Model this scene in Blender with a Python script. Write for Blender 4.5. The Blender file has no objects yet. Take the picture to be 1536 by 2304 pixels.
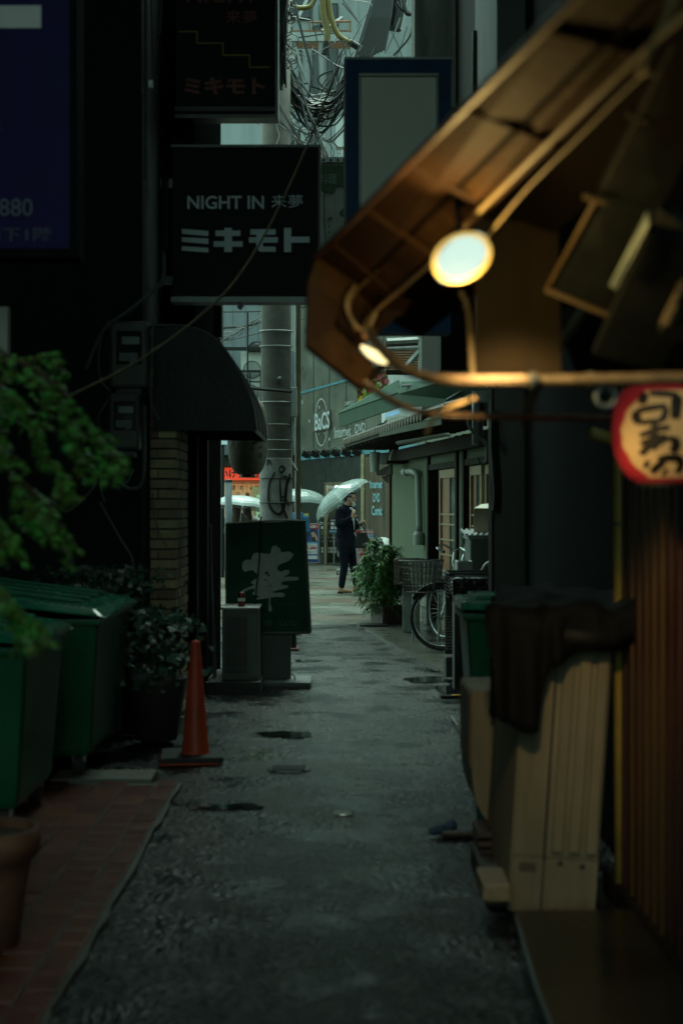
import bpy, bmesh, math, random
from mathutils import Vector, Matrix, Euler, noise
R = math.radians
random.seed(7)
SC = bpy.context.scene
COL = SC.collection
F = 3200.0; CX = 754.0; CY = 1140.0; EYE = 1.5

# ------------------------------------------------------------------ camera
cam = bpy.data.cameras.new('camera'); camo = bpy.data.objects.new('camera', cam); COL.objects.link(camo)
camo.location = (0, 0, EYE); camo.rotation_euler = (R(90), 0, 0)
cam.sensor_fit = 'VERTICAL'; cam.sensor_height = 36; cam.sensor_width = 24; cam.lens = 50
cam.shift_x = 14/2304; cam.shift_y = -12/2304
cam.clip_start = .05; cam.clip_end = 600
cam.dof.use_dof = True; cam.dof.focus_distance = 24.0; cam.dof.aperture_fstop = 2.3
SC.camera = camo
# ------------------------------------------------------------------ sky, sun, exposure
wd = bpy.data.worlds.new('World'); SC.world = wd; wd.use_nodes = True
nt = wd.node_tree; bg = nt.nodes['Background']
sky = nt.nodes.new('ShaderNodeTexSky'); sky.sky_type = 'NISHITA'; sky.sun_disc = False
sky.sun_elevation = R(70); sky.sun_rotation = R(4); sky.air_density = 1.6; sky.dust_density = 4
hs = nt.nodes.new('ShaderNodeHueSaturation'); hs.inputs['Saturation'].default_value = .35
mx = nt.nodes.new('ShaderNodeMix'); mx.data_type = 'RGBA'; mx.blend_type = 'MULTIPLY'; mx.inputs[0].default_value = 1
mx.inputs[7].default_value = (.66, 1.0, .83, 1)
nt.links.new(sky.outputs[0], hs.inputs['Color']); nt.links.new(hs.outputs[0], mx.inputs[6]); nt.links.new(mx.outputs[2], bg.inputs[0])
bg.inputs[1].default_value = .15
sl = bpy.data.lights.new('sun', 'SUN'); sl.energy = .7; sl.angle = R(40); sl.color = (.86, 1, .92)
so = bpy.data.objects.new('sun', sl); COL.objects.link(so); so.rotation_euler = (R(-20), 0, R(-4))
SC.view_settings.view_transform = 'Standard'; SC.view_settings.look = 'None'
SC.view_settings.exposure = 1.2; SC.view_settings.gamma = 1
try:
    SC.cycles.use_denoising = True; SC.cycles.denoiser = 'OPENIMAGEDENOISE'
    SC.cycles.sample_clamp_indirect = 6; SC.cycles.max_bounces = 8; SC.cycles.transparent_max_bounces = 16
    SC.cycles.caustics_reflective = False; SC.cycles.caustics_refractive = False
except Exception: pass

# ------------------------------------------------------------------ helpers
def P(px, py, z): return Vector(((px-CX)/F*z, z, EYE-(py-CY)/F*z))
def zg(py): return F*EYE/(py-CY)                      # depth of a ground point seen at row py
def tag(o, label=None, cat=None, group=None, kind=None):
    if label: o['label'] = label
    if cat: o['category'] = cat
    if group: o['group'] = group
    if kind: o['kind'] = kind
    return o
def thing(name, label, cat, loc=(0,0,0), rz=0, group=None, rot=None):
    o = bpy.data.objects.new(name, None); COL.objects.link(o); o.empty_display_size = .1
    o.location = loc; o.rotation_euler = rot if rot else (0,0,rz)
    return tag(o, label, cat, group)
def link(name, me, mat, parent=None, world=False, smooth=False):
    o = bpy.data.objects.new(name, me); COL.objects.link(o)
    if mat: me.materials.clear(); me.materials.append(mat)
    if parent:
        o.parent = parent
        if world:
            m = Matrix.LocRotScale(parent.location, parent.rotation_euler, None)
            if parent.parent:
                pp = parent.parent; m = Matrix.LocRotScale(pp.location, pp.rotation_euler, None) @ m
            me.transform(m.inverted())
    if smooth:
        for p in me.polygons: p.use_smooth = True
    return o
class MB:
    def __init__(s): s.v = []; s.f = []
    def add(s, vs, fs):
        n = len(s.v); s.v += [Vector(v) for v in vs]; s.f += [tuple(i+n for i in f) for f in fs]; return s
    def box(s, c, d, rot=None):
        c = Vector(c); m = Euler(rot).to_matrix() if rot else Matrix.Identity(3)
        x, y, z = [k/2 for k in d]
        vs = [c + m @ Vector(q) for q in [(-x,-y,-z),(x,-y,-z),(x,y,-z),(-x,y,-z),(-x,-y,z),(x,-y,z),(x,y,z),(-x,y,z)]]
        return s.add(vs, [(0,3,2,1),(4,5,6,7),(0,1,5,4),(1,2,6,5),(2,3,7,6),(3,0,4,7)])
    def bx(s, x0, x1, y0, y1, z0, z1): return s.box(((x0+x1)/2,(y0+y1)/2,(z0+z1)/2), (abs(x1-x0),abs(y1-y0),abs(z1-z0)))
    def plate(s, pts, t):                      # flat polygon given thickness along its normal
        pts = [Vector(p) for p in pts]; n = Vector((0,0,0))
        for i in range(len(pts)): n += pts[i].cross(pts[(i+1) % len(pts)])
        n.normalize(); k = len(pts)
        return s.add(pts + [p + n*t for p in pts], [tuple(range(k))[::-1], tuple(range(k, 2*k))] + [(i,(i+1)%k,(i+1)%k+k,i+k) for i in range(k)])
    def poly(s, pts): return s.add(pts, [tuple(range(len(pts)))])
    def tube(s, pts, r, n=8, cap=True):
        pts = [Vector(p) for p in pts]; k = len(pts); rs = r if isinstance(r, (list, tuple)) else [r]*k
        vs = []; fs = []; up = Vector((0,0,1)); pa = None
        for i, p in enumerate(pts):
            d = (pts[min(i+1,k-1)] - pts[max(i-1,0)])
            if d.length < 1e-9: d = Vector((0,0,1))
            d.normalize()
            if pa is None: pa = d.cross(up if abs(d.z) < .9 else Vector((1,0,0))).normalized()
            else:
                pa = pa - d*pa.dot(d)
                pa = pa.normalized() if pa.length > 1e-6 else d.orthogonal().normalized()
            b = d.cross(pa)
            for j in range(n):
                a = 2*math.pi*j/n; vs.append(p + (pa*math.cos(a) + b*math.sin(a))*rs[i])
        for i in range(k-1):
            for j in range(n):
                fs.append((i*n+j, i*n+(j+1)%n, (i+1)*n+(j+1)%n, (i+1)*n+j))
        if cap: fs.append(tuple(range(n))[::-1]); fs.append(tuple(range((k-1)*n, k*n)))
        return s.add(vs, fs)
    def lathe(s, prof, c=(0,0,0), n=24, rot=None, a0=0, a1=2*math.pi):
        c = Vector(c); m = Euler(rot).to_matrix() if rot else Matrix.Identity(3); vs = []; fs = []
        full = abs(a1-a0-2*math.pi) < 1e-6; q = n if full else n+1
        for r, z in prof:
            for j in range(q):
                a = a0+(a1-a0)*j/n; vs.append(c + m @ Vector((r*math.cos(a), r*math.sin(a), z)))
        for i in range(len(prof)-1):
            for j in range(n):
                k = (j+1) % q; fs.append((i*q+j, i*q+k, (i+1)*q+k, (i+1)*q+j))
        return s.add(vs, fs)
    def build(s, name, mat, parent=None, world=False, smooth=False, bevel=0, angle=None):
        me = bpy.data.meshes.new(name); me.from_pydata([tuple(v) for v in s.v], [], s.f); me.validate(); me.update()
        if bevel:
            bm = bmesh.new(); bm.from_mesh(me)
            bmesh.ops.bevel(bm, geom=[e for e in bm.edges if e.is_manifold and e.calc_face_angle(0) > .5], offset=bevel, segments=2, affect='EDGES', profile=.6, clamp_overlap=True)
            bm.to_mesh(me); bm.free()
        return link(name, me, mat, parent, world, smooth)
def spline(pts, n=8):
    pts = [Vector(p) for p in pts]; out = []
    q = [pts[0]*2-pts[1]] + pts + [pts[-1]*2-pts[-2]]
    for i in range(1, len(q)-2):
        a, b, c, d = q[i-1:i+3]
        for j in range(n):
            t = j/n
            out.append(.5*((2*b) + (c-a)*t + (2*a-5*b+4*c-d)*t*t + (3*b-a-3*c+d)*t**3))
    out.append(pts[-1]); return out
def sag(a, b, s, n=12):
    a, b = Vector(a), Vector(b)
    return [a.lerp(b, i/n) - Vector((0,0,s*4*(i/n)*(1-i/n))) for i in range(n+1)]
# --- materials
MATS = {}; EK = .10
def M(name, col, rough=.6, metal=0, var=.25, scale=6, bump=.15, bscale=40, emit=0, ecol=None, streak=False, island=0, spec=.5, trans=0, alpha=1, coat=0):
    if name in MATS: return MATS[name]
    m = bpy.data.materials.new(name); MATS[name] = m; m.use_nodes = True
    nt = m.node_tree; b = nt.nodes['Principled BSDF']; L = nt.links.new
    tc = nt.nodes.new('ShaderNodeTexCoord'); mp = nt.nodes.new('ShaderNodeMapping'); L(tc.outputs['Object'], mp.inputs[0])
    if streak: mp.inputs['Scale'].default_value = (1, 1, .12)
    nz = nt.nodes.new('ShaderNodeTexNoise'); nz.inputs['Scale'].default_value = scale; nz.inputs['Detail'].default_value = 6; nz.inputs['Roughness'].default_value = .65
    L(mp.outputs[0], nz.inputs['Vector'])
    rp = nt.nodes.new('ShaderNodeMapRange'); rp.inputs[1].default_value = .3; rp.inputs[2].default_value = .7
    rp.inputs[3].default_value = 1-var; rp.inputs[4].default_value = 1+var; L(nz.outputs[0], rp.inputs[0])
    hv = nt.nodes.new('ShaderNodeHueSaturation'); hv.inputs['Color'].default_value = (*col, 1); L(rp.outputs[0], hv.inputs['Value'])
    out = hv.outputs[0]
    if island:
        ge = nt.nodes.new('ShaderNodeNewGeometry'); r2 = nt.nodes.new('ShaderNodeMapRange')
        r2.inputs[3].default_value = 1-island; r2.inputs[4].default_value = 1+island; L(ge.outputs['Random Per Island'], r2.inputs[0])
        h2 = nt.nodes.new('ShaderNodeHueSaturation'); L(out, h2.inputs['Color']); L(r2.outputs[0], h2.inputs['Value'])
        r3 = nt.nodes.new('ShaderNodeMapRange'); r3.inputs[3].default_value = .5-island*.08; r3.inputs[4].default_value = .5+island*.08
        L(ge.outputs['Random Per Island'], r3.inputs[0]); L(r3.outputs[0], h2.inputs['Hue']); out = h2.outputs[0]
    L(out, b.inputs['Base Color'])
    rr = nt.nodes.new('ShaderNodeMapRange'); rr.inputs[3].default_value = max(.03, rough-.12); rr.inputs[4].default_value = min(1, rough+.12)
    L(nz.outputs[0], rr.inputs[0]); L(rr.outputs[0], b.inputs['Roughness'])
    b.inputs['Metallic'].default_value = metal; b.inputs['Specular IOR Level'].default_value = spec
    b.inputs['Transmission Weight'].default_value = trans; b.inputs['Alpha'].default_value = alpha; b.inputs['Coat Weight'].default_value = coat
    if bump:
        n2 = nt.nodes.new('ShaderNodeTexNoise'); n2.inputs['Scale'].default_value = bscale; n2.inputs['Detail'].default_value = 4; L(mp.outputs[0], n2.inputs['Vector'])
        bp = nt.nodes.new('ShaderNodeBump'); bp.inputs['Strength'].default_value = bump; bp.inputs['Distance'].default_value = .01
        L(n2.outputs[0], bp.inputs['Height']); L(bp.outputs[0], b.inputs['Normal'])
    if emit:
        b.inputs['Emission Color'].default_value = (*(ecol or col), 1); b.inputs['Emission Strength'].default_value = emit*EK
    return m
# --- writing
def glyphs(body, bold=0, res=3):
    c = bpy.data.curves.new('t', 'FONT'); c.body = body; c.resolution_u = res; c.offset = bold
    o = bpy.data.objects.new('t', c); COL.objects.link(o)
    dg = bpy.context.evaluated_depsgraph_get(); me = bpy.data.meshes.new_from_object(o.evaluated_get(dg))
    vs = [Vector(v.co) for v in me.vertices]; fs = [tuple(p.vertices) for p in me.polygons]
    bpy.data.objects.remove(o); bpy.data.curves.remove(c); bpy.data.meshes.remove(me)
    x0 = min(v.x for v in vs); x1 = max(v.x for v in vs); y0 = min(v.y for v in vs); y1 = max(v.y for v in vs)
    return [((v.x-x0)/(x1-x0), (v.y-y0)/(y1-y0)) for v in vs], fs
def text(body, bl, br, tl, mat, parent, bold=0, world=True, off=.004, name='lettering', fn=None):
    uv, fs = glyphs(body, bold); mb = MB()
    bl = Vector(bl) if not fn else None
    if fn: mb.add([fn(u, v) for u, v in uv], fs)
    else:
        ex = Vector(br)-bl; ey = Vector(tl)-bl; n = ex.cross(ey).normalized()
        if n.y > 0: n = -n
        mb.add([bl + ex*u + ey*v + n*off for u, v in uv], fs)
    return mb.build(name, mat, parent, world)
def flat(mb, pts2, fn, off=0):    # polygon from 2D points through a placing function
    mb.poly([fn(*p) for p in pts2])
# --- blobs fused into one surface
def fuse(name, prims, mat, parent, voxel=.012, smooth=4):
    mb = MB()
    for p in prims:
        if p[0] == 'c':                      # tapered capsule chain
            pts, rs = [Vector(q) for q in p[1]], p[2]; fl = p[3] if len(p) > 3 else None
            seg = []
            a, b = pts[0], pts[-1]
            d0 = (pts[0]-pts[1]).normalized()*rs[0]; d1 = (pts[-1]-pts[-2]).normalized()*rs[-1]
            P2 = [pts[0]+d0*.98, pts[0]+d0*.7] + pts + [pts[-1]+d1*.7, pts[-1]+d1*.98]
            R2 = [rs[0]*.2, rs[0]*.72] + list(rs) + [rs[-1]*.72, rs[-1]*.2]
            n0 = len(mb.v); mb.tube(P2, R2, 14)
            if fl:                            # squash about the chain: (axis vector, factor)
                ax = Vector(fl[0]).normalized(); ctr = sum(pts, Vector())/len(pts)
                for i in range(n0, len(mb.v)): mb.v[i] -= ax*(mb.v[i]-ctr).dot(ax)*(1-fl[1])
        else:                                 # ellipsoid: centre, radii, rot
            c, rr = Vector(p[1]), p[2]; rot = p[3] if len(p) > 3 else None
            prof = [(max(.02, math.sin(math.pi*i/10)), -math.cos(math.pi*i/10)) for i in range(11)]
            t = MB(); t.lathe(prof, n=16); t.f += [tuple(range(16))[::-1], tuple(range(160, 176))]
            m = Euler(rot).to_matrix() if rot else Matrix.Identity(3)
            mb.add([c + m @ Vector((v.x*rr[0], v.y*rr[1], v.z*rr[2])) for v in t.v], t.f)
    me = bpy.data.meshes.new(name); me.from_pydata([tuple(v) for v in mb.v], [], mb.f); me.update()
    bm = bmesh.new(); bm.from_mesh(me); bmesh.ops.recalc_face_normals(bm, faces=bm.faces[:]); bm.to_mesh(me); bm.free()
    o = bpy.data.objects.new('tmp', me); COL.objects.link(o)
    r = o.modifiers.new('r', 'REMESH'); r.mode = 'VOXEL'; r.voxel_size = voxel
    s = o.modifiers.new('s', 'SMOOTH'); s.iterations = smooth; s.factor = .5
    dg = bpy.context.evaluated_depsgraph_get(); m2 = bpy.data.meshes.new_from_object(o.evaluated_get(dg))
    bpy.data.objects.remove(o); m2.name = name
    return link(name, m2, mat, parent, False, True)
def copy_tree(o, parent=None):
    c = o.copy(); COL.objects.link(c)
    if parent: c.parent = parent
    for ch in list(o.children): copy_tree(ch, c)
    return c

# --- material set
asph = M('wet_asphalt', (.008,.0098,.0096), .36, var=.35, scale=3, bump=.0, spec=.5)
def tune_asphalt(m):
    nt = m.node_tree; L = nt.links.new; b = nt.nodes['Principled BSDF']
    tc = nt.nodes.new('ShaderNodeTexCoord')
    v = nt.nodes.new('ShaderNodeTexVoronoi'); v.inputs['Scale'].default_value = 110; L(tc.outputs['Object'], v.inputs[0])
    n = nt.nodes.new('ShaderNodeTexNoise'); n.inputs['Scale'].default_value = 22; n.inputs['Detail'].default_value = 8; L(tc.outputs['Object'], n.inputs[0])
    ad = nt.nodes.new('ShaderNodeMath'); ad.operation = 'MULTIPLY_ADD'; ad.inputs[1].default_value = .7; L(n.outputs[0], ad.inputs[0])
    v3 = nt.nodes.new('ShaderNodeTexVoronoi'); v3.inputs['Scale'].default_value = 34; L(tc.outputs['Object'], v3.inputs[0])
    a3 = nt.nodes.new('ShaderNodeMath'); a3.operation = 'MULTIPLY_ADD'; a3.inputs[1].default_value = 2.2; L(v3.outputs[0], a3.inputs[0]); L(v.outputs[0], a3.inputs[2]); L(a3.outputs[0], ad.inputs[2])
    bp = nt.nodes.new('ShaderNodeBump'); bp.inputs['Strength'].default_value = 1; bp.inputs['Distance'].default_value = .0042
    un = nt.nodes.new('ShaderNodeTexNoise'); un.inputs['Scale'].default_value = 3.2; un.inputs['Detail'].default_value = 5; L(tc.outputs['Object'], un.inputs[0])
    ub = nt.nodes.new('ShaderNodeBump'); ub.inputs['Strength'].default_value = 1; ub.inputs['Distance'].default_value = .01; L(un.outputs[0], ub.inputs['Height'])
    L(ub.outputs[0], bp.inputs['Normal'])
    L(ad.outputs[0], bp.inputs['Height']); L(bp.outputs[0], b.inputs['Normal'])
    v2 = nt.nodes.new('ShaderNodeTexVoronoi'); v2.inputs['Scale'].default_value = 62; L(tc.outputs['Object'], v2.inputs[0])
    bw = nt.nodes.new('ShaderNodeSeparateColor'); L(v2.outputs['Color'], bw.inputs[0])
    mr = nt.nodes.new('ShaderNodeMapRange'); mr.inputs[3].default_value = .45; mr.inputs[4].default_value = 1.7; L(bw.outputs[0], mr.inputs[0])
    old = b.inputs['Base Color'].links[0].from_socket; hv = nt.nodes.new('ShaderNodeHueSaturation'); L(old, hv.inputs['Color']); L(mr.outputs[0], hv.inputs['Value']); L(hv.outputs[0], b.inputs['Base Color'])
    # wet film: large patches where the water lies smoother
    w = nt.nodes.new('ShaderNodeTexNoise'); w.inputs['Scale'].default_value = 1.4; w.inputs['Detail'].default_value = 6; L(tc.outputs['Object'], w.inputs[0])
    cr = nt.nodes.new('ShaderNodeMapRange'); cr.inputs[1].default_value = .3; cr.inputs[2].default_value = .72; cr.inputs[3].default_value = .4; cr.inputs[4].default_value = .14
    L(w.outputs[0], cr.inputs[0])
    wm = nt.nodes.new('ShaderNodeMapRange'); wm.inputs[1].default_value = .47; wm.inputs[2].default_value = .62; wm.inputs[3].default_value = 1; wm.inputs[4].default_value = .5
    w2 = nt.nodes.new('ShaderNodeTexNoise'); w2.inputs['Scale'].default_value = 2.4; w2.inputs['Detail'].default_value = 8; w2.inputs['Roughness'].default_value = .6; L(tc.outputs['Object'], w2.inputs[0])
    L(w2.outputs[0], wm.inputs[0]); L(wm.outputs[0], bp.inputs['Strength'])
    rm = nt.nodes.new('ShaderNodeMath'); rm.operation = 'MULTIPLY'; L(cr.outputs[0], rm.inputs[0]); L(wm.outputs[0], rm.inputs[1])
    jr_ = nt.nodes.new('ShaderNodeMath'); jr_.operation = 'MULTIPLY_ADD'; jr_.inputs[1].default_value = .12; L(bw.outputs[1], jr_.inputs[0]); L(rm.outputs[0], jr_.inputs[2])
    jr2 = nt.nodes.new('ShaderNodeMath'); jr2.operation = 'SUBTRACT'; jr2.inputs[1].default_value = .03; L(jr_.outputs[0], jr2.inputs[0]); L(jr2.outputs[0], b.inputs['Roughness'])
tune_asphalt(asph)
conc = M('concrete', (.14,.14,.125), .7, var=.35, scale=5, bump=.3, bscale=30)
concwet = M('wet_concrete', (.06,.06,.048), .3, var=.45, scale=4, bump=.25, bscale=25)
polec = M('pole_concrete', (.15,.14,.12), .75, var=.25, scale=9, bump=.2, bscale=60)
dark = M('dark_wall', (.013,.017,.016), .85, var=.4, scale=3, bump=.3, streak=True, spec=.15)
darkwood = M('dark_wood', (.018,.014,.010), .75, var=.4, scale=7, bump=.3, streak=True, spec=.2)
blackm = M('black_metal', (.015,.016,.016), .35, metal=.4, bump=.05)
blackp = M('black_plastic', (.012,.013,.013), .4, bump=.1)
rubber = M('rubber', (.02,.02,.02), .7)
chrome = M('chrome', (.5,.52,.52), .2, metal=1, bump=.02)
steel = M('galvanised_steel', (.3,.32,.31), .45, metal=.7, var=.3)
greyp = M('grey_paint', (.3,.32,.31), .55, var=.3, streak=True)
palep = M('pale_paint', (.62,.66,.64), .55, var=.2, streak=True)
rustm = M('rusty_steel', (.28,.15,.08), .75, var=.5, scale=14)
white = M('white_paint', (.72,.74,.72), .5, var=.1)
letterw = M('letter_white', (.62,.68,.7), .6, var=.1, bump=0)
letterdim = M('letter_faded', (.24,.08,.07), .7, var=.3, bump=0)
cable = M('cable_black', (.02,.022,.02), .35, bump=.05)
cableg = M('cable_grey', (.16,.18,.17), .5, bump=.05)
yellowp = M('yellow_sleeve', (.26,.2,.05), .5)
greenpl = M('green_plastic', (.003,.085,.038), .4, spec=.3, var=.25, scale=4, bump=.1, bscale=12)
greenlid = M('green_lid', (.004,.13,.075), .25, var=.25, scale=6, bump=.12, bscale=9)
leafm = M('leaf_green', (.07,.17,.04), .4, var=.3, island=.5, bump=0)
leafy = M('maple_leaf', (.065,.2,.03), .55, var=.3, scale=2.5, island=.5, bump=0)
leafd = M('ivy_leaf', (.015,.05,.028), .5, var=.3, island=.5, bump=0)
terra = M('terracotta', (.12,.055,.035), .6, var=.4, scale=9)
wood = M('cedar_board', (.066,.032,.011), .75, spec=.15, var=.55, scale=7, bump=.5, bscale=25)
woodd = M('dark_cedar', (.045,.021,.009), .75, spec=.2, var=.35, scale=5, bump=.3, bscale=25)
beige = M('beige_enamel', (.17,.15,.1), .6, var=.4, scale=5, bump=.12, streak=True, spec=.25)
greenwall = M('green_stucco', (.105,.14,.085), .8, var=.15, scale=4, bump=.4, bscale=120, streak=True)
pipew = M('pipe_plastic', (.25,.29,.25), .4, var=.12)
glassw = M('frosted_glass', (.35,.4,.38), .25, var=.1)
skin = M('skin', (.42,.25,.17), .5, var=.08, bump=.02)
suit = M('navy_suit', (.007,.009,.015), .9, spec=.08, var=.2, bump=.2, bscale=200)
hairm = M('black_hair', (.012,.01,.009), .4, var=.3, bump=.4, bscale=60)
shirt = M('white_shirt', (.6,.65,.68), .7)
shoe = M('tan_leather', (.24,.13,.06), .35)

# ================================================================== ground
def sheet(name, pts, z, mat, label=None):
    o = MB().poly([(x, y, z) for x, y in pts]).build(name, mat); return tag(o, kind='structure')
sheet('ground', [(-60,-60),(60,-60),(60,140),(-60,140)], 0, asph)
# crossing street: interlocking pavers
def paver_mat():
    m = bpy.data.materials.new('street_pavers'); m.use_nodes = True; nt = m.node_tree; L = nt.links.new; b = nt.nodes['Principled BSDF']
    tc = nt.nodes.new('ShaderNodeTexCoord'); mp = nt.nodes.new('ShaderNodeMapping'); mp.inputs['Rotation'].default_value = (0,0,R(12)); L(tc.outputs['Object'], mp.inputs[0])
    br = nt.nodes.new('ShaderNodeTexBrick'); br.inputs['Scale'].default_value = 1; br.inputs['Brick Width'].default_value = .22; br.inputs['Row Height'].default_value = .22
    br.inputs['Mortar Size'].default_value = .009; br.inputs['Mortar Smooth'].default_value = .3
    br.inputs['Color1'].default_value = (.135,.14,.108,1); br.inputs['Color2'].default_value = (.085,.092,.075,1); br.inputs['Mortar'].default_value = (.02,.02,.018,1)
    L(mp.outputs[0], br.inputs['Vector'])
    sp = nt.nodes.new('ShaderNodeSeparateXYZ'); L(mp.outputs[0], sp.inputs[0])
    pp = nt.nodes.new('ShaderNodeMath'); pp.operation = 'PINGPONG'; pp.inputs[1].default_value = 1.7; L(sp.outputs[1], pp.inputs[0])
    nz = nt.nodes.new('ShaderNodeTexNoise'); nz.inputs['Scale'].default_value = 2; L(mp.outputs[0], nz.inputs[0])
    ad = nt.nodes.new('ShaderNodeMath'); ad.operation = 'ADD'; L(pp.outputs[0], ad.inputs[0]); L(nz.outputs[0], ad.inputs[1])
    gt = nt.nodes.new('ShaderNodeMapRange'); gt.inputs[1].default_value = 1.65; gt.inputs[2].default_value = 1.75; L(ad.outputs[0], gt.inputs[0])
    mxx = nt.nodes.new('ShaderNodeMix'); mxx.data_type = 'RGBA'; mxx.inputs[7].default_value = (.085,.035,.02,1); L(br.outputs[0], mxx.inputs[6])
    m2 = nt.nodes.new('ShaderNodeMath'); m2.operation = 'MULTIPLY'; m2.inputs[1].default_value = .6; L(gt.outputs[0], m2.inputs[0]); L(m2.outputs[0], mxx.inputs[0])
    L(mxx.outputs[2], b.inputs['Base Color'])
    n3 = nt.nodes.new('ShaderNodeTexNoise'); n3.inputs['Scale'].default_value = 1.2; n3.inputs['Detail'].default_value = 4; L(mp.outputs[0], n3.inputs[0])
    rr = nt.nodes.new('ShaderNodeMapRange'); rr.inputs[1].default_value = .35; rr.inputs[2].default_value = .65; rr.inputs[3].default_value = .22; rr.inputs[4].default_value = .5; L(n3.outputs[0], rr.inputs[0]); L(rr.outputs[0], b.inputs['Roughness'])
    bp = nt.nodes.new('ShaderNodeBump'); bp.invert = True; bp.inputs['Strength'].default_value = .8; bp.inputs['Distance'].default_value = .01; L(br.outputs['Fac'], bp.inputs['Height'])
    b2 = nt.nodes.new('ShaderNodeBump'); b2.inputs['Strength'].default_value = .3; b2.inputs['Distance'].default_value = .02
    n4 = nt.nodes.new('ShaderNodeTexNoise'); n4.inputs['Scale'].default_value = 7; L(mp.outputs[0], n4.inputs[0]); L(n4.outputs[0], b2.inputs['Height'])
    L(bp.outputs[0], b2.inputs['Normal']); L(b2.outputs[0], b.inputs['Normal'])
    return m
sheet('street_paving', [(-30,17.2),(-1.2,17.6),(.27,18.1),(.55,18.25),(30,22),(30,90),(-30,90)], .004, paver_mat())
# wet concrete apron on the right, broken slab edge
edge = [(.27,18.1),(.42,16.9),(.57,15.7),(.74,14.5),(.89,13.3),(1.0,12.4),(1.12,11.6)]
mb = MB(); e2 = []
for i in range(len(edge)-1):
    for t in (0,.25,.5,.75):
        x = edge[i][0]*(1-t)+edge[i+1][0]*t + random.uniform(-.022,.022); y = edge[i][1]*(1-t)+edge[i+1][1]*t; e2.append((x,y))
pts = [(x,y,.028) for x,y in e2] + [(2.9,11.2,.028),(2.9,18.9,.028),(.5,18.6,.028)]
mb.plate([Vector(p) for p in pts], -.026)
tag(mb.build('pavement', concwet), kind='structure')
# joints in the apron
# brick paving on the near left
mb = MB(); mo = MB()
tiles = [(-.84,.10)]
for col in range(9):
    w = .10 if col == 0 else .15
    xr = -.84 if col == 0 else -.84-.107-(col-1)*.157
    for k in range(30):
        y0 = 3.2 + k*.157 + (.05 if col % 2 else 0)
        if y0 > 7.45: continue
        cx = xr-w/2 + random.uniform(-.003,.003)
        mb.box((cx, y0+.075, .022+random.uniform(-.003,.003)), (w-.004, .147, .03), (random.uniform(-.012,.012), random.uniform(-.012,.012), random.uniform(-.02,.02)))
brickp = M('paving_brick', (.1,.024,.012), .4, var=.35, scale=12, island=.18, bump=.35, bscale=30)
tag(mb.build('brick_paving', brickp, bevel=.004), kind='structure')
ed = []
for k in range(30):
    y = 3.1+k*.155; ed.append((-.822+random.uniform(-.012,.014), y))
mo = MB(); pts = [Vector((x,y,.026)) for x,y in ed] + [Vector((-2.4,7.55,.026)), Vector((-2.4,3.1,.026))]
mo.plate(pts, -.024)
tag(mo.build('paving_mortar', M('mortar', (.075,.072,.06), .6, var=.4, scale=20, bump=.6, bscale=50)), kind='structure')
# slab at the end of the bricks
tag(MB().bx(-1.52,-.98,7.58,7.86,.004,.05).build('concrete_slab', conc, bevel=.008), 'small grey concrete slab at the far end of the brick paving', 'slab')
# right hand step of smooth wet concrete in the foreground
stepm = M('step_concrete', (.022,.019,.012), .22, var=.5, scale=3, bump=.2, bscale=18)
tag(MB().plate([Vector((.57,3.0,.09)),Vector((2.6,3.0,.09)),Vector((2.6,5.02,.09)),Vector((.62,4.98,.09)),Vector((.585,4.2,.09))], -.085).build('step', stepm, bevel=.01), kind='structure')
# puddles, iron covers
water = M('puddle_water', (.006,.008,.007), .06, var=.1, bump=.08, bscale=6, spec=.6)
def puddle(px, py, wpx, hpx, label, mat=water, name='puddle', seed=0):
    z0 = zg(py); c = P(px, py, z0); w = wpx/2/F*z0; h = (zg(py-hpx/2)-zg(py+hpx/2))/2
    mb = MB(); n = 26
    pts = []
    for i in range(n):
        a = 2*math.pi*i/n; k = 1+.28*noise.noise(Vector((math.cos(a)*1.3+seed*3, math.sin(a)*1.3, seed)))*2
        pts.append((c.x+w*k*math.cos(a), c.y+h*k*math.sin(a), .006))
    mb.poly(pts); o = mb.build(name, mat); tag(o, kind='structure')
puddle(970,1530,140,12,'', seed=1); puddle(1015,1552,70,22,'', seed=2); puddle(985,1507,75,10,'', seed=3)
puddle(640,1654,120,18,'', seed=4); puddle(690,1487,60,6,'', seed=6); puddle(520,1818,150,14,'', seed=7)
puddle(855,1378,70,5,'', seed=9)
def cover(px, py, wpx, hpx, mat, label, name='manhole_cover'):
    z0 = zg(py); c = P(px, py, z0); w = wpx/2/F*z0; h = (zg(py-hpx/2)-zg(py+hpx/2))/2
    r = thing(name, label, 'manhole cover', (c.x, c.y, .004))
    mb = MB(); mb.lathe([(0.001,.006),(.9,.006),(1,.004),(1,0)], n=32)
    for v in mb.v: v.x *= w; v.y *= h
    mb.build('plate', mat, r)
    g = MB()
    for k in range(-3, 4): g.bx(-w*.75, w*.75, k*h*.2-.006, k*h*.2+.006, .006, .012)
    g.build('grip_pattern', mat, r)
iron = M('cast_iron', (.008,.009,.009), .55, metal=.3, bump=.4)
cover(650, 1733, 100, 17, iron, 'round black iron cover set in the asphalt beside the traffic cone')
cover(772, 1834, 46, 8, M('bright_plate', (.35,.38,.33), .3, metal=.6), 'small pale metal cover shining in the middle of the wet asphalt', 'valve_cover')
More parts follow.
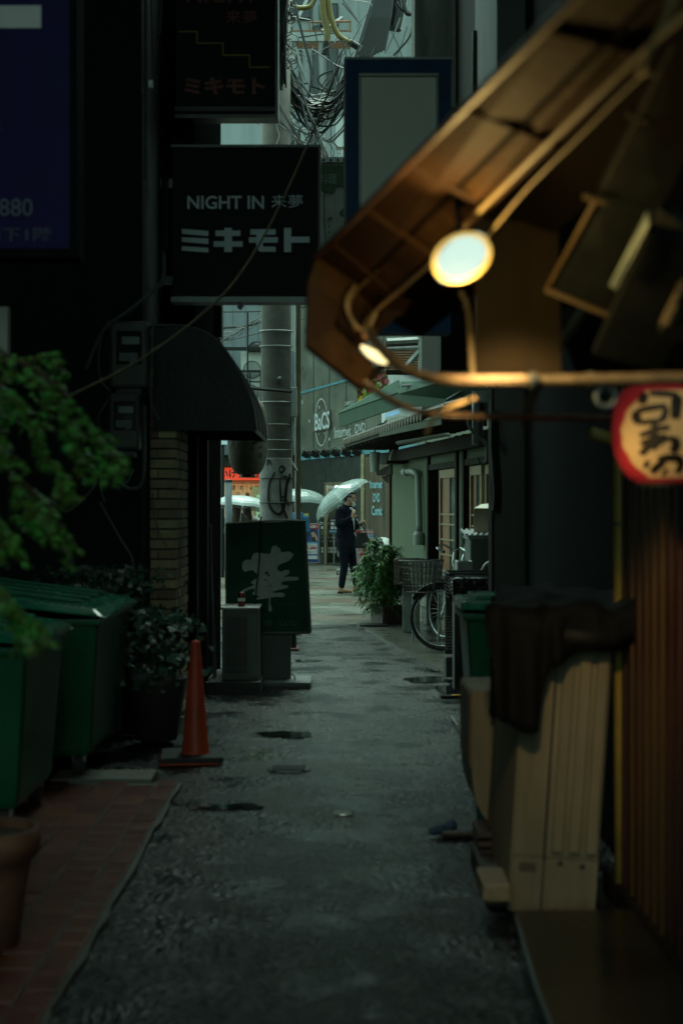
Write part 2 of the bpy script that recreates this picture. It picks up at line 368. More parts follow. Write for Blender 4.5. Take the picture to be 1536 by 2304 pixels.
# crack/weeds beside the cone
mb = MB()
for k in range(260):
    px = random.gauss(580, 22); py = random.gauss(1697, 9)
    z0 = zg(py); c = P(px, py, z0); a = random.uniform(0, 6.28); s = random.uniform(.006,.02)
    d = Vector((math.cos(a), math.sin(a), random.uniform(.1,1)))*s; e = Vector((-math.sin(a), math.cos(a), 0))*s*.3
    mb.add([c-e, c+d*.5+e*.8, c+d, c+d*.5-e*.8], [(0,1,2,3)])
tag(mb.build('weeds', leafm), 'low weeds growing from a crack in the asphalt right of the cone', 'weeds', kind='stuff')

# ================================================================== far side: cinema-style shop building
WC = -.95+.375*38.5
def W(px, py, f=0):                                   # point on the far shop wall seen at pixel; f metres in front
    z = WC/((px-CX)/F+.375) - f
    return P(px, py, z)
def WX(x, h, f=0):                                    # wall by world X and height
    z = 38.5-(x+.95)/.375
    return Vector((x-.94*f*.35, z-.94*f, h))
shop = thing('shop_building', 'grey metal clad video and internet shop across the street with a lettered sign wall', 'building', (0,38,0))
clad = M('metal_cladding', (.2,.21,.165), .3, metal=.35, var=.35, scale=1.1, bump=.35, bscale=1.6)
facade_dark = M('shop_front_dark', (.035,.042,.038), .35, var=.3)
mb = MB()
def wallslab(mb, x0, x1, h0, h1, f0, f1):
    mb.add([WX(x0,h0,f1),WX(x1,h0,f1),WX(x1,h0,f0),WX(x0,h0,f0),WX(x0,h1,f1),WX(x1,h1,f1),WX(x1,h1,f0),WX(x0,h1,f0)],
           [(0,3,2,1),(4,5,6,7),(0,1,5,4),(1,2,6,5),(2,3,7,6),(3,0,4,7)])
hs_ = EYE-(1035-CY)/F*38                              # bottom of the sign wall
mb = MB(); wallslab(mb, -1.02, 4.5, hs_+.12, 7.2, -4, 0); mb.build('wall', clad, shop, True)
# panels seams proud
mb = MB(); x = -1.0
while x < 4.4: wallslab(mb, x, x+.018, hs_+.12, 7.2, -.01, .012); x += .42
mb.build('panel_seams', M('seam', (.08,.09,.08), .4, metal=.5), shop, True)
mb = MB(); wallslab(mb, -1.02, -.25, 0, hs_, -4, 0); wallslab(mb, .42, .70, 0, hs_, -4, 0); wallslab(mb, 1.3, 4.5, 0, hs_, -4, -.02); wallslab(mb, -.25, .42, 2.05, hs_, -4, -.01); wallslab(mb,-.25,.42,0,.06,-3,-.01)
mb.build('shop_front', facade_dark, shop, True)
mb = MB(); wallslab(mb, -1.02, 4.5, hs_, hs_+.12, -.02, .06); mb.build('sign_ledge', M('teal_trim', (.12,.3,.36), .4), shop, True)
# lit entrance interior: a real room behind the opening
mb = MB(); wallslab(mb, -.2, .4, .06, 2.05, -2.6, -2.5); mb.build('room_back', M('room_wall', (.5,.52,.42), .7), shop, True)
mb = MB()
for k in range(4): wallslab(mb, -.16+k*.14, -.06+k*.14, 1.2+.18*(k%2), 1.85, -2.4, -2.35)
mb.build('room_posters', M('poster_mix', (.35,.38,.2), .6, var=.5, scale=9, island=.6, bump=0), shop, True)
mb = MB(); wallslab(mb, -.18, .38, 2.0, 2.04, -2.2, -.5); mb.build('ceiling_lamp', M('lit_tubes', (.8,1,.85), emit=13, ecol=(.75,1,.8), bump=0), shop, True)
mb = MB()
for k in range(3): wallslab(mb, -.2, .38, .55+k*.42, .58+k*.42, -1.6, -1.3)
for k in range(16): wallslab(mb, -.18+(k%5)*.11, -.09+(k%5)*.11, .58+(k//5)*.42, .8+(k//5)*.42, -1.55, -1.4)
mb.build('shelves', M('shelf_goods', (.3,.34,.2), .5, island=.8, bump=0), shop, True)
mb = MB()
for a, b_, c, d in ((-.27,-.22,0,2.1),(.39,.44,0,2.1),(-.27,.44,2.05,2.12)): wallslab(mb, a, b_, c, d, -.1, .03)
mb.build('door_frame', M('brass_frame', (.25,.22,.14), .4, metal=.4), shop, True)
# framed upper edge of the sign (teal line) and band
mb = MB(); ht = EYE-(880-CY)/F*38.4; mb.plate([W(676,882), W(806,846), W(806,851), W(676,887)], -.02); mb.build('sign_border', MATS['teal_trim'], shop, True)
mb = MB(); mb.plate([W(674,882,.02), W(677,882,.02), W(677,1035,.02), W(674,1035,.02)], .02); mb.build('sign_border', MATS['teal_trim'], shop, True)
def wtext(s, x0, x1, ytl, ytr, ybl, ybr, mat, bold=.01, f=.05):
    def fn(u, v):
        px = x0+(x1-x0)*u; top = ytl+(ytr-ytl)*u; bot = ybl+(ybr-ybl)*u
        return W(px, bot+(top-bot)*v, f)
    o = text(s, None, None, None, mat, shop, bold, True, fn=fn); return o
lw = M('sign_letters', (.5,.55,.52), .5, bump=0)
wtext('Internet', 752, 789, 960, 957, 987, 980, lw, .02)
wtext('DVD', 799, 822, 955, 950, 976, 970, lw, .02)
wtext("men's c", 776, 797, 900, 896, 913, 909, lw, .01)
# round logo on the wall
def oval(cx, cy, rx, ry, f, m, name, ring=None):
    mb = MB(); n = 40; out = [W(cx+rx*math.cos(2*math.pi*i/n), cy+ry*math.sin(2*math.pi*i/n), f) for i in range(n)]
    if ring:
        inn = [W(cx+(rx-ring)*math.cos(2*math.pi*i/n), cy+(ry-ring*1.8)*math.sin(2*math.pi*i/n), f) for i in range(n)]
        mb.add(out+inn, [(i,(i+1)%n,(i+1)%n+n,i+n) for i in range(n)])
    else: mb.poly(out)
    mb.build(name, m, shop, True)
oval(722.5, 950, 13, 51, .03, M('logo_field', (.09,.085,.06), .5, bump=0), 'logo_disc')
oval(722.5, 950, 14.5, 54, .035, lw, 'logo_ring', ring=1.6)
mb = MB(); mb.plate([W(706,930,.05),W(743,921,.05),W(743,966,.05),W(706,972,.05)], -.03); mb.build('logo_plate', M('logo_plate', (.13,.13,.11), .5, bump=0), shop, True)
wtext('BaCS', 708, 741, 931, 924, 970, 963, letterw, .02, .2)
mb = MB()
for px, py, s in ((680,905,5),(718,916,4),(725,924,2.6),(696,948,4),(741,988,4),(717,977,2.4),(730,975,2.4)):
    mb.poly([W(px+s*.55*math.cos(R(90+36*i))*(1 if i%2==0 else .45), py-s*1.5*math.sin(R(90+36*i))*(1 if i%2==0 else .45), .06) for i in range(10)])
mb.build('stars', lw, shop, True)
# spotlights under the sign
mb0 = None
for i, px in enumerate((687,707,730,753,777,801)):
    r = thing('sign_spotlight', 'small black spotlight on a bracket under the sign wall, number from the left: '+['first','second','third','fourth','fifth','sixth'][i], 'spotlight', W(px+10,1032-i*.9,.1), group='spotlights along the bottom of the sign wall')
    c = r.location
    q = MB(); q.box((-.1,-.02,.13), (.19,.16,.16), (R(35),R(25),0)); q.build('lamp_head', blackm, r, bevel=.01)
    q = MB(); q.box((-.13,-.1,.2), (.17,.02,.08), (R(35),R(25),0)); q.build('lens', chrome, r)
    q = MB(); q.tube([(-.05,0,.08),(0,0,.02),(.08,.1,0)], .018); q.build('bracket', blackm, r)
# vertical panel wall "Internet DVD Comic"
pw = thing('panel_sign', 'tall brown grey slatted panel sign reading Internet DVD Comic at the street corner', 'sign', W(848,1290))
mb = MB()
for k in range(6):
    a = 818+k*11; b_ = a+10.6
    mb.plate([W(a,1028,.35), W(b_,1028,.35), W(b_,1262,.35), W(a,1262,.35)], .05)
mb.build('panel', M('panel_steel', (.17,.14,.1), .3, metal=.5, var=.3, streak=True), pw, True)
mb = MB(); mb.tube([W(817,1022,.4), W(817,1275,.4)], .06, 12); mb.build('column', M('brass_column', (.38,.33,.2), .35, metal=.5), pw, True)
lb = M('blue_letters', (.25,.5,.56), .5, bump=0)
def wt2(s, x0, x1, y0, y1, par):
    def fn(u, v): return W(x0+(x1-x0)*u, y1+(y0-y1)*v, .42)
    text(s, None, None, None, lb, par, .03, True, fn=fn)
wt2('Internet', 832, 860, 1080, 1099, pw); wt2('DVD', 839, 855, 1110, 1130, pw); wt2('Comic', 836, 860, 1138, 1160, pw)

# ------------------------------------------------------------------ street boards in front of the shop
def board(name, label, px0, px1, py0, py1, z, legs=True):
    a, b_ = P(px0,py1,z), P(px1,py1,z); top = P(px0,py0,z).z
    r = thing(name, label, 'sign board', ((a.x+b_.x)/2, z, 0)); return r, a.x, b_.x, a.z, top
def rect(mat, par, z, x0, y0, x1, y1, name='print', off=.004):
    mb = MB(); mb.poly([P(x0,y1,z-off),P(x1,y1,z-off),P(x1,y0,z-off),P(x0,y0,z-off)]); return mb.build(name, mat, par, True)
def ptext(s, x0, y0, x1, y1, z, mat, par, bold=0, off=.01):
    return text(s, P(x0,y1,z), P(x1,y1,z), P(x0,y0,z), mat, par, bold, off=off)
def flatm(n, c): return M(n, c, .5, var=.08, bump=0)
redp, bluep, navyp, whp, yelp, blkp = flatm('print_red',(.45,.03,.03)), flatm('print_blue',(.12,.3,.45)), flatm('print_navy',(.02,.05,.2)), flatm('print_white',(.6,.62,.62)), flatm('print_yellow',(.6,.45,.02)), flatm('print_black',(.02,.02,.018))
pinkp, skinp, lbluep, orangep = flatm('print_pink',(.55,.3,.33)), flatm('print_skin',(.5,.3,.22)), flatm('print_lightblue',(.3,.5,.6)), flatm('print_orange',(.6,.3,.02))
z = 36.2
r, x0, x1, zb, zt = board('price_board', 'blue and white upright price board with a red PM6:00 header, nearest the green sign', 672, 717, 1178, 1266, z)
MB().bx(x0, x1, z, z+.06, zb, zt).build('panel', whp, r, True)
rect(redp, r, z, 673, 1179, 716, 1190); rect(navyp, r, z, 673, 1190, 716, 1265)
rect(whp, r, z, 680, 1219, 714, 1247, off=.008); rect(bluep, r, z, 680, 1219, 714, 1223, off=.01); rect(whp, r, z, 680, 1250, 714, 1258, off=.008)
ptext('PM6:00~', 686, 1181, 714, 1188, z, whp, r, .03); ptext('NG', 680, 1197, 692, 1204, z, yelp, r, .04); ptext('HT', 680, 1206, 691, 1213, z, yelp, r, .04)
ptext('¥1,800', 686, 1229, 712, 1237, z, redp, r, .04, .014)
for y in (1225, 1240, 1243): ptext('新規会員パック', 682, y, 712, y+2.4, z, navyp, r, 0, .014)
mb = MB()
fig = [(700,1214),(702,1204),(700,1199),(704,1194),(708,1195),(709,1200),(713,1207),(715,1216),(711,1217),(709,1210),(708,1218),(701,1218)]
mb.poly([P(x,y,z-.012) for x,y in fig]); mb.build('pictured_woman', skinp, r, True)
mb = MB(); mb.poly([P(x,y,z-.014) for x,y in ((701,1209),(708,1207),(709,1218),(701,1218))]); mb.poly([P(x,y,z-.014) for x,y in ((700,1197),(702,1191),(706,1190),(709,1194),(709,1200),(707,1198),(704,1195),(702,1199))]); mb.build('pictured_dress', blkp, r, True)
z = 36.8
r, x0, x1, zb, zt = board('menu_board', 'black A-frame board reading DVD with prices of 500 yen and rows of white icons', 720, 760, 1166, 1258, z)
MB().bx(x0, x1, z, z+.05, P(0,1246,z).z, zt).build('panel', blkp, r, True)
for px in (726, 748): MB().bx(P(px,0,z).x, P(px+3,0,z).x, z, z+.03, 0, P(0,1246,z).z).build('leg', blackm, r, True)
rect(M('board_grey', (.12,.13,.1), .5, bump=0), r, z, 721, 1230, 757, 1245)
rect(whp, r, z, 722, 1184, 732, 1190); rect(M('board_green',(.1,.12,.08),.5,var=.5,scale=8,bump=0), r, z, 722, 1192, 756, 1204)
ptext('DVD', 719, 1174, 733, 1181, z, whp, r, .02); ptext('鑑賞', 734, 1175, 741, 1181, z, whp, r)
ptext('・1時間  ¥500', 722, 1206, 756, 1212, z, whp, r, .01); ptext('・個室  ¥1,000', 722, 1215, 756, 1220, z, whp, r)
mb = MB()
for k in range(12):
    cx = 725+(k%6)*5.5; cy = 1234+(k//6)*7
    mb.lathe([(.001,0),(.028+.01*(k%3),0)], P(cx,cy,z-.012), 6+(k%4), (R(90),0,0))
mb.build('icons', whp, r, True)
z = 36.4
r, x0, x1, zb, zt = board('notice_board', 'white and black service icon board half hidden behind the man and his umbrella', 741, 762, 1168, 1198, z)
MB().bx(x0, x1, z, z+.05, zb, zt).build('panel', blkp, r, True)
MB().tube([((x0+x1)/2,z+.03,zb),((x0+x1)/2,z+.03,0.0)], .02).build('pole', steel, r, True)
rect(bluep, r, z, 741, 1193, 762, 1198); ptext('ROOM', 744, 1169, 760, 1173, z, whp, r, .02)
for cx, cy in ((744,1175),(753,1175),(744,1184),(753,1184)): rect(whp, r, z, cx, cy, cx+7, cy+6.5)
z = 33.2
r, x0, x1, zb, zt = board('banner_board', 'light blue board with a red header of white Japanese writing behind the potted bamboo', 798, 855, 1192, 1222, z)
MB().bx(x0, x1, z, z+.05, zb, zt).build('panel', lbluep, r, True)
for px in (801, 850): MB().bx(P(px,0,z).x, P(px+3,0,z).x, z+.01, z+.04, 0, zb).build('leg', steel, r, True)
rect(redp, r, z, 799, 1193, 854, 1202); ptext('全席禁煙決定!!', 814, 1194.5, 853, 1200.5, z, whp, r, .02)
ptext('24H・¥280〜', 812, 1204.5, 851, 1208, z, navyp, r); ptext('9月10日', 826, 1211, 851, 1219, z, orangep, r, .03)
z = 32
r, x0, x1, zb, zt = board('price_board', 'pink and pale blue price board low down left of the potted bamboo', 797, 838, 1232, 1268, z)
MB().bx(x0, x1, z, z+.05, zb, zt).build('panel', lbluep, r, True)
MB().bx(x0+.02, x1-.02, z+.05, z+.3, 0, zb).build('stand', blackm, r, True)
rect(pinkp, r, z, 803, 1233, 837, 1267, off=.003); rect(redp, r, z, 807, 1235, 836, 1241, off=.006); ptext('3時間パック', 808, 1236, 828, 1240.5, z, whp, r, .02, .01)
ptext('¥880', 808, 1244, 830, 1252, z, redp, r, .03); ptext('深夜料金', 808, 1255, 828, 1260, z, redp, r)
z = 37.2
r, x0, x1, zb, zt = board('sign_plate', 'yellow sign with a red oval mark on the shop wall behind the umbrellas', 676, 694, 1155, 1178, z)
MB().bx(x0, x1, z, z+.04, zb, zt).build('panel', yelp, r, True)
mb = MB(); mb.lathe([(.001,0),(1,0)], (0,0,0), 20, (R(90),0,0))
for v in mb.v: v.x = v.x*.08+P(683,0,z).x; v.z = v.z*.045+P(0,1161,z).z; v.y += z-.01
mb.build('mark', redp, r, True); ptext('ch', 679, 1158, 687, 1164, z, whp, r, .03, .02)
MB().tube([(x0+.1,z+.02,zb),(x0+.1,z+.02,0)], .02).build('pole', steel, r, True)
# signs hanging above the entrance, dark banner behind the man
z = 31.5
r = thing('framed_board', 'grey framed noticeboard on wheels standing behind the man in the suit', 'sign board', (P(775,0,z).x, z, 0))
MB().bx(P(759,0,z).x, P(797,0,z).x, z, z+.05, P(0,1262,z).z+.1, P(0,1136,z).z).build('frame', greyp, r, True)
rect(M('board_dark',(.06,.07,.065),.3,bump=0), r, z, 762, 1139, 794, 1255)
MB().bx(P(757,0,z).x, P(799,0,z).x, z-.2, z+.25, .07, .11).build('base', steel, r, True)
for dx in (757, 797):
    for dy in (-.15, .2): MB().tube([(P(dx,0,z).x,z+dy-.02,.04),(P(dx,0,z).x+.03,z+dy-.02,.04)], .04, 12).build('wheel', rubber, r, True)
# white scooter cover peeking above the bamboo
r = fuse('covered_motorbike', [('e',(0,0,.55),(.3,.5,.3)),('e',(.1,0,.35),(.26,.45,.34))], M('white_cover',(.55,.58,.55),.6), None, .04)
r.location = P(872,1240,30.5); r.location.z = 0; r.location.x -= .1; tag(r, 'white covered motorbike parked behind the bamboo plant', 'motorbike')

# ================================================================== left far: pale building and red restaurant front
z = 41
lb_ = thing('concrete_building', 'pale blue grey concrete building with balconies and air conditioners beyond the utility pole', 'building', (-4, z, 0))
palec = M('pale_concrete', (.2,.24,.25), .7, var=.25, scale=1.2, bump=.2, bscale=9, streak=True)
MB().bx(-9, -1.15, z, z+6, 3.0, 11).build('wall', palec, lb_, True)
MB().bx(-9, -1.15, z+.6, z+6, 0, 3.0).build('shop_recess', facade_dark, lb_, True)
mb = MB()
for k in range(7): mb.bx(-3.3+k*.36-.008, -3.3+k*.36+.008, z-.01, z, 3, 11)
mb.build('joint_lines', M('joint', (.15,.17,.17), .7), lb_, True)
mb = MB(); mb.bx(-4.2, -3.0, z-.9, z, 4.6, 4.75); mb.bx(-3.3,-1.3, z-.9, z, 4.25, 4.4); mb.build('balcony_slab', conc, lb_, True)
def railing(x0, x1, y, h0, h1, parent):
    mb = MB(); mb.bx(x0,x1,y-.03,y+.03,h1-.07,h1); mb.bx(x0,x1,y-.02,y+.02,h0,h0+.05)
    x = x0
    while x < x1: mb.bx(x-.02,x+.02,y-.015,y+.015,h0,h1); x += .3
    return mb.build('railing', blackm, parent, True)
railing(-3.3,-1.3, z-.9, 4.4, 5.35, lb_); railing(-3.3,-1.3,z-.9,5.9,6.0,lb_); railing(-3.4,-1.9,z-1.0,3.3,3.95,lb_)
# windows on the left
for (xa, xb, ha, hb) in ((-3.42,-3.25,5.6,7.2),(-2.15,-1.95,7.3,8.3)):
    w = MB().bx(xa, xb, z-.05, z, ha, hb).build('window', blackm, lb_, True)
    MB().bx(xa+.03, xb-.03, z-.06, z-.05, ha+.05, hb-.05).build('pane', glassw, w, True)
def outdoor_unit(loc, rz, s, label, mat, d=.3, w=.78, h=.62):
    r = thing('air_conditioner', label, 'air conditioner', loc, rz)
    MB().bx(-w/2*s,w/2*s,-d/2*s,d/2*s,.04,h*s).build('casing', mat, r, bevel=.012)
    g = MB(); g.lathe([(.21*s,0),(.23*s,0),(.23*s,.02),(.21*s,.02),(.21*s,0)], (-.1*s,-d/2*s,.33*s), 24, (R(90),0,0))
    for k in range(5): g.lathe([(.04*s*(k+.5),.0),(.04*s*(k+.5)+.006,.01),(.04*s*(k+.5),.02)], (-.1*s,-d/2*s,.33*s), 24, (R(90),0,0))
    g.build('fan_grille', blackm, r)
    for sx in (-1, 1): MB().bx(sx*w*.36*s-.03,sx*w*.36*s+.03,-d/2*s,d/2*s,0,.04).build('foot', blackm, r)
    return r
# stacked units on the balcony behind the pole
acw = M('ac_white', (.55,.6,.56), .5, var=.1, bump=.03)
outdoor_unit((P(573,0,z-.45).x, z-.5, 4.4), R(0), 1.0, 'white outdoor unit on the balcony left of the utility pole', acw)
u = outdoor_unit((P(577,0,z-.45).x, z-.5, 5.02), R(0), 1.1, 'taller white outdoor unit stacked above another beside the utility pole', acw, h=.8)
t = thing('roof_vent', 'domed dark metal vent on the balcony beside the utility pole', 'vent', (P(578,0,z-.5).x, z-.6, 5.9))
MB().lathe([(.001,.3),(.15,.27),(.25,.15),(.28,0),(.001,0)]).build('dome', blackm, t, smooth=True)
t = thing('gas_meter', 'small grey box with pipes on the balcony wall under the hanging wires', 'meter', (P(557,0,z).x, z-.9, 4.45))
MB().bx(-.2,.2,-.1,.1,0,.45).build('case', steel, t, bevel=.01); MB().tube([(-.1,0,.45),(-.1,0,.8),(-.3,0,.9)], .03).build('pipe', steel, t)
# restaurant: lit red sign, curtain, posts
z = 33
rr_ = thing('restaurant_front', 'far restaurant front glowing red and orange under a red sign with black brush writing', 'shop front', (P(545,0,z).x, z, 0))
X = lambda px, zz=z: P(px,0,zz).x
H = lambda py, zz=z: P(0,py,zz).z
redlit = M('lit_red_sign', (.8,.08,.03), .6, var=.3, scale=3, emit=2.2, ecol=(1,.07,.03), bump=0)
MB().bx(X(494), X(590), z, z+.12, H(1080), H(1052)).build('lit_sign', redlit, rr_, True)
ptext('いけす割烹', 497, 1056, 588, 1076, z, blkp, rr_, .03)
MB().bx(X(494), X(592), z-.1, z+.2, H(1052), H(1047)).build('sign_rail', woodd, rr_, True)
MB().bx(X(494), X(592), z+.1, z+.18, H(1088), H(1080)).build('beam', M('lit_wood', (.5,.25,.1), .5), rr_, True)
warmlit = M('lit_curtain', (.75,.45,.22), .7, var=.3, scale=6, emit=.75, ecol=(1,.5,.2), bump=0)
mb = MB()
for k in range(9): mb.bx(X(496)+k*.1, X(496)+k*.1+.092, z+.3, z+.31, H(1165), H(1088))
mb.build('curtain', warmlit, rr_, True)
for i, px in enumerate((522, 540, 562, 575)): ptext('のれん味'[i], px, 1092, px+8, 1103, z+.3, blkp, rr_, .02)
for i, px in enumerate((530, 552, 570)): ptext('酒肴魚'[i], px, 1108, px+10, 1120, z+.3, blkp, rr_, .02)
MB().bx(X(494), X(592), z+.35, z+.45, 0, H(1165)).build('front_wall', woodd, rr_, True)
MB().bx(X(568), X(590), z-.1, z, H(1172), H(1095)).build('side_post', M('yellow_post', (.5,.4,.2), .5), rr_, True)
t = thing('vertical_sign', 'slim pale green lit sign with vertical writing right of the white umbrella', 'sign', (X(582,31), 31, 0))
MB().bx(X(577,31), X(590,31), 31, 31.1, H(1176,31), H(1113,31)).build('light_box', M('lit_green', (.5,.75,.5), .5, emit=.5, ecol=(.6,1,.6), bump=0), t, True)
MB().tube([(X(583,31),31.05,0),(X(583,31),31.05,H(1176,31))], .03).build('pole', steel, t, True)
for i, c in enumerate('うまい魚'): ptext(c, 580, 1120+i*12, 587, 1129+i*12, 31, blkp, t, .02)
t = thing('wall_sign', 'small white blue topped lit sign glimpsed left of the dim paper lantern', 'sign', (X(507,30), 30, 0))
MB().bx(X(498,30), X(511,30), 30, 30.12, H(1000,30), H(973,30)).build('light_box', M('lit_white', (.6,.75,.8), .5, emit=.55, ecol=(.6,.9,1), bump=0), t, True)
MB().bx(X(498,30), X(511,30), 29.99, 30.13, H(973,30), H(968,30)).build('cap', MATS['teal_trim'], t, True)
MB().tube([(X(500,30),30.1,H(1000,30)),(X(500,30),30.1,0)], .04).build('post', blackm, t, True)
# grey steel post in front of the restaurant
t = thing('bollard_post', 'thick dark grey steel post standing in front of the red restaurant', 'post', (P(514,0,26).x, 26, 0))
MB().tube([(0,0,0),(0,0,P(0,1083,26).z)], .065, 16).build('shaft', M('post_paint', (.09,.12,.13), .4), t, smooth=True)
MB().lathe([(.001,.04),(.06,.03),(.075,0),(.001,0)], (0,0,P(0,1083,26).z), 16).build('cap', blackm, t, smooth=True)

# ================================================================== upper backdrop: white sided building, steel stage, transformer
z = 47
t = thing('white_sided_building', 'tall white sided building rising behind the tangle of cables', 'building', (0, z, 0))
wside = M('white_siding', (.3,.35,.345), .6, var=.2, scale=.8, bump=.25, bscale=4, streak=True)
MB().bx(-6, 9, z, z+8, 0, 20).build('wall', wside, t, True)
mb = MB()
for k in range(16): mb.bx(-2.2+k*.33-.01, -2.2+k*.33+.01, z-.02, z, 7, 20)
mb.build('cladding_ribs', M('rib', (.3,.34,.33), .6), t, True)
for (a, b_, c, d) in ((632,706,215,240),(672,680,115,255),(703,720,60,250),(735,760,100,250),(650,700,0,45),(720,760,10,60),(640,662,292,335),(700,712,260,340)):
    w = MB().bx(X(a,z), X(b_,z), z-.12, z, H(d,z), H(c,z)).build('window', blackm, t, True)
    MB().bx(X(a,z)+.04, X(b_,z)-.04, z-.13, z-.12, H(d,z)+.05, H(c,z)-.05).build('pane', M('dark_glass',(.03,.045,.045),.15,bump=0), w, True)
# steel stage with brackets
z = 30
t = thing('steel_stage', 'rusty steel service platform on angled brackets high up behind the cables', 'platform', (X(700,z), z, H(90,z)))
mb = MB()
for k in range(9): mb.bx(X(655,z), X(790,z), z+.1+k*.13, z+.17+k*.13, H(68,z), H(64,z))
mb.build('deck_slats', rustm, t, True)
mb = MB(); mb.bx(X(640,z), X(800,z), z, z+.08, H(92,z), H(72,z)); mb.bx(X(640,z), X(800,z), z+1.2, z+1.28, H(62,z), H(44,z)); mb.build('edge_beam', steel, t, True)
for (a, b_, c, d) in ((658,88,705,250),(662,90,640,160),(640,115,690,260),(720,90,728,330),(730,235,780,160),(725,330,722,90),(690,95,770,40),(668,45,690,0)):
    mb = MB(); mb.tube([P(a,b_,z+.05), P(c,d,z+.3)], .045, 4); mb.build('brace', greyp, t, True)
mb = MB(); mb.bx(X(724,z), X(733,z), z+.3, z+.4, H(360,z), H(250,z)); mb.build('rusty_post', rustm, t, True)
for py in (66,): 
    mb = MB(); mb.tube([P(697,50,z),P(790,48,z)], .025, 6); mb.tube([P(697,50,z),P(697,72,z)], .02, 6); mb.tube([P(788,46,z),P(788,72,z)], .02, 6); mb.build('handrail', rustm, t, True)
t = thing('duct_box', 'white rectangular duct hanging at the edge of the blue framed sign', 'duct', (X(765,26), 26, H(300,26)))
MB().bx(X(755,26), X(776,26), 26, 26.25, H(330,26), H(262,26)).build('duct', palep, t, True); MB().tube([P(766,330,26.1),P(766,360,26.1)], .03).build('pipe', steel, t, True)
# transformer with insulators
z = 22
t = thing('pole_transformer', 'dark pole-top equipment crowded with cables above the blue framed sign', 'transformer', (X(850,z), z, H(60,z)))
mb = MB(); mb.tube([P(810,150,z),P(868,-40,z)], .16, 14); mb.build('tank', blackm, t, True)
mb = MB()
for k in range(10): mb.tube([P(800+k*7,140-k*3,z-.2), P(832+k*5,40,z-.22), P(850+k*4,-30,z-.2)], .03, 6)
mb.build('lead_wires', cable, t, True)
MB().tube([P(884,65,z),P(905,-30,z)], .13, 12).build('cylinder', blackm, t, True)
def sleeve(label, pts, r=.045):
    t = thing('cable_sleeve', label, 'cable cover', pts[0])
    MB().tube(spline(pts), r, 10).build('sleeve', yellowp, t, True, True)
    a, b_ = Vector(pts[-1]), Vector(pts[-2]); d = (a-b_).normalized()
    MB().tube([a-d*.05, a+d*.1], r*1.25, 10).build('collar', blackp, t, True)
z = 18
sleeve('yellow cable sleeve hanging straight down at the top of the picture', [P(727,-20,z),P(728,30,z),P(736,70,z),P(733,104,z)])
sleeve('yellow cable sleeve bending right towards a black plug at the top', [P(738,-10,z),P(745,40,z),P(762,80,z),P(795,100,z)], .035)
sleeve('short yellow cable sleeve arching left at the very top', [P(716,-25,z),P(700,12,z),P(672,18,z),P(655,8,z)], .03)

# ================================================================== utility pole
z = 16.5
t = thing('utility_pole', 'round concrete utility pole with black spray graffiti behind the green flower sign', 'utility pole', (X(621,z), z, 0))
MB().lathe([(.19,0),(.175,3),(.16,9.5),(.001,9.5)], n=32).build('shaft', polec, t, smooth=True)
mb = MB(); mb.lathe([(.189,0),(.1885,2.05),(.186,2.06),(.1,2.06)], n=32); mb.build('pale_wrap', M('pole_wrap', (.27,.27,.25), .7, var=.3, scale=8), t, smooth=True)
for hpy, rr in ((746,.008),(780,.005),(905,.006),(955,.004),(990,.004),(1012,.004),(1075,.009),(1130,.006)):
    h = H(hpy,z); mb = MB(); mb.tube([(.192*math.cos(a*math.pi/12), .192*math.sin(a*math.pi/12), h+.006*math.sin(a*math.pi/12)) for a in range(25)], rr if hpy<1070 else .007, 5, False); mb.build('band', steel if hpy < 1070 else cable, t)
for hpy in (855,): mb = MB(); mb.lathe([(.02,0),(.025,.03),(.001,.04)], (.05,-.18,H(hpy,z)), 10, (R(90),0,0)); mb.build('step_bolt', steel, t)
# graffiti strokes bent round the shaft
def on_pole(px, py):
    u = (px-621)/36; u = max(-.98, min(.98, u)); a = math.asin(u)
    return Vector((.195*math.sin(a), -.195*math.cos(a), H(py,z)))
mb = MB()
def stroke(pts, w):
    p = spline([Vector((x,y,0)) for x,y in pts], 6); k = len(p); vs = []
    for i, q in enumerate(p):
        d = (p[min(i+1,k-1)]-p[max(i-1,0)]).normalized(); n = Vector((-d.y,d.x,0))*w*(.55+.45*math.sin(math.pi*i/(k-1)))
        vs += [on_pole(q.x+n.x,q.y+n.y), on_pole(q.x-n.x,q.y-n.y)]
    mb.add(vs, [(2*i,2*i+1,2*i+3,2*i+2) for i in range(k-1)])
stroke([(620,1063),(608,1090),(607,1130),(618,1152),(632,1155),(640,1135),(645,1090),(650,1075),(652,1066)], 3.2)
stroke([(628,1078),(640,1073),(649,1078),(645,1095)], 2.4); stroke([(631,1080),(632,1110),(636,1140),(645,1165),(641,1185)], 2.2)
stroke([(632,1120),(641,1118),(649,1138)], 1.8); stroke([(628,1056),(634,1050),(640,1056),(634,1064),(628,1058)], 2.2); stroke([(612,1046),(606,1036),(603,1048)], 2.2)
mb.build('graffiti', blkp, t)
t = thing('junction_box', 'slim white cable box on the thin pipe right of the utility pole', 'junction box', (X(660,z), z, H(905,z)))
MB().bx(X(654,z), X(668,z), z-.05, z+.05, H(938,z), H(872,z)).build('box', palep, t, True, bevel=.008)
MB().tube(spline([P(660,938,z),P(657,975,z),P(660,1010,z),P(655,1035,z),P(668,1060,z)]), .014).build('cable', palep, t, True)
t = thing('tall_conduit', 'pair of thin upright pipes between the utility pole and the sign wall', 'pipe', (X(672,z), z+.2, 0))
for px, rr in ((667,.018),(673,.02)): MB().tube([(X(px,z+.2),z+.2,0),(X(px,z+.2),z+.2,H(300,z+.2))], rr).build('pipe', M('pipe_ochre',(.2,.17,.08),.45) if px==673 else steel, t, True)
t = thing('white_duct', 'white square duct running up behind the right edge of the utility pole', 'duct', (X(657,19), 19, H(700,19)))
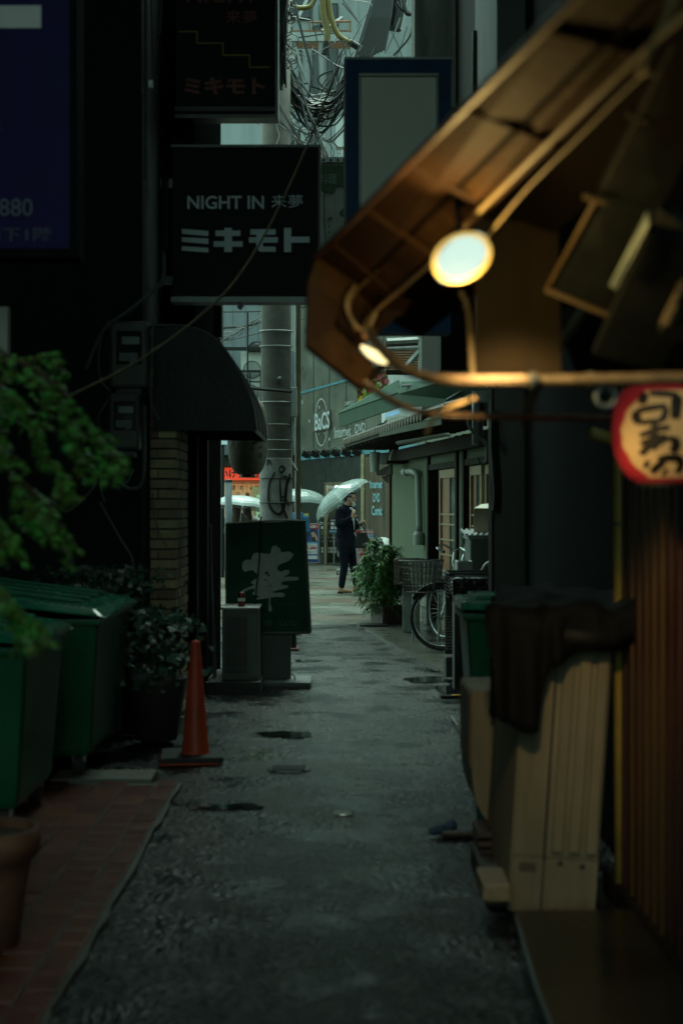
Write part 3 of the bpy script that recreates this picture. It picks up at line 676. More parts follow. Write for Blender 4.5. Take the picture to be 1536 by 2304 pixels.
MB().bx(X(650,19), X(663,19), 19, 19.15, H(790,19), H(600,19)).build('duct', palep, t, True)
# ================================================================== cables
def tangle(name, label, a, b_, n, s, jit, r=.011, mat=cable, grp=None):
    mb = MB(); rnd = random.Random(len(label) + n)
    for k in range(n):
        pa = Vector(a)+Vector((rnd.uniform(-1,1),rnd.uniform(-1,1)*.6,rnd.uniform(-1,1)))*jit; pb = Vector(b_)+Vector((rnd.uniform(-1,1),rnd.uniform(-1,1)*.6,rnd.uniform(-1,1)))*jit
        p = sag(pa, pb, s*rnd.uniform(.6,1.25), 14)
        ph = rnd.uniform(0,6)
        p = [q+Vector((0,0,.012*math.sin(i*1.7+ph))) for i, q in enumerate(p)]
        mb.tube(p, r*rnd.uniform(.5,1.2), 4)
    o = mb.build(name, mat); return tag(o, label, 'cables', grp)
z = 16.6
tangle('cable_bundle', 'thick sagging bundle of black cables between the upper sign and the blue framed sign', P(628,150,z), P(790,150,z), 26, .62, .14, .012)
tangle('cable_bundle', 'looser grey cables drooping under the thick black bundle', P(625,185,z), P(790,190,z+.3), 16, .38, .16, .008, cableg)
tangle('cable_bundle', 'bundle of cables coming down the right edge of the upper dark sign', P(634,-40,15.5), P(632,200,16), 22, .0, .07, .012)
tangle('cable_bundle', 'crossing cables falling from the bundle behind the green sign', P(640,230,16.3), P(775,420,16), 9, .05, .25, .01)
tangle('cable_bundle', 'crossing cables rising from lower left to the blue framed sign edge', P(640,330,17), P(790,100,17), 8, .12, .3, .009)
mb = MB()
rnd = random.Random(4)
for k in range(26):
    c = P(rnd.uniform(630,660), rnd.uniform(10,150), 16.2); rr = rnd.uniform(.03,.075)
    a = rnd.uniform(0,3)
    mb.tube([c+Vector((rr*math.cos(q*.52+a), .02*q/12, rr*math.sin(q*.52+a)*1.1)) for q in range(12)], .006, 4)
tag(mb.build('coiled_cable', cable), 'coils of thin black cable hanging beside the upper dark sign', 'cables')
mb = MB(); rnd = random.Random(9)
for k in range(34):
    a = P(rnd.uniform(625,790), rnd.uniform(-20,330), rnd.uniform(16,20)); b_ = a+Vector((rnd.uniform(-.5,.5),rnd.uniform(-.3,.3),rnd.uniform(-.9,.9)))
    mid = a.lerp(b_,.5)+Vector((rnd.uniform(-.25,.25),0,rnd.uniform(-.3,.1)))
    mb.tube(spline([a,mid,b_],6), rnd.uniform(.004,.011), 4)
tag(mb.build('loose_wires', cable), 'loose thin wires curling through the tangle above the street', 'cables', kind='stuff')
def wire(label, pts, r=.008, mat=cable, name='overhead_wire'):
    o = MB().tube(spline(pts, 8), r, 6).build(name, mat); return tag(o, label, 'wire')
wire('long black wire dropping from the top between the yellow sleeves and the bundle', [P(660,0,17),P(683,90,17),P(700,160,17),P(695,215,17),P(680,240,17)], .018)
wire('round black cable loop left of the blue framed sign', [P(775,148,17),P(730,165,17),P(715,180,17),P(735,200,17),P(772,190,17)], .012)
wire('white zigzag cable hanging beside the pole top under the upper dark sign', [P(620,265,16.2),P(624,290,16.2),P(628,305,16.2),P(622,325,16.2)], .008, palep)
wire('pale looped cable right of the rusty post', [P(725,310,17),P(745,318,17),P(775,290,17)], .014, cableg)
wire('black cable hanging over the white part of the narrow green sign', [P(731,365,13.7),P(729,450,13.7),P(731,520,13.7),P(738,560,13.7)], .006)
for i, (a, b_, c, d, l) in enumerate(((490,775,600,700,'steepest thin wire'),(500,738,600,722,'doubled wire'),(500,702,690,690,'topmost thin wire'),(495,770,690,715,'pale wire'))):
    wire(l+' left of the utility pole under the large dark sign', [P(a,b_,20),P((a+c)/2,(b_+d)/2+4,20),P(c,d,20)], .009 if i != 1 else .016, cable if i < 3 else cableg)
wire('dark horizontal bar passing in front of the utility pole', [P(560,873,15.8),P(600,876,15.9),P(654,881,16.2)], .022)
tangle('cable_bundle', 'small knot of thin wires left of the utility pole', P(500,762,19.5), P(600,708,19.5), 7, .03, .06, .007, cableg)
wire('black cables looping right of the transformer at the top', [P(905,-5,18),P(915,30,18),P(940,25,18)], .03)
wire('second black cable looping right of the transformer', [P(890,5,18),P(905,22,18),P(940,35,18)], .025)
wire('thin wire curving down beside the grey timber pillar', [P(928,55,15),P(920,85,15),P(885,125,15)], .012)
for i, (a, b_) in enumerate((((900,40),(865,120)),((915,60),(890,130)),((880,70),(905,130)))): wire(['first','second','third'][i]+' slanting thin pole wire in the gap left of the grey pillar', [P(a[0],a[1],20),P((a[0]+b_[0])/2+2,(a[1]+b_[1])/2,20),P(b_[0],b_[1],20)], .014, cableg)

# ================================================================== green walled eating house on the right
GC = 1.03+.128*18.8
def G(px, py, f=0):                                    # point on its alley wall, f metres in front
    z = GC/((px-CX)/F+.128); p = P(px, py, z); return p + Vector((-.992, -.127, 0))*f
def GF(px, py, f): return P(px, py, (GC-1.008*f)/((px-CX)/F+.128))
def GX(s, h, f=0):                                     # s metres along the wall from its far corner
    p = Vector((.81, 20.5, h)) + Vector((.127,-.992,0))*s; return p + Vector((-.992,-.127,0))*f
def GS(px): return (20.5-GC/((px-CX)/F+.128))/.992
gh = thing('green_house', 'low eating house with green plaster wall, tiled eaves and sliding wooden doors', 'building', (.81, 20.5, 0))
def gbox(mb, s0, s1, h0, h1, f0, f1):
    mb.add([GX(s0,h0,f1),GX(s1,h0,f1),GX(s1,h0,f0),GX(s0,h0,f0),GX(s0,h1,f1),GX(s1,h1,f1),GX(s1,h1,f0),GX(s0,h1,f0)],
           [(0,1,2,3),(7,6,5,4),(4,5,1,0),(5,6,2,1),(6,7,3,2),(7,4,0,3)])
d1a, d1b, d2a, d2b = GS(966), GS(1030), GS(1046), 6.0
mb = MB()
gbox(mb, 0, d1a, .62, 2.3, -.15, 0); gbox(mb, d1b+.0, d2a, 0, 2.3, -.15, 0); gbox(mb, d1a, d1b, 2.02, 2.3, -.15, -.005); gbox(mb, d2a, d2b, 2.02, 2.3, -.15, -.005)
gbox(mb, 0, .1, 0, 2.3, -4, -.15); mb.build('wall', greenwall, gh, True)
mb = MB(); stone = M('stone_tile', (.2,.2,.17), .45, var=.3, scale=8, island=.4, bump=.2)
for i in range(int(d1a/.3)+1):
    for j in range(3):
        s0 = i*.3; s1 = min(s0+.293, d1a)
        if s1 > s0: gbox(mb, s0, s1, j*.205+.03, j*.205+.225, -.15, .012+.003*((i+j)%2))
mb.build('stone_base', stone, gh, True)
mb = MB(); gbox(mb, -.06, .02, 0, 2.4, -.1, .03); mb.build('corner_post', woodd, gh, True)
mb = MB()
for s in (d1a, d1b, d2a): gbox(mb, s-.05, s+.05, 0, 2.3, -.1, .03)
gbox(mb, d1a, d1b, 1.95, 2.02, -.08, .02); gbox(mb, d2a, d2b, 1.95, 2.02, -.08, .02)
mb.build('door_posts', darkwood, gh, True)
screenw = M('screen_wood', (.42,.3,.17), .55, var=.15, bump=.1)
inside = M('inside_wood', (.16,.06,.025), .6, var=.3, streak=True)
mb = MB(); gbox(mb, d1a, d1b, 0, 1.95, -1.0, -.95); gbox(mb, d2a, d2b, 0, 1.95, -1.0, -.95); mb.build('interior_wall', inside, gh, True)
def sliding_door(s0, s1, f):
    d = MB(); 
    w = .055
    gbox(d, s0, s0+w, 0, 1.94, f, f+.03); gbox(d, s1-w, s1, 0, 1.94, f, f+.03); gbox(d, s0, s1, 1.84, 1.94, f, f+.029); gbox(d, s0, s1, 0, .25, f, f+.029)
    o = d.build('sliding_door', screenw, gh, True)
    g = MB(); m = (s0+s1)/2; gbox(g, m-.012, m+.012, .25, 1.84, f+.008, f+.024)
    for h in (.72, .92, 1.1, 1.28, 1.4): gbox(g, s0+w, s1-w, h, h+.02, f+.006, f+.022)
    g.build('lattice', screenw, o, False)
    p = MB(); gbox(p, s0+w, s1-w, .25, .75, f+.002, f+.004); p.build('frosted_pane', glassw, o, False)
    p = MB(); gbox(p, s0+w, m-.1, .75, 1.84, f+.001, f+.003); p.build('board_panel', M('lit_board', (.3,.12,.045), .5, var=.25, streak=True), o, False)
    p = MB(); gbox(p, m-.1, s1-w, .75, 1.84, f+.001, f+.003); p.build('clear_pane', M('grey_glass', (.16,.2,.17), .15, bump=0), o, False)
    for c in o.children: c.data.transform(Matrix.Translation((-.81,-20.5,0)))
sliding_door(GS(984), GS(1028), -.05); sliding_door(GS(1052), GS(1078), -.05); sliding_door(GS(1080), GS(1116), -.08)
# beam and rafters below the eave
mb = MB(); gbox(mb, -.3, 6, 2.12, 2.26, .02, .12); gbox(mb, .9, 1.4, 2.08, 2.12, .02, .3); mb.build('eave_beam', darkwood, gh, True)
mb = MB()
for k in range(26): gbox(mb, -.4+k*.25, -.4+k*.25+.06, 2.33, 2.4, .0, .62)
mb.build('rafters', darkwood, gh, True)
# tiled lower roof: rows of half-round tiles ending at the eave
tilem = M('roof_tile', (.04,.042,.036), .6, spec=.2, var=.35, scale=7, island=.4, bump=.15)
mb = MB(); mb.add([GX(-.1,2.36,.64),GX(6,2.36,.64),GX(6,2.75,-.48),GX(-.1,2.75,-.48),GX(-.1,2.42,.64),GX(6,2.42,.64),GX(6,2.82,-.48),GX(-.1,2.82,-.48)],[(0,1,2,3),(7,6,5,4),(4,5,1,0),(5,6,2,1),(6,7,3,2),(7,4,0,3)])
for k in range(34):
    s = -.05+k*.18
    for j in range(5):
        f0 = .68-j*.24; h0 = 2.42+j*.084+.012
        mb.tube([GX(s,h0,f0), GX(s,h0+.07,f0-.24)], [.052,.045], 8)
mb.build('tiled_eave', tilem, gh, True)
for k in range(34):
    s = -.05+k*.18; MB().tube([GX(s,2.43,.695),GX(s,2.43,.675)], .05, 10).build('round_tile_end', M('tile_end',(.13,.115,.08),.45,var=.4,island=.4), gh, True)
# green metal gutter box over the doors
mb = MB(); mb.plate([GF(858,966,.66),GF(858,983,.66),GF(999,955,.66),GF(999,942,.66)], .03); mb.plate([GF(858,966,.67),GF(999,942,.67),GF(1003,922,.4),GF(880,944,.4)], .02); mb.plate([GF(890,993,.6),GF(1008,973,.6),GF(1008,977,.62),GF(890,998,.62)], .03)
mb.build('copper_gutter', M('green_copper', (.055,.075,.045), .6, metal=.0, spec=.25, var=.4, streak=True), gh, True)
mb = MB(); gbox(mb, -.3, 6, 2.8, 5.5, -3, -.5); mb.build('upper_wall', darkwood, gh, True)
# green awning above
awn = thing('green_awning', 'weathered green metal awning above the tiled eave on the right', 'awning', P(800,930,20))
gm = M('awning_green', (.035,.085,.055), .65, spec=.2, metal=.0, var=.3, scale=3, bump=.15, streak=True)
mb = MB()
a1,a2,a3,a4 = P(762,932,21.3),P(762,961,21.3),P(900,915,17.6),P(900,884,17.6)
mb.plate([a1,a2,a3,a4], -.03)
mb.plate([a1,a4,P(898,857,17.9),P(783,918,22.2)], .02)
mb.plate([a4+Vector((0.0,0.02,0)),a3+Vector((0,.02,0)),P(1100,905,14.6),P(1100,862,14.2),P(1003,855,15.2),P(906,857,17.7)], .03)
mb.build('awning_sheet', gm, awn, True)
MB().tube([P(905,868,17.2),P(1010,858,16)], .02, 6).build('stay_rod', blackm, awn, True); MB().tube([P(1005,900,15.3),P(1060,868,14.8)], .015, 6).build('stay_rod', blackm, awn, True)
MB().tube([P(900,890,17.7),G(905,900,-.3)], .03).build('bracket', blackm, awn, True)
# downpipe
t = thing('downpipe', 'pale plastic downpipe with an elbow on the green plaster wall', 'pipe', G(950,1225,.07))
mb = MB(); mb.tube(spline([G(928,1062,.1),G(940,1060,.1),G(948,1064,.08),G(950,1075,.06),G(952,1120,.06),G(954,1195,.06)],6), .042, 12); mb.build('pipe', pipew, t, True, True)
MB().tube([G(926,1062,.1),G(933,1062,.1)], .055, 12).build('collar', pipew, t, True)
MB().tube([G(954,1195,.07),G(954,1198,.07),G(954,1203,.07),G(954,1226,.07)], [.045,.055,.07,.07], 12).build('foot_socket', pipew, t, True)
t = thing('corner_lamp', 'ribbed glass lamp hanging under the far end of the tiled eave', 'lamp', P(843,1045,20))
MB().lathe([(.001,-.2),(.06,-.2),(.075,.06),(.07,.08)], P(843,1030,20), 14).build('ribbed_shade', glassw, t, True); MB().tube([P(843,1018,20),P(843,1000,20)], .012).build('stem', blackm, t, True)
t = thing('curved_bracket', 'pale curved metal strap standing out from the eave beam', 'bracket', P(880,1044,19.5))
MB().tube(spline([P(886,1012,19.5),P(880,1022,19.5),P(877,1044,19.5)],5), .022, 6).build('strap', palep, t, True)
t = thing('gate_canopy', 'little dark tiled canopy sticking out left of the green wall corner', 'canopy', P(866,1080,20.8))
mb = MB(); mb.plate([P(845,1063,20.9),P(862,1052,20.7),P(880,1044,20.4),P(880,1068,20.4),P(862,1070,20.7),P(848,1070,20.9)], .35); mb.plate([P(857,1072,20.8),P(878,1070,20.5),P(878,1090,20.5),P(868,1085,20.7)], .2); mb.build('roof', darkwood, t, True)
# food picture panel, white wall and struts above
t = thing('food_billboard', 'colourful food picture billboard peeping over the green awning', 'billboard', P(835,880,25))
z = 25
MB().bx(P(803,0,z).x,P(872,0,z).x,z,z+.1,P(0,915,z).z,P(0,835,z).z).build('panel', flatm('picture_brown',(.12,.06,.03)), t, True)
foodc = [flatm('food_red',(.4,.05,.04)), yelp, flatm('food_green',(.1,.3,.05)), flatm('food_cream',(.6,.5,.25)), flatm('food_pink',(.45,.12,.12))]
rnd = random.Random(3); mbs = [MB() for _ in foodc]
for k in range(90):
    i = rnd.randrange(5); c = P(rnd.uniform(806,870), rnd.uniform(842,912), z-.004-k*.0006); s = rnd.uniform(.02,.06)
    mbs[i].poly([c+Vector((s*math.cos(q*1.05)*rnd.uniform(.6,1.2),0,s*math.sin(q*1.05))) for q in range(6)])
for q, m in zip(mbs, foodc): q.build('food_print', m, t, True)
t = thing('white_annex', 'white walled upper storey with a post and braces above the green awning', 'building', P(930,870,26))
z = 26
MB().bx(P(866,0,z).x,P(1000,0,z).x,z,z+2,P(0,945,z).z,P(0,838,z).z).build('wall', palep, t, True)
MB().tube([P(953,840,22),P(953,740,22)], .09, 14).build('round_post', pipew, t, True)
mb = MB(); mb.tube([P(905,835,22),P(944,790,22)], .045, 4); mb.tube([P(870,768,22),P(944,764,22)], .045, 4); mb.tube([P(870,785,22),P(940,782,22)],.03,4); mb.build('braces', greyp, t, True)
mb = MB()
for k in range(9): mb.bx(P(868,0,24).x,P(945,0,24).x,24,24.05,P(0,788+k*5.5,24).z,P(0,785+k*5.5,24).z)
mb.build('louvre', rustm, t, True)
MB().bx(P(868,0,24.2).x,P(950,0,24.2).x,24.2,24.3,P(0,840,24).z,P(0,760,24).z).build('louvre_back', darkwood, t, True)
t = thing('lit_sign_strip', 'narrow blue and white lit sign sliver under the green awning', 'sign', P(885,928,24))
MB().plate([P(868,930,24),P(900,921,24),P(898,930,24),P(866,940,24)], .05).build('face', M('lit_blue',(.3,.6,.9),.5,emit=1.0,ecol=(.4,.7,1),bump=0), t, True)
MB().plate([P(850,955,24.2),P(902,936,24.2),P(900,1000,24.2),P(850,1010,24.2)], .05).build('dark_sign_below', blkp, t, True)

# ================================================================== potted bamboo
def leaf(mb, p, d, n, L, w):
    d = d.normalized(); s = d.cross(n).normalized()*w; 
    tip = p + d*L - Vector((0,0,L*.25))
    m = p + d*L*.45
    mb.add([p, m+s, tip, m-s], [(0,1,2,3)])
t = thing('planter', 'square brown slatted planter at the corner of the concrete apron', 'planter', (P(876,0,17.9).x, 17.9, .03), R(24))
mb = MB()
for sx, sy, a in ((0,-1,0),(0,1,0),(-1,0,1),(1,0,1)):
    for k in range(5):
        o = -.136+k*.068
        c = (o, sy*.17, .11) if not a else (sx*.17, o, .11)
        mb.box(c, (.062,.02,.22) if not a else (.02,.062,.22))
planterm = M('planter_plastic', (.055,.035,.028), .5, var=.3)
mb.build('slats', planterm, t); MB().bx(-.19,.19,-.19,-.16,.2,.235).bx(-.19,.19,.16,.19,.2,.235).bx(-.19,-.16,-.16,.16,.2,.235).bx(.16,.19,-.16,.16,.2,.235).build('rim', planterm, t, bevel=.006)
MB().bx(-.155,.155,-.155,.155,.02,.2).build('soil', M('soil',(.03,.022,.015),.9,bump=.8), t)
t = thing('bamboo_plant', 'bushy bright green bamboo with drooping narrow leaves in the square planter', 'plant', (P(868,0,17.85).x, 17.85, .24))
mb = MB(); st = MB(); rnd = random.Random(5)
for k in range(60):
    a = rnd.uniform(0,6.283); rad = rnd.uniform(.06,.32)*(1.05 if math.cos(a)<0 else .8); hh = rnd.uniform(.3,.88)*(1-.3*(rad/.33)**2)
    top = Vector((rad*math.cos(a)-.05, rad*math.sin(a)*.75, hh))
    p = spline([Vector((rnd.uniform(-.12,.12),rnd.uniform(-.12,.12),0)), top*.6+Vector((0,0,hh*.25)), top, top+Vector((math.cos(a)*.07,math.sin(a)*.06,-.1-rnd.uniform(0,.22)))], 7)
    st.tube(p, [.006*(1-.8*i/(len(p)-1)) for i in range(len(p))], 4)
    for i in range(5, len(p)):
        for q in range(9):
            b_ = rnd.uniform(0,6.283); d = Vector((math.cos(b_), math.sin(b_), rnd.uniform(-.9,.35)))
            leaf(mb, p[i]+Vector((rnd.uniform(-.03,.03),)*3), d+Vector((math.cos(a),math.sin(a),0))*.4, Vector((rnd.uniform(-1,1),rnd.uniform(-1,1),1)), rnd.uniform(.05,.11), rnd.uniform(.005,.009))
for k in range(1500):                                    # leaves low in the clump, spilling over the rim
    a = rnd.uniform(0,6.283); rad = rnd.uniform(.08,.31)*(1.0 if math.cos(a)<0 else .8); p = Vector((rad*math.cos(a)-.02, rad*math.sin(a)*.8, rnd.uniform(-.05,.6)))
    b_ = rnd.uniform(0,6.283); leaf(mb, p, Vector((math.cos(b_)*.6,math.sin(b_)*.6,rnd.uniform(-1,.1))), Vector((rnd.uniform(-1,1),rnd.uniform(-1,1),1)), rnd.uniform(.05,.11), rnd.uniform(.005,.009))
mb.build('foliage', leafm, t); st.build('stems', M('stem_green',(.05,.07,.025),.6), t)
tag(MB().box((P(838,0,17.9).x,17.55,.04),(.34,.3,.02)).build('floor_grating', iron), 'flat iron drain grating on the apron beside the square planter', 'grating')

# ================================================================== bicycles
def torus(mb, c, r, t, n=40, m=8, ax='y'):
    for i in range(1):
        vs = []; fs = []
        for i in range(n):
            a = 2*math.pi*i/n
            for j in range(m):
                b_ = 2*math.pi*j/m; rr = r+t*math.cos(b_); vs.append(Vector(c)+Vector((rr*math.cos(a), t*math.sin(b_), rr*math.sin(a))))
        for i in range(n):
            for j in range(m): fs.append((i*m+j, i*m+(j+1)%m, ((i+1)%n)*m+(j+1)%m, ((i+1)%n)*m+j))
        mb.add(vs, fs)
def bicycle(loc, rz, label, frame_mat, basket=True, lean=0):
    t = thing('bicycle', label, 'bicycle', loc, group='bicycles parked on the apron', rot=(R(lean),0,rz))
    RW = .335
    for cx, nm in ((0,'front_wheel'),(1.1,'rear_wheel')):
        w = MB(); torus(w, (cx,0,RW), RW-.018, .018); o = w.build(nm, rubber, t, smooth=True)
        w = MB(); torus(w, (cx,0,RW), RW-.045, .011, 40, 6); w.build('rim', chrome, o, smooth=True)
        w = MB()
        for k in range(28):
            a = 2*math.pi*k/28; b_ = a+(.5 if k%2 else -.5)
            w.tube([(cx+.02*math.cos(b_), .02*(1 if k%4<2 else -1), RW+.02*math.sin(b_)),(cx+(RW-.05)*math.cos(a),0,RW+(RW-.05)*math.sin(a))], .0016, 3)
        w.tube([(cx,-.05,RW),(cx,.05,RW)], .02, 10); w.build('spokes', chrome, o)
        w = MB(); vs = [];
        p = [(cx+(RW+.018)*math.cos(a), 0, RW+(RW+.018)*math.sin(a)) for a in [R(q) for q in (range(20,172,8) if cx else range(35,150,8))]]
        w.tube(p, .022, 5); w.build('mudguard', frame_mat if not cx else blackm, t)
    f = MB(); hd = Vector((.2,0,.86)); bb = Vector((.62,0,.29)); sd = Vector((.74,0,.72)); ra = Vector((1.1,0,RW))
    f.tube(spline([hd, Vector((.35,0,.55)), bb],6), .018); f.tube([hd+Vector((-.01,0,-.07)), Vector((.45,0,.42)), bb+Vector((.02,0,.05))], .014)
    f.tube([bb, sd], .016); 
    for s in (-.05,.05): f.tube([bb+Vector((0,s*.6,0)), ra+Vector((0,s,0))], .01); f.tube([sd+Vector((0,s*.3,-.05)), ra+Vector((0,s,0))], .009)
    f.build('frame', frame_mat, t, smooth=True)
    k = MB(); 
    for s in (-.05,.05): k.tube(spline([Vector((0,s,RW)),Vector((.07,s,.55)),Vector((.15,s*.8,.72))],5), .011)
    k.tube([(.15,0,.7),(.24,0,1.0)], .017); k.build('fork', chrome, t, smooth=True)
    h = MB(); h.tube(spline([(.42,-.28,1.0),(.3,-.27,1.03),(.22,-.14,1.06),(.23,0,1.0),(.22,.14,1.06),(.3,.27,1.03),(.42,.28,1.0)],6), .011); hb = h.build('handlebar', chrome, t, smooth=True)
    for s in (-1,1):
        MB().tube([(.34,.275*s,1.02),(.46,.285*s,.99)], .017).build('grip', rubber, hb)
        MB().tube([(.25,.2*s,1.03),(.33,.24*s,.99),(.4,.25*s,.97)], .006).build('brake_lever', chrome, hb)
    sdl = MB(); sdl.lathe([(.001,.03),(.08,.025),(.11,0),(.08,-.03),(.001,-.03)], (0,0,0), 14)
    for v in sdl.v: v.x *= 1.3; v.y *= (.6 if v.x < 0 else .95)
    for v in sdl.v: v += Vector((.8,0,.84))
    sdl.tube([(.74,0,.7),(.78,0,.82)], .013); sdl.build('saddle', blackp, t, smooth=True)
    c = MB(); torus(c, (.62,-.05,.29), .085, .006, 24, 5); c.tube([(.62,-.06,.29),(.7,-.07,.14)], .009); c.box((.72,-.11,.13),(.08,.08,.02)); c.tube([(.62,.06,.29),(.54,.07,.43)], .009); c.box((.53,.11,.44),(.08,.08,.02)); c.build('crank', chrome, t)
    MB().box((.86,-.06,.31),(.5,.02,.07)).build('chain_guard', frame_mat, t, bevel=.008)
    s = MB(); s.tube([(1.1,-.07,RW),(1.2,-.09,.03),(1.28,-.09,.015)], .008); s.tube([(1.1,.07,RW),(1.2,.09,.03),(1.28,.09,.015)], .008); s.build('stand', steel, t)
    l = MB(); l.tube([(.0,.07,.6),(-.06,.07,.6)], [.03,.04], 12); l.build('headlamp', chrome, t)
    if basket:
        b_ = MB(); x0, x1, y0, y1 = -.4, -.02, -.2, .2; z0, z1 = .6, .92
        def wirept(u, v, h):
            k = .72+.28*(h-z0)/(z1-z0); cx = (x0+x1)/2; return (cx+(u-.5)*(x1-x0)*k, (v-.5)*(y1-y0)*k, h)
        for hh in [z0+(z1-z0)*q/5 for q in range(6)]:
            b_.tube([wirept(0,0,hh),wirept(1,0,hh),wirept(1,1,hh),wirept(0,1,hh),wirept(0,0,hh)], .0042 if 0<hh-z0<.31 else .01, 4)
        for q in range(9):
            u = q/8
            for (ua,va) in ((u,0),(u,1),(0,u),(1,u)): b_.tube([wirept(ua,va,z0),wirept(ua,va,z1)], .0042, 4)
            b_.tube([wirept(u,0,z0),wirept(u,1,z0)], .0025, 4); b_.tube([wirept(0,u,z0),wirept(1,u,z0)], .0025, 4)
        b_.build('basket', blackm, t)
    return t
bicycle((P(993,0,14.5).x, 14.5, .03), R(-16), 'black bicycle with a large wire front basket, its front wheel nearest the alley', blackm)
bicycle((P(1003,0,15.6).x-.03, 15.6, .03), R(-62), 'second bicycle with tan bent handlebar, standing behind the black one by the green wall', M('silver_paint',(.3,.3,.28),.35,metal=.5), basket=False)
# crates by the wall
def crate(loc, rz, d, label, mat, name='crate'):
    t = thing(name, label, 'crate', loc, rz, group='plastic crates by the doors')
    w, l, h = d; mb = MB()
    for k in range(5):
        zz = .02+k*(h-.04)/4
        for s in (-1,1): mb.bx(-w/2,w/2,s*l/2-.008,s*l/2+.008,zz-.004,zz+.004); mb.bx(s*w/2-.008,s*w/2+.008,-l/2,l/2,zz-.004,zz+.004)
    for k in range(7):
        x = -w/2+w*k/6
        for s in (-1,1): mb.bx(x-.006,x+.006,s*l/2-.01,s*l/2+.01,0,h)
        y = -l/2+l*k/6
        for s in (-1,1): mb.bx(s*w/2-.01,s*w/2+.01,y-.006,y+.006,0,h)
    mb.build('lattice_sides', mat, t); MB().bx(-w/2,w/2,-l/2,l/2,0,.012).build('base', mat, t)
    r = MB()
    for s in (-1,1): r.bx(-w/2-.012,w/2+.012,s*l/2-.014,s*l/2+.014,h-.03,h); r.bx(s*w/2-.014,s*w/2+.014,-l/2,l/2,h-.03,h)
    r.build('rim', mat, t, bevel=.004); return t
x = P(922,0,16.9); st_ = thing('stone_step', 'pale stone block under the plastic crates at the foot of the green wall', 'block', (x.x, x.y-.1, .03), R(-7))
MB().bx(-.08,.1,-.2,.2,0,.56).build('block', M('pale_stone',(.24,.27,.25),.5,var=.3), st_, bevel=.01)
crate((x.x-.02, x.y-.15, .59), R(-7), (.3,.42,.3), 'brown slatted crate on the stone block right of the bamboo', M('crate_brown',(.18,.15,.12),.5))
x = P(960,0,15.75) ; s2 = thing('stool', 'low steel rack carrying the grey plastic crate behind the bicycle basket', 'rack', (x.x, x.y, .03), R(-7))
mb = MB()
for a in (-1,1):
    for b_ in (-1,1): mb.tube([(a*.14,b_*.2,0),(a*.14,b_*.2,.56)], .012)
mb.bx(-.16,.16,-.22,.22,.56,.58); mb.build('rack_frame', steel, s2)
crate((x.x, x.y, .61), R(-7), (.3,.4,.3), 'pale grey lattice crate behind the bicycle basket', M('crate_grey',(.38,.38,.33),.5))
# boxes in the corner by the dark building edge
zq = 13.35
t = thing('storage_cabinet', 'dark grey green cabinet standing beyond the dark building edge', 'cabinet', (P(1103,0,zq).x, zq+.3, .03))
x0, x1 = P(1056,0,zq).x, P(1150,0,zq).x
hz = lambda py, zz: P(0,py,zz).z
MB().bx(x0, x1, zq, zq+.5, .03, hz(1213,zq)).build('cabinet_body', M('cabinet_green',(.09,.115,.095),.55,var=.25,streak=True), t, True, bevel=.01)
MB().bx(x0-.015, x1, zq-.015, zq+.5, hz(1213,zq), hz(1207,zq)).build('top_edge', greyp, t, True)
MB().bx(x0-.0, x0+.012, zq-.004, zq, .1, hz(1216,zq)).build('side_edge', palep, t, True)
t = thing('corrugated_sheet', 'wavy translucent corrugated sheet lying on top of the dark cabinet', 'sheet', (P(1103,0,zq).x, zq+.2, hz(1207,zq)))
mb = MB(); vs = []; n = 60; k0 = P(1044,0,zq).x
for i in range(n+1):
    xx = k0+(x1-k0)*i/n; hgt = hz(1200,zq)+.009*math.sin(i*.9)
    vs += [Vector((xx,zq-.08,hgt-.02)), Vector((xx,zq+.45,hgt+.02))]
mb.add(vs, [(2*i,2*i+1,2*i+3,2*i+2) for i in range(n)]); mb.add([v+Vector((0,0,.012)) for v in vs], [(2*i,2*i+2,2*i+3,2*i+1) for i in range(n)])
mb.build('sheet', M('corrugated',(.4,.43,.42),.25,bump=0), t, True, True)
t = thing('cardboard_box', 'cardboard box with a pale top flap on the corrugated sheet', 'box', (P(1090,0,zq).x, zq+.2, hz(1198,zq)), R(-14))
c = t.location.copy(); MB().bx(-.06,.34,-.14,.22,.0,.22).build('box_body', M('cardboard',(.33,.28,.2),.8,var=.12), t, bevel=.003)
MB().plate([(-.06,-.14,.222),(.34,-.14,.222),(.34,.05,.29),(-.02,.05,.26)], .006).build('top_flap', M('box_flap',(.55,.54,.45),.8), t)
MB().bx(-.065,-.06,-.14,.22,.0,.22).build('pale_side', M('box_side',(.5,.5,.42),.8), t)
t = thing('small_tray', 'small grey open tray box at the foot of the dark cabinet', 'box', (P(1042,0,13.1).x, 13.1, .03))
q = MB(); a0, a1 = P(1026,0,13.1).x, P(1060,0,13.1).x; h0, h1 = hz(1287,13.1), hz(1262,13.1)
q.bx(a0,a1,13.0,13.02,h0,h1); q.bx(a0,a1,13.28,13.3,h0,h1); q.bx(a0,a0+.015,13.02,13.28,h0,h1); q.bx(a1-.015,a1,13.02,13.28,h0,h1); q.bx(a0+.015,a1-.015,13.02,13.28,h0,h0+.01); q.bx((a0+a1)/2-.006,(a0+a1)/2+.006,13.02,13.28,h0,h1-.01)
q.build('tray', greyp, t, True); MB().bx(a0+.02,a1-.02,13.04,13.26,.03,h0).build('stand', blackm, t, True)
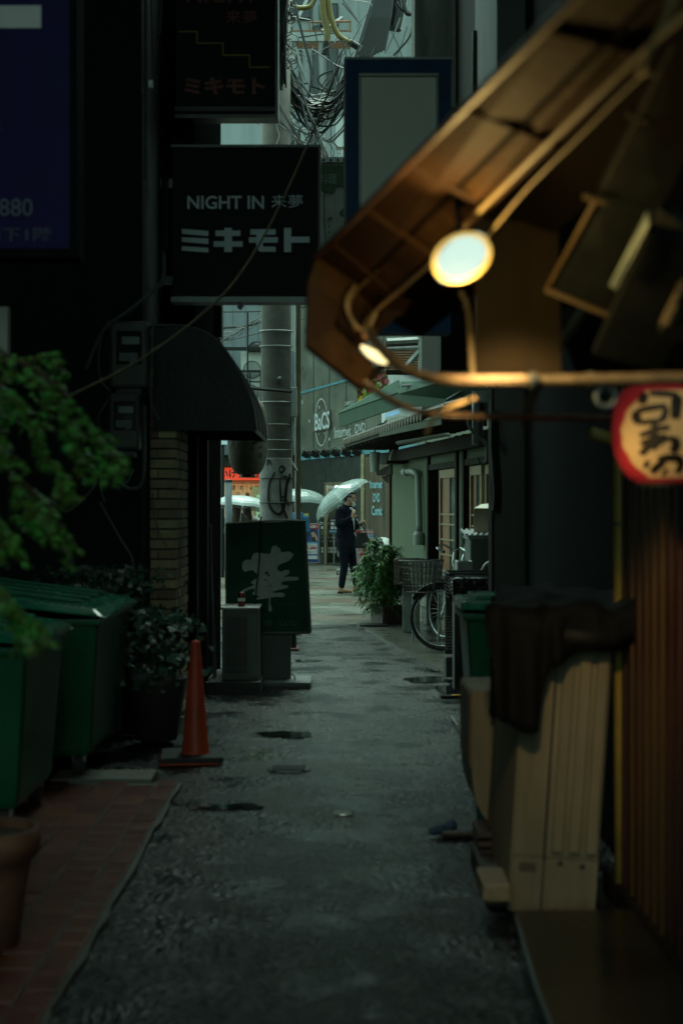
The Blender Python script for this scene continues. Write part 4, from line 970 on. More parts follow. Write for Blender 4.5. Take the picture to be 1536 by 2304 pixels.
# hand-written stand sign and black bag, basket in front
z = 12.3
t = thing('menu_stand', 'narrow black and white menu stand with lines of small writing on a black base', 'sign board', (P(1015,0,z).x, z, .03))
a0, a1 = P(1001,0,z).x, P(1024,0,z).x
MB().bx(a0, a1, z, z+.03, hz(1472,z), hz(1290,z)).build('board', blkp, t, True)
MB().plate([(a1,z,hz(1472,z)),(a1+.085,z+.18,hz(1474,z)),(a1+.085,z+.18,hz(1330,z)),(a1,z,hz(1310,z))], .02).build('side_board', whp, t, True)
MB().bx(a0-.0, a1+.07, z-.06, z+.22, .03, hz(1478,z)).build('base', blackp, t, True, bevel=.01)
for k in range(17): ptext(('本日のおすすめ','生ビール 480','焼き鳥 各種','枝豆 300','刺身 780')[k%5], 1002, 1352+k*6.6, 1002+12+(k*5)%9, 1356+k*6.6, z, whp, t, .02)
z = 11.9
t = thing('blackboard', 'plain matt black board leaning on the menu stand', 'board', (P(1020,0,z).x, z, .03))
MB().plate([P(998,1297,z),P(1004,1385,z),P(1040,1389,z),P(1040,1300,z)], .02).build('board', blackp, t, True); MB().tube([P(1030,1388,z),(P(1030,0,z).x,z,.03)], .012).build('leg', blackp, t, True)
z = 11.3
t = thing('wire_basket', 'large dark plastic wrapped basket behind the green wheeled bin', 'basket', (P(1070,0,z).x, z, .03))
mb = MB(); rnd = random.Random(8)
x0, x1, h0, h1 = P(1010,0,z).x, P(1130,0,z).x, hz(1345,z), hz(1290,z)
for k in range(22):
    u = k/21; mb.tube([(x0+(x1-x0)*u, z, h0),(x0+(x1-x0)*u-.02, z-.02, h1)], .003, 4); mb.tube([(x0+(x1-x0)*u, z+.4, h0),(x0+(x1-x0)*u, z+.4, h1)], .003, 4)
for k in range(8): hh = h0+(h1-h0)*k/7; mb.tube([(x1,z+.4,hh),(x0,z+.4,hh),(x0,z,hh),(x1,z,hh)], .003 if k<7 else .009, 4)
mb.build('wires', blackm, t, True)
mb = MB(); mb.bx(x0+.02, x1, z+.03, z+.38, h0, h1-.03); o = mb.build('contents', M('bin_bag',(.012,.014,.014),.18,bump=1,bscale=14), t, True, bevel=.05)
mb = MB(); mb.bx(x0+.05,x1,z+.1,z+.3,.03,h0); mb.build('stand', blackm, t, True)
t = thing('spare_wheel_rim', 'white curved handlebar with a red tip above the wire basket', 'handlebar', P(1100,1260,12.2))
MB().tube(spline([P(1082,1286,12.2),P(1092,1270,12.2),P(1104,1264,12.2),P(1118,1266,12.2),P(1125,1256,12.2)],6), .012).build('bar', palep, t, True, True)
MB().tube([P(1118,1259,12.2),P(1124,1253,12.2)], .018).build('red_tip', redp, t, True); MB().tube([P(1104,1264,12.25),P(1104,1300,12.25)], .01).build('stem', steel, t, True)
t = thing('foil_vent', 'crumpled foil wrapped pipe end on the dark building edge', 'pipe', P(1118,1160,11.6))
r0 = fuse('foil', [('e',(0,0,0),(.035,.05,.045)),('e',(.02,0,.03),(.03,.03,.03)),('e',(-.015,0,-.02),(.025,.03,.02))], chrome, t, .012, 1)

# ================================================================== people
def hand(prims, wrist, tip, up, s=1, curl=.5):
    """palm and five bent fingers; tip = direction of the fingers, up = direction of the thumb side"""
    w = Vector(wrist); d = Vector(tip).normalized(); u = Vector(up); u = (u-d*u.dot(d)).normalized(); n = d.cross(u)
    prims.append(('c', [w, w+d*.045*s, w+d*.085*s], [.022*s,.03*s,.028*s], (n,.6)))
    for i, (o, L) in enumerate(((.024,.07),(.008,.078),(-.008,.072),(-.023,.056))):
        b_ = w+d*.088*s+u*o*s; c1 = b_+(d*(1-curl*.4)+n*curl*.5).normalized()*L*.45*s; c2 = c1+(d*(1-curl)+n*curl).normalized()*L*.32*s; c3 = c2+(d*(1-curl*1.6)+n*curl*1.2).normalized()*L*.25*s
        prims.append(('c', [b_-d*.015*s, c1, c2, c3], [.0095*s,.009*s,.008*s,.007*s]))
    b_ = w+d*.03*s+u*.026*s; prims.append(('c', [b_, b_+(d*.5+u).normalized()*.035*s, b_+(d*.9+u*.8).normalized()*.065*s], [.012*s,.011*s,.009*s]))
def head(prims, c, f, s=1):
    """skull, jaw, nose, lips, brow, ears; c = head centre, f = facing"""
    c = Vector(c); f = Vector(f).normalized(); l = Vector((-f.y,f.x,0)).normalized(); z = Vector((0,0,1)); a = math.atan2(f.y,f.x)
    prims += [('e', c+z*.03*s, (.098*s,.077*s,.095*s), (0,0,a)), ('e', c+f*.02*s-z*.035*s, (.072*s,.06*s,.075*s), (0,0,a)),
              ('e', c+f*.055*s-z*.095*s, (.032*s,.035*s,.024*s), (0,0,a)),
              ('c', [c+f*.088*s+z*.012*s, c+f*.105*s-z*.012*s, c+f*.112*s-z*.028*s], [.009*s,.011*s,.013*s]),
              ('e', c+f*.092*s-z*.058*s, (.012*s,.024*s,.007*s), (0,0,a)), ('e', c+f*.09*s-z*.068*s, (.011*s,.021*s,.007*s), (0,0,a)),
              ('e', c+f*.085*s+z*.026*s, (.014*s,.055*s,.009*s), (0,0,a))]
    for s_ in (-1,1): prims += [('e', c+l*s_*.079*s-f*.0*s-z*.005*s, (.02*s,.009*s,.032*s), (0,0,a)), ('e', c+f*.06*s+l*s_*.038*s-z*.02*s, (.028*s,.02*s,.02*s), (0,0,a))]
zm = 24.6; mp = P(785,0,zm)
man = thing('person', 'man in a navy suit and tan shoes touching his face mask under clear umbrella', 'person', (mp.x, zm, .004))
fd = Vector((.86,-.5,0)); hf = Vector((.95,-.31,0))
rs, ls = Vector((-.15,-.15,1.42)), Vector((.06,.15,1.42))
re, rw = Vector((-.17,-.24,1.19)), Vector((.045,-.29,1.30))
le, lw_ = Vector((.1,.17,1.14)), Vector((.185,.02,1.18))
hc = Vector((.015,-.02,1.635))
pr = [('c',[Vector((-.045,0,1.44)),Vector((-.02,-.01,1.53)),Vector((.0,-.015,1.58))],[.065,.058,.06]),
      ('c',[Vector((-.05,0,.92)),Vector((-.055,0,1.15)),Vector((-.05,0,1.36))],[.13,.125,.15]),
      ('c',[rs,re],[.055,.042]),('c',[re,rw],[.042,.028]),('c',[ls,le],[.055,.042]),('c',[le,lw_],[.042,.028]),
      ('c',[Vector((-.1,-.08,.9)),Vector((-.085,-.09,.48)),Vector((-.13,-.1,.1))],[.085,.058,.04]),
      ('c',[Vector((0,.08,.9)),Vector((.06,.06,.5)),Vector((.12,.0,.12))],[.085,.058,.04])]
head(pr, hc, hf)
hand(pr, rw, (.3,-.1,1), (.7,0,.5), 1, .45); hand(pr, lw_, (.9,-.2,.55), (-.2,0,1), 1, 1.0)
fuse('body', pr, skin, man, .0075, 3)
# clothes
jr = [('c',[Vector((-.055,0,.98)),Vector((-.06,0,1.15)),Vector((-.06,0,1.32)),Vector((-.05,0,1.41))],[.165,.15,.17,.135],((.5,.86,0),1.12)),
      ('c',[Vector((-.05,0,.82)),Vector((-.05,0,1.0))],[.178,.165]),
      ('c',[rs+Vector((.02,0,0)),rs,re+Vector((-.01,0,0)),],[.085,.084,.068]),('c',[re,rw-Vector((.03,0,.01))],[.066,.048]),
      ('c',[ls,le],[.08,.066]),('c',[le,lw_-Vector((.03,-.02,.01))],[.064,.048]),
      ('c',[Vector((-.11,-.09,1.47)),Vector((.03,.1,1.47))],[.055,.055]),
      ('c',[rs,Vector((-.05,0,1.45)),ls],[.07,.075,.07])]
fuse('suit_jacket', jr, suit, man, .014, 4)
tr = [('c',[Vector((-.1,-.08,.92)),Vector((-.09,-.09,.7)),Vector((-.08,-.09,.48)),Vector((-.13,-.1,.13))],[.1,.09,.07,.056]),
      ('c',[Vector((0,.08,.92)),Vector((.035,.07,.7)),Vector((.07,.06,.5)),Vector((.12,.0,.16))],[.1,.09,.07,.056]),
      ('e',Vector((-.05,0,.9)),(.14,.155,.12))]
fuse('trousers', tr, suit, man, .013, 3)
sr = [('c',[Vector((-.155,-.1,.045)),Vector((-.08,-.11,.045)),Vector((.03,-.125,.035))],[.043,.046,.032],((0,0,1),.85)),('e',Vector((-.14,-.1,.085)),(.048,.042,.045))]
fuse('shoe', sr, shoe, man, .008, 2)
sr = [('c',[Vector((.105,.0,.05)),Vector((.165,-.02,.085)),Vector((.24,-.04,.15))],[.043,.046,.032]),('e',Vector((.115,.0,.1)),(.048,.042,.045))]
fuse('shoe', sr, shoe, man, .008, 2)
MB().box((-.155,-.1,.012),(.09,.075,.024)).build('heel', blackp, man)
hr = [('e',hc+Vector((-.022,.008,.052)),(.104,.088,.085)),('e',hc+Vector((-.065,.02,.0)),(.05,.07,.065)),('e',hc+Vector((.045,-.02,.1)),(.055,.06,.03)),('e',hc+Vector((-.0,-.062,.035)),(.045,.03,.03))]
fuse('hair', hr, hairm, man, .01, 2)
# shirt front, collar, tie, mask with ear loop
nrm = Vector((.5,-.86,0)); 
def chest(a, h, o=0):   # point on the jacket front: a metres across, height h
    r = .155+.012*math.sin((h-1)*6)+o; ang = math.atan2(fd.y,fd.x)+a; return Vector((-.055,0,h))+Vector((math.cos(ang)*r*1.02, math.sin(ang)*r*1.05, 0))
mb = MB(); n = 10
for i in range(n):
    h0, h1 = 1.02+.4*i/n, 1.02+.4*(i+1)/n; w0, w1 = .1+.32*i/n, .1+.32*(i+1)/n
    for k in range(4):
        q = lambda u, w: -w+2*w*u
        mb.add([chest(q(k/4,w0),h0,.012),chest(q((k+1)/4,w0),h0,.012),chest(q((k+1)/4,w1),h1,.012),chest(q(k/4,w1),h1,.012)],[(0,1,2,3)])
mb.build('shirt_front', shirt, man)
fuse('shirt_collar', [('c',[Vector((-.1,-.02,1.49)),Vector((-.06,-.075,1.475)),Vector((.03,-.06,1.455)),Vector((.055,-.01,1.45))],[.028,.036,.036,.026]),('c',[Vector((-.1,-.02,1.5)),Vector((-.06,.05,1.5)),Vector((.03,.04,1.47)),Vector((.055,-.01,1.45))],[.02,.024,.024,.02])], shirt, man, .009, 1)
mb = MB()
for i in range(8):
    h0, h1 = 1.05+.39*i/8, 1.05+.39*(i+1)/8; w = .14
    mb.add([chest(-w,h0,.02),chest(w,h0,.02),chest(w,h1,.02),chest(-w,h1,.02)],[(0,1,2,3)])
mb.build('tie', M('tie_navy',(.015,.02,.035),.5), man)
mk = [('c',[hc+Vector((.06,-.07,-.08)),hc+Vector((.075,-.055,-.105)),hc+Vector((.055,-.045,-.125))],[.018,.026,.02])]
fuse('face_mask', mk, M('mask_white',(.65,.7,.68),.8), man, .008, 1)
MB().tube(spline([hc+Vector((.0,-.088,.02)),hc+Vector((.02,-.09,-.03)),hc+Vector((.055,-.08,-.08))],4), .0035, 5).build('mask_strap', whp, man)
for c, r_ in ((rw+Vector((-.012,0,-.006)),.036),(lw_+Vector((-.012,.01,-.004)),.034)): MB().lathe([(r_*.7,-.01),(r_,-.01),(r_*1.02,.014),(r_*.7,.014)], c, 16, (R(60),R(40),0)).build('shirt_cuff', shirt, man)
# eyes and brows
for s_ in (-1,):
    e = hc+hf*.083+Vector((hf.y,-hf.x,0))*.032+Vector((0,0,.006)); MB().lathe([(.001,-.006),(.009,-.002),(.009,.002),(.001,.006)], e, 10).build('eye', blkp, man)
    MB().box(e+Vector((0,-.004,.02)),(.034,.012,.007)).build('eyebrow', hairm, man)
# bag on the far arm
bag = thing('handbag', 'black trapezoid leather bag hanging from the arm of the man in the suit', 'bag', (mp.x+.235, zm-.03, .78))
MB().add([(-.17,-.06,0),(.19,-.06,0),(.19,.06,0),(-.17,.06,0),(-.1,-.03,.28),(.06,-.03,.28),(.06,.03,.28),(-.1,.03,.28)],[(0,3,2,1),(4,5,6,7),(0,1,5,4),(1,2,6,5),(2,3,7,6),(3,0,4,7)]).build('bag_body', M('black_leather',(.012,.013,.013),.35,bump=.3), bag, bevel=.02)
for y in (-.035,.035): MB().tube(spline([(-.07,y,.27),(-.07,y*.6,.38),(-.03,y*.2,.43),(.03,y*.6,.38),(.04,y,.27)],5), .008).build('handle', MATS['black_leather'], bag)
# umbrellas
clear = M('clear_vinyl', (.58,.72,.7), .16, var=.08, scale=8, bump=.15, bscale=40, alpha=.4, spec=.8)
vinylw = M('white_vinyl', (.5,.55,.54), .3, var=.1, alpha=.85, bump=.1)
def umbrella(loc, axis, label, mat, rr=.55, depth=.3, shaft=.62, crook=True):
    q = Vector(axis).normalized().to_track_quat('Z','Y'); t = thing('umbrella', label, 'umbrella', loc, rot=q.to_euler())
    n = 8; mb = MB(); m = 7
    vs = [Vector((0,0,depth))]; fs = []
    for j in range(1, m+1):
        r_ = rr*math.sin(j/m*math.pi/2*.94)/math.sin(math.pi/2*.94); zz = depth*math.cos(j/m*math.pi/2*.94)
        for i in range(n*4):
            a = 2*math.pi*i/(n*4); k = abs(((i/4)%1)-.5)*2; rr2 = r_*(1-.075*(1-k*k)*(j/m)); vs.append(Vector((rr2*math.cos(a), rr2*math.sin(a), zz+.02*(1-k)*(j/m))))
    N = n*4
    for i in range(N): fs.append((0,1+i,1+(i+1)%N))
    for j in range(m-1):
        for i in range(N): fs.append((1+j*N+i,1+(j+1)*N+i,1+(j+1)*N+(i+1)%N,1+j*N+(i+1)%N))
    mb.add(vs, fs); mb.build('canopy', mat, t, smooth=False)
    for i in range(n):
        a = 2*math.pi*i/n; p = [Vector((rr*math.sin(j/m*math.pi/2*.94)/math.sin(math.pi/2*.94)*math.cos(a), rr*math.sin(j/m*math.pi/2*.94)/math.sin(math.pi/2*.94)*math.sin(a), depth*math.cos(j/m*math.pi/2*.94)-.008)) for j in range(m+1)]
        rb = MB(); rb.tube(p, .003, 4); rb.tube([(0,0,depth-.25), p[4]], .0022, 4); rb.build('rib', steel, t)
        MB().tube([p[-1], p[-1]+Vector((math.cos(a)*.01,math.sin(a)*.01,-.02))], .005, 6).build('rib_tip', whp, t)
    s = MB(); s.tube([(0,0,depth+.05),(0,0,-shaft)], .006, 8); s.build('shaft', whp, t)
    if crook: MB().tube(spline([(0,0,-shaft+.02),(0,0,-shaft-.06),(.02,0,-shaft-.1),(.06,0,-shaft-.09),(.065,0,-shaft-.05)],5), .011, 8).build('handle', blackp, t, smooth=True)
    return t
umbrella(Vector((mp.x,zm,.004))+Vector((-.085,0,1.565)), (-.60,.05,.79), 'clear vinyl umbrella tilted back over the shoulder of the man in the suit', clear, .56, .3, .5)
def bystander(px, z, rz, sh, label, top, hair_long, cx=0):
    t = thing('person', label, 'person', (P(px,0,z).x, z, .004), rz); k = sh
    pr = [('c',[(0,0,1.38*k),(0,0,1.5*k)],[.055,.05]),('c',[(0,0,.95*k),(0,0,1.15*k),(0,0,1.33*k)],[.12,.11,.13],((1,0,0),.75))]
    head(pr, (0,0,1.58*k), (1,0,0), .95)
    for s in (-1,1):
        pr += [('c',[(0,s*.16,1.36*k),(-.02,s*.21,1.08*k),(.12,s*.18,1.0*k)],[.045,.036,.025]),('c',[(0,s*.08,.92*k),(.02*s,s*.08,.48*k),(-.04*s,s*.08,.08)],[.085,.055,.036]),('c',[(-.05-.04*s,s*.08,.03),(.1-.04*s,s*.09,.03)],[.035,.032])]
        hand(pr, (.12,s*.18,1.0*k), (1,0,.2), (0,0,1), .9, .8)
    fuse('body', pr, skin, t, .013, 2)
    fuse('coat', [('c',[(0,0,.8*k),(0,0,1.1*k),(0,0,1.36*k)],[.17,.14,.155],((1,0,0),.8)),('c',[(0,-.15,1.36*k),(-.02,-.21,1.08*k),(.1,-.18,1.0*k)],[.07,.06,.045]),('c',[(0,.15,1.36*k),(-.02,.21,1.08*k),(.1,.18,1.0*k)],[.07,.06,.045])], top, t, .016, 3)
    fuse('trousers', [('c',[(0,s*.08,.9*k),(.02*s,s*.08,.48*k),(-.04*s,s*.08,.12)],[.11,.075,.06]) for s in (-1,1)], suit, t, .016, 3)
    hp = [('e',(-.02,0,1.62*k),(.105,.09,.095))]
    if hair_long: hp += [('c',[(-.06,0,1.58*k),(-.09,0,1.4*k),(-.1,0,1.18*k)],[.085,.1,.07])]
    fuse('hair', hp, M('brown_hair',(.03,.016,.01),.45,bump=.4,bscale=60) if hair_long else hairm, t, .012, 2)
    for s in (-1,1): fuse('shoe', [('c',[(-.06-.04*s,s*.08,.04),(.1-.04*s,s*.09,.035)],[.045,.036])], blackp, t, .012, 1)
    return t
bystander(534, 27.5, R(80), .93, 'woman with long brown hair seen from behind, left one under the white umbrella', M('coat_brown',(.08,.06,.05),.8), True)
bystander(556, 27.9, R(95), .91, 'woman with long hair seen from behind, right one under the white umbrella', M('coat_pale',(.3,.27,.26),.8), True)
umbrella(P(543,1147,27.3), (.08,.1,1), 'white umbrella shared by two women on the far left', vinylw, .58, .27, .6)
bystander(670, 28.4, R(80), .93, 'person in a blue jacket under a clear umbrella right behind the utility pole', M('coat_blue',(.02,.13,.28),.7), False)
umbrella(P(674,1134,28.2), (.06,.0,1), 'clear umbrella half hidden by the utility pole', clear, .58, .3, .6)

# ================================================================== left side buildings
lb2 = thing('dark_bar_building', 'dark left building whose brick edged front carries the electricity meters', 'building', (-3, 9.6, 0))
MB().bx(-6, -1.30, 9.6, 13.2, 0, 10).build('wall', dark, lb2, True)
MB().bx(-6, -1.06, 10.75, 13.2, 0, 10).build('side_wall', M('near_black_wall', (.006,.007,.007), 1, spec=0), lb2, True)  # even near-black colour, no gloss
bk = M('facing_brick', (.3,.21,.12), .6, var=.3, scale=9, island=.4, bump=.4, bscale=50)
mb = MB(); rnd = random.Random(6)
for k in range(39):
    h = k*.0705+.01
    o = .0 if k%2 else -.1
    for (a, b_) in (((-1.295,-1.115),) if k%2 else ((-1.295,-1.245),(-1.238,-1.115))):
        mb.bx(a+rnd.uniform(-.002,.002), b_, 9.97+rnd.uniform(-.004,.004), 10.15, h, h+.058)
    for (a, b_) in ((10.16,10.4),(10.41,10.72)) if k%2 else ((10.16,10.28),(10.29,10.55),(10.56,10.72)): mb.bx(-1.15, -1.108+rnd.uniform(-.003,.003), a, b_, h, h+.058)
pl = thing('brick_pillar', 'pillar of narrow brown facing bricks under the black barrel awning', 'pillar', (-1.2, 10, 0))
mb.build('bricks', bk, pl, True); MB().bx(-1.3,-1.118,9.985,10.72,0,2.77).build('mortar', M('dark_mortar',(.03,.032,.028),.8), pl, True)
# awning in quarter barrel form
z = 9.95
aw = thing('barrel_awning', 'black quarter round fabric awning over the bar door on the left', 'awning', (-1.2, z, 2.0))
prof = [P(345,735,z),P(400,733,z),P(445,742,z),P(480,760,z),P(512,796,z),P(538,840,z),P(557,880,z),P(569,920,z),P(575,968,z)]
prof = [Vector(q) for q in spline(prof,4)]; awm = M('awning_black', (.008,.011,.012), .5, spec=.3, var=.4, scale=5, bump=.35, bscale=30)
mb = MB(); D = 1.5; n = len(prof)
mb.add(prof + [q+Vector((0,D,0)) for q in prof], [(i,i+1,i+1+n,i+n) for i in range(n-1)])
mb.add([q+Vector((-.0,0,-.012)) for q in prof] + [q+Vector((0,D,-.012)) for q in prof], [(i,i+n,i+1+n,i+1) for i in range(n-1)])
mb.build('canopy_cloth', awm, aw, True, True)
MB().plate([q+Vector((0,.002,-.006)) for q in prof]+[P(345,968,z)], -.008).build('end_panel', awm, aw, True); MB().plate([q+Vector((0,D,-.006)) for q in prof]+[P(345,968,z)+Vector((0,D,0))], .008).build('end_panel', awm, aw, True)
for yy in (0, .5, 1.0, D): MB().tube([q+Vector((0,yy,0.004)) for q in prof], .011, 6).build('hoop', M('awning_piping',(.05,.06,.06),.35), aw, True, True)
MB().tube([prof[-1], prof[-1]+Vector((0,D,0))], .012).build('front_rail', blackm, aw, True)
# door jambs and slivers of light between the left buildings
t = thing('door_frame', 'black door frame with slim posts in the shade below the barrel awning', 'door', (-1.0, 11, 0))
for px, zz in ((432,10.8),(455,11.4)): MB().bx(P(px,0,zz).x, P(px+12,0,zz).x, zz, zz+.1, 0, 2.05).build('post', darkwood, t, True)
MB().bx(P(432,0,10.8).x, -1.0, 10.8, 10.9, 2.05, 2.15).build('lintel', darkwood, t, True)
t = thing('light_sliver', 'slim pale upright sliver of light between the barrel awning and the outdoor unit', 'pipe', P(474,1500,11.7))
t.location.z = 0; MB().tube([P(473,1180,11.7),P(476,1300,11.7),P(481,1420,11.7),(P(484,0,11.7).x,11.7,.0)], [.01,.01,.012,.02]).build('pipe', M('sliver_grey',(.12,.13,.12),.5), t, True)  # pale tube standing in for light showing through the gap
t = thing('small_hanging_sign', 'tiny blue edged white lit sign hanging below the front of the barrel awning', 'sign', P(463,970,11.6))
MB().bx(P(459,0,11.6).x,P(467,0,11.6).x,11.6,11.65,hz(1020,11.6),hz(970,11.6)).build('light_box', M('lit_white_small',(.6,.75,.75),.5,emit=.5,ecol=(.6,.95,1),bump=0), t, True)
for i, c in enumerate('日イカツ'): ptext(c, 460, 976+i*10, 466, 984+i*10, 11.6, blkp, t, .01)
# dim paper lantern
z = 13.6
def lantern(loc, rx, prof, mat, label, ends):
    t = thing('paper_lantern', label, 'lantern', loc)
    mb = MB(); pts = []
    n = 40
    P_ = spline([Vector((r_,0,h)) for r_,h in prof], 6)
    mb.lathe([(max(.001,q.x), q.z) for q in P_], n=40); mb.build('paper', mat, t, smooth=True)
    rb = MB()
    for i, q in enumerate(P_):
        if i%2 == 0 and 0 < i < len(P_)-1: rb.tube([(q.x*1.004*math.cos(a*math.pi/16), q.x*1.004*math.sin(a*math.pi/16), q.z) for a in range(33)], .0015, 4, False)
    rb.build('hoops', mat, t)
    return t, P_
lc = P(557,985,z)
lt, lp = lantern((lc.x, z, lc.z), 0, [(.07,.36),(.13,.345),(.175,.25),(.19,.08),(.19,-.1),(.17,-.24),(.12,-.335),(.06,-.35)], M('dim_paper',(.15,.14,.1),.7,var=.2), 'unlit greyish paper lantern with a black brush character hanging left of the utility pole', None)
MB().lathe([(.001,.03),(.08,.03),(.08,-.01),(.001,-.01)], (0,0,.37), 20).build('top_ring', blackp, lt); MB().lathe([(.001,.01),(.07,.01),(.07,-.03),(.001,-.03)], (0,0,-.35), 20).build('bottom_ring', blackp, lt)
MB().tube([(0,0,.4),(0,0,1.2)], .008).build('cord', cable, lt)
def on_lantern(P_, loc, cpx, hw, z, top, bot):
    def rad(h):
        for a, b_ in zip(P_, P_[1:]):
            if b_.z <= h <= a.z: return a.x+(b_.x-a.x)*((a.z-h)/max(1e-6,a.z-b_.z))
        return P_[0].x
    return rad
rad = on_lantern(lp, 0, 0, 0, 0, 0, 0)
def lfn(th0, th1, h0, h1, off=.003):
    def fn(u, v):
        h = h0+(h1-h0)*v; a = th0+(th1-th0)*u; r_ = rad(h)+off; return Vector((r_*math.sin(a), -r_*math.cos(a), h))
    return fn
text('華', None, None, None, blkp, lt, .03, False, fn=lfn(.25,1.35,-.2,.18)); text('り', None, None, None, blkp, lt, .02, False, fn=lfn(-1.2,-.7,-.12,.05))
# meters and boxes on the front wall
z = 9.55
def meter(cx, cy, w, h, label, tone):
    c = P(cx, cy, z); t = thing('electricity_meter', label, 'electricity meter', (c.x, z, c.z), group='electricity meters on the dark wall')
    W_, H_ = w/F*z, h/F*z
    MB().bx(-W_/2,W_/2,-.07,.045,-H_/2,H_/2).build('case', M('meter_case'+str(tone),(.03*tone,.028*tone,.025*tone),.35), t, bevel=.025)
    MB().bx(-W_*.3,W_*.36,-.085,-.07,-H_*.15,H_*.35).build('window', M('meter_glass',(.02,.022,.02),.1,bump=0), t, bevel=.01)
    MB().bx(-W_*.15,W_*.3,-.09,-.085,H_*.15,H_*.26).build('dial', M('meter_dial',(.22,.27,.26),.5,bump=0), t)
    MB().bx(-W_*.22,W_*.26,-.09,-.085,-H_*.1,H_*.02).build('number_plate', M('meter_plate',(.12,.14,.14),.5,bump=0), t)
    MB().lathe([(.001,.012),(.02,.01),(.022,0)], (.03,-.09,-H_*.1), 14, (R(90),0,0)).build('disc', MATS['meter_plate'], t)
    MB().bx(-W_*.35,W_*.35,-.05,.04,-H_*.62,-H_*.5).build('terminal_cover', blackp, t, bevel=.01)
    return t
meter(292,800,86,150,'upper brownish electricity meter with a pale dial on the dark left wall',2)
meter(282,950,74,130,'lower electricity meter with three pale plates on the dark left wall',1)
t = thing('round_socket', 'round grey junction box between the two electricity meters', 'junction box', P(272,897,z))
MB().lathe([(.001,.05),(.04,.045),(.05,0)], (0,0,0), 18, (R(90),0,0)).build('cover', greyp, t, smooth=True); MB().tube([(-.09,.02,0),(.11,.02,.01)], .01).build('nipple', steel, t)
z = 9.5
conduits = [
 ('grey conduit running down from the lower sign corner and bending left to the meters', [(368,560),(368,625),(350,650),(290,700),(240,735),(215,780),(195,830)], .018),
 ('thin conduit looping left of the upper meter', [(245,722),(228,760),(222,820),(230,860),(250,880)], .01),
 ('thin conduit below the round junction box on the left wall', [(247,898),(228,925),(222,960),(226,1040),(228,1100),(236,1130)], .01),
 ('beaded thin cable dropping from the barrel awning end', [(345,715),(342,780),(338,880),(345,915),(358,945)], .01),
 ('short upright grey conduit right of the lower meter', [(326,912),(326,980),(325,1050),(318,1090),(295,1100),(275,1090)], .016),
 ('looped cable below the lower meter', [(256,1052),(262,1080),(285,1085),(300,1055)], .009),
 ('long looped cable behind the maple branches', [(200,1055),(215,1085),(190,1120),(150,1150),(120,1130)], .012),
 ('thin cable trailing down to the plants behind the bins', [(225,1130),(270,1210),(298,1260),(303,1330)], .01),
 ('thin wire crossing the brick pillar', [(343,1110),(352,1180),(375,1230)], .006)]
for i, (l, p, r_) in enumerate(conduits): wire(l, [P(a,b_,z-.02*(i+1)) for a,b_ in p], r_*.8, M('conduit_grey',(.1,.11,.1),.45), 'conduit')
# pipes in front at the top
t = thing('wall_conduits', 'bundle of upright pipes and junctions on the dark wall left of the hanging signs', 'pipes', P(328,0,9.4))
for (a, b_, c, d, r_) in ((328,-30,328,405,.016),(318,-30,320,210,.01),(340,-30,345,170,.009),(366,-20,360,75,.009),(350,170,347,240,.01),(372,395,371,560,.03)): MB().tube([P(a,b_,9.4),P(c,d,9.4)], r_*.8).build('pipe', M('pipe_dull',(.09,.11,.1),.4,metal=.3) if r_<.02 else blackm, t, True)
MB().box(P(340,190,9.38),(.03,.03,.05)).build('clamp', steel, t, True)
# signs
z = 10.0
def hung_sign(name, label, px0, py0, px1, py1, z, mat, th=.14, frame=steel, fw=.012):
    t = thing(name, label, 'sign', (P((px0+px1)/2,0,z).x, z, P(0,py1,z).z))
    MB().bx(P(px0,0,z).x, P(px1,0,z).x, z, z+th, P(0,py1,z).z, P(0,py0,z).z).build('panel', mat, t, True, bevel=.006)
    return t
sgb = M('sign_black', (.008,.009,.009), .6, var=.3, scale=3, bump=.06, bscale=12, spec=.15)
t = hung_sign('hanging_sign', 'large dark hanging sign reading NIGHT IN with bold pale characters', 388, 332, 719, 668, z, sgb)
MB().bx(P(385,0,z).x, P(721,0,z).x, z-.015, z+.155, P(0,680,z).z, P(0,668,z).z).build('bottom_rail', M('rail_grey',(.12,.14,.13),.4,metal=.4), t, True)
MB().bx(P(385,0,z).x, P(721,0,z).x, z-.012, z+.152, P(0,332,z).z, P(0,326,z).z).build('top_rail', blackm, t, True)
MB().bx(P(716,0,z).x, P(722,0,z).x, z-.012, z+.15, P(0,668,z).z, P(0,332,z).z).build('edge_strip', M('rail_brown',(.07,.06,.035),.5), t, True)
MB().bx(P(360,0,z).x, P(388,0,z).x, z+.03, z+.11, P(0,420,z).z, P(0,400,z).z).bx(P(360,0,z).x, P(388,0,z).x, z+.03, z+.11, P(0,640,z).z, P(0,620,z).z).build('wall_bracket', blackm, t, True)
MB().box(P(541,690,z+.05),(.035,.03,.04),(0,R(40),0)).build('clip', blackm, t, True)
ptext('NIGHT IN', 422, 441, 594, 471, z, letterw, t, .018); ptext('来夢', 611, 439, 681, 468, z, letterw, t, .0)
lm = MB()
def para(x0,y0,x1,y1,x2,y2,x3,y3): lm.plate([P(x0,y0,z-.006),P(x1,y1,z-.006),P(x2,y2,z-.006),P(x3,y3,z-.006)], -.004)
para(409,515,469,520,469,531,409,526); para(409,534,469,537,469,549,409,544); para(409,554,469,558,469,568,409,564)
para(485,519,505,519,505,531,485,531); para(522,519,541,519,541,531,522,531); para(481,543,505,543,505,555,481,555); para(522,543,546,543,546,555,522,555); para(505,513,522,513,522,567,505,567)
para(563,516,620,516,620,528,563,528); para(560,534,625,534,625,546,560,546); para(577,528,591,528,591,534,577,534)
lm.plate([P(a,b_,z-.0062) for a,b_ in ((577,546),(577,556),(584,566),(620,566),(620,555),(594,555),(591,552),(591,546))], -.004)
para(639,513,655,513,655,567,639,567); para(655,533,696,533,696,546,655,546)
lm.build('bold_lettering', letterw, t, True)
z = 10.58
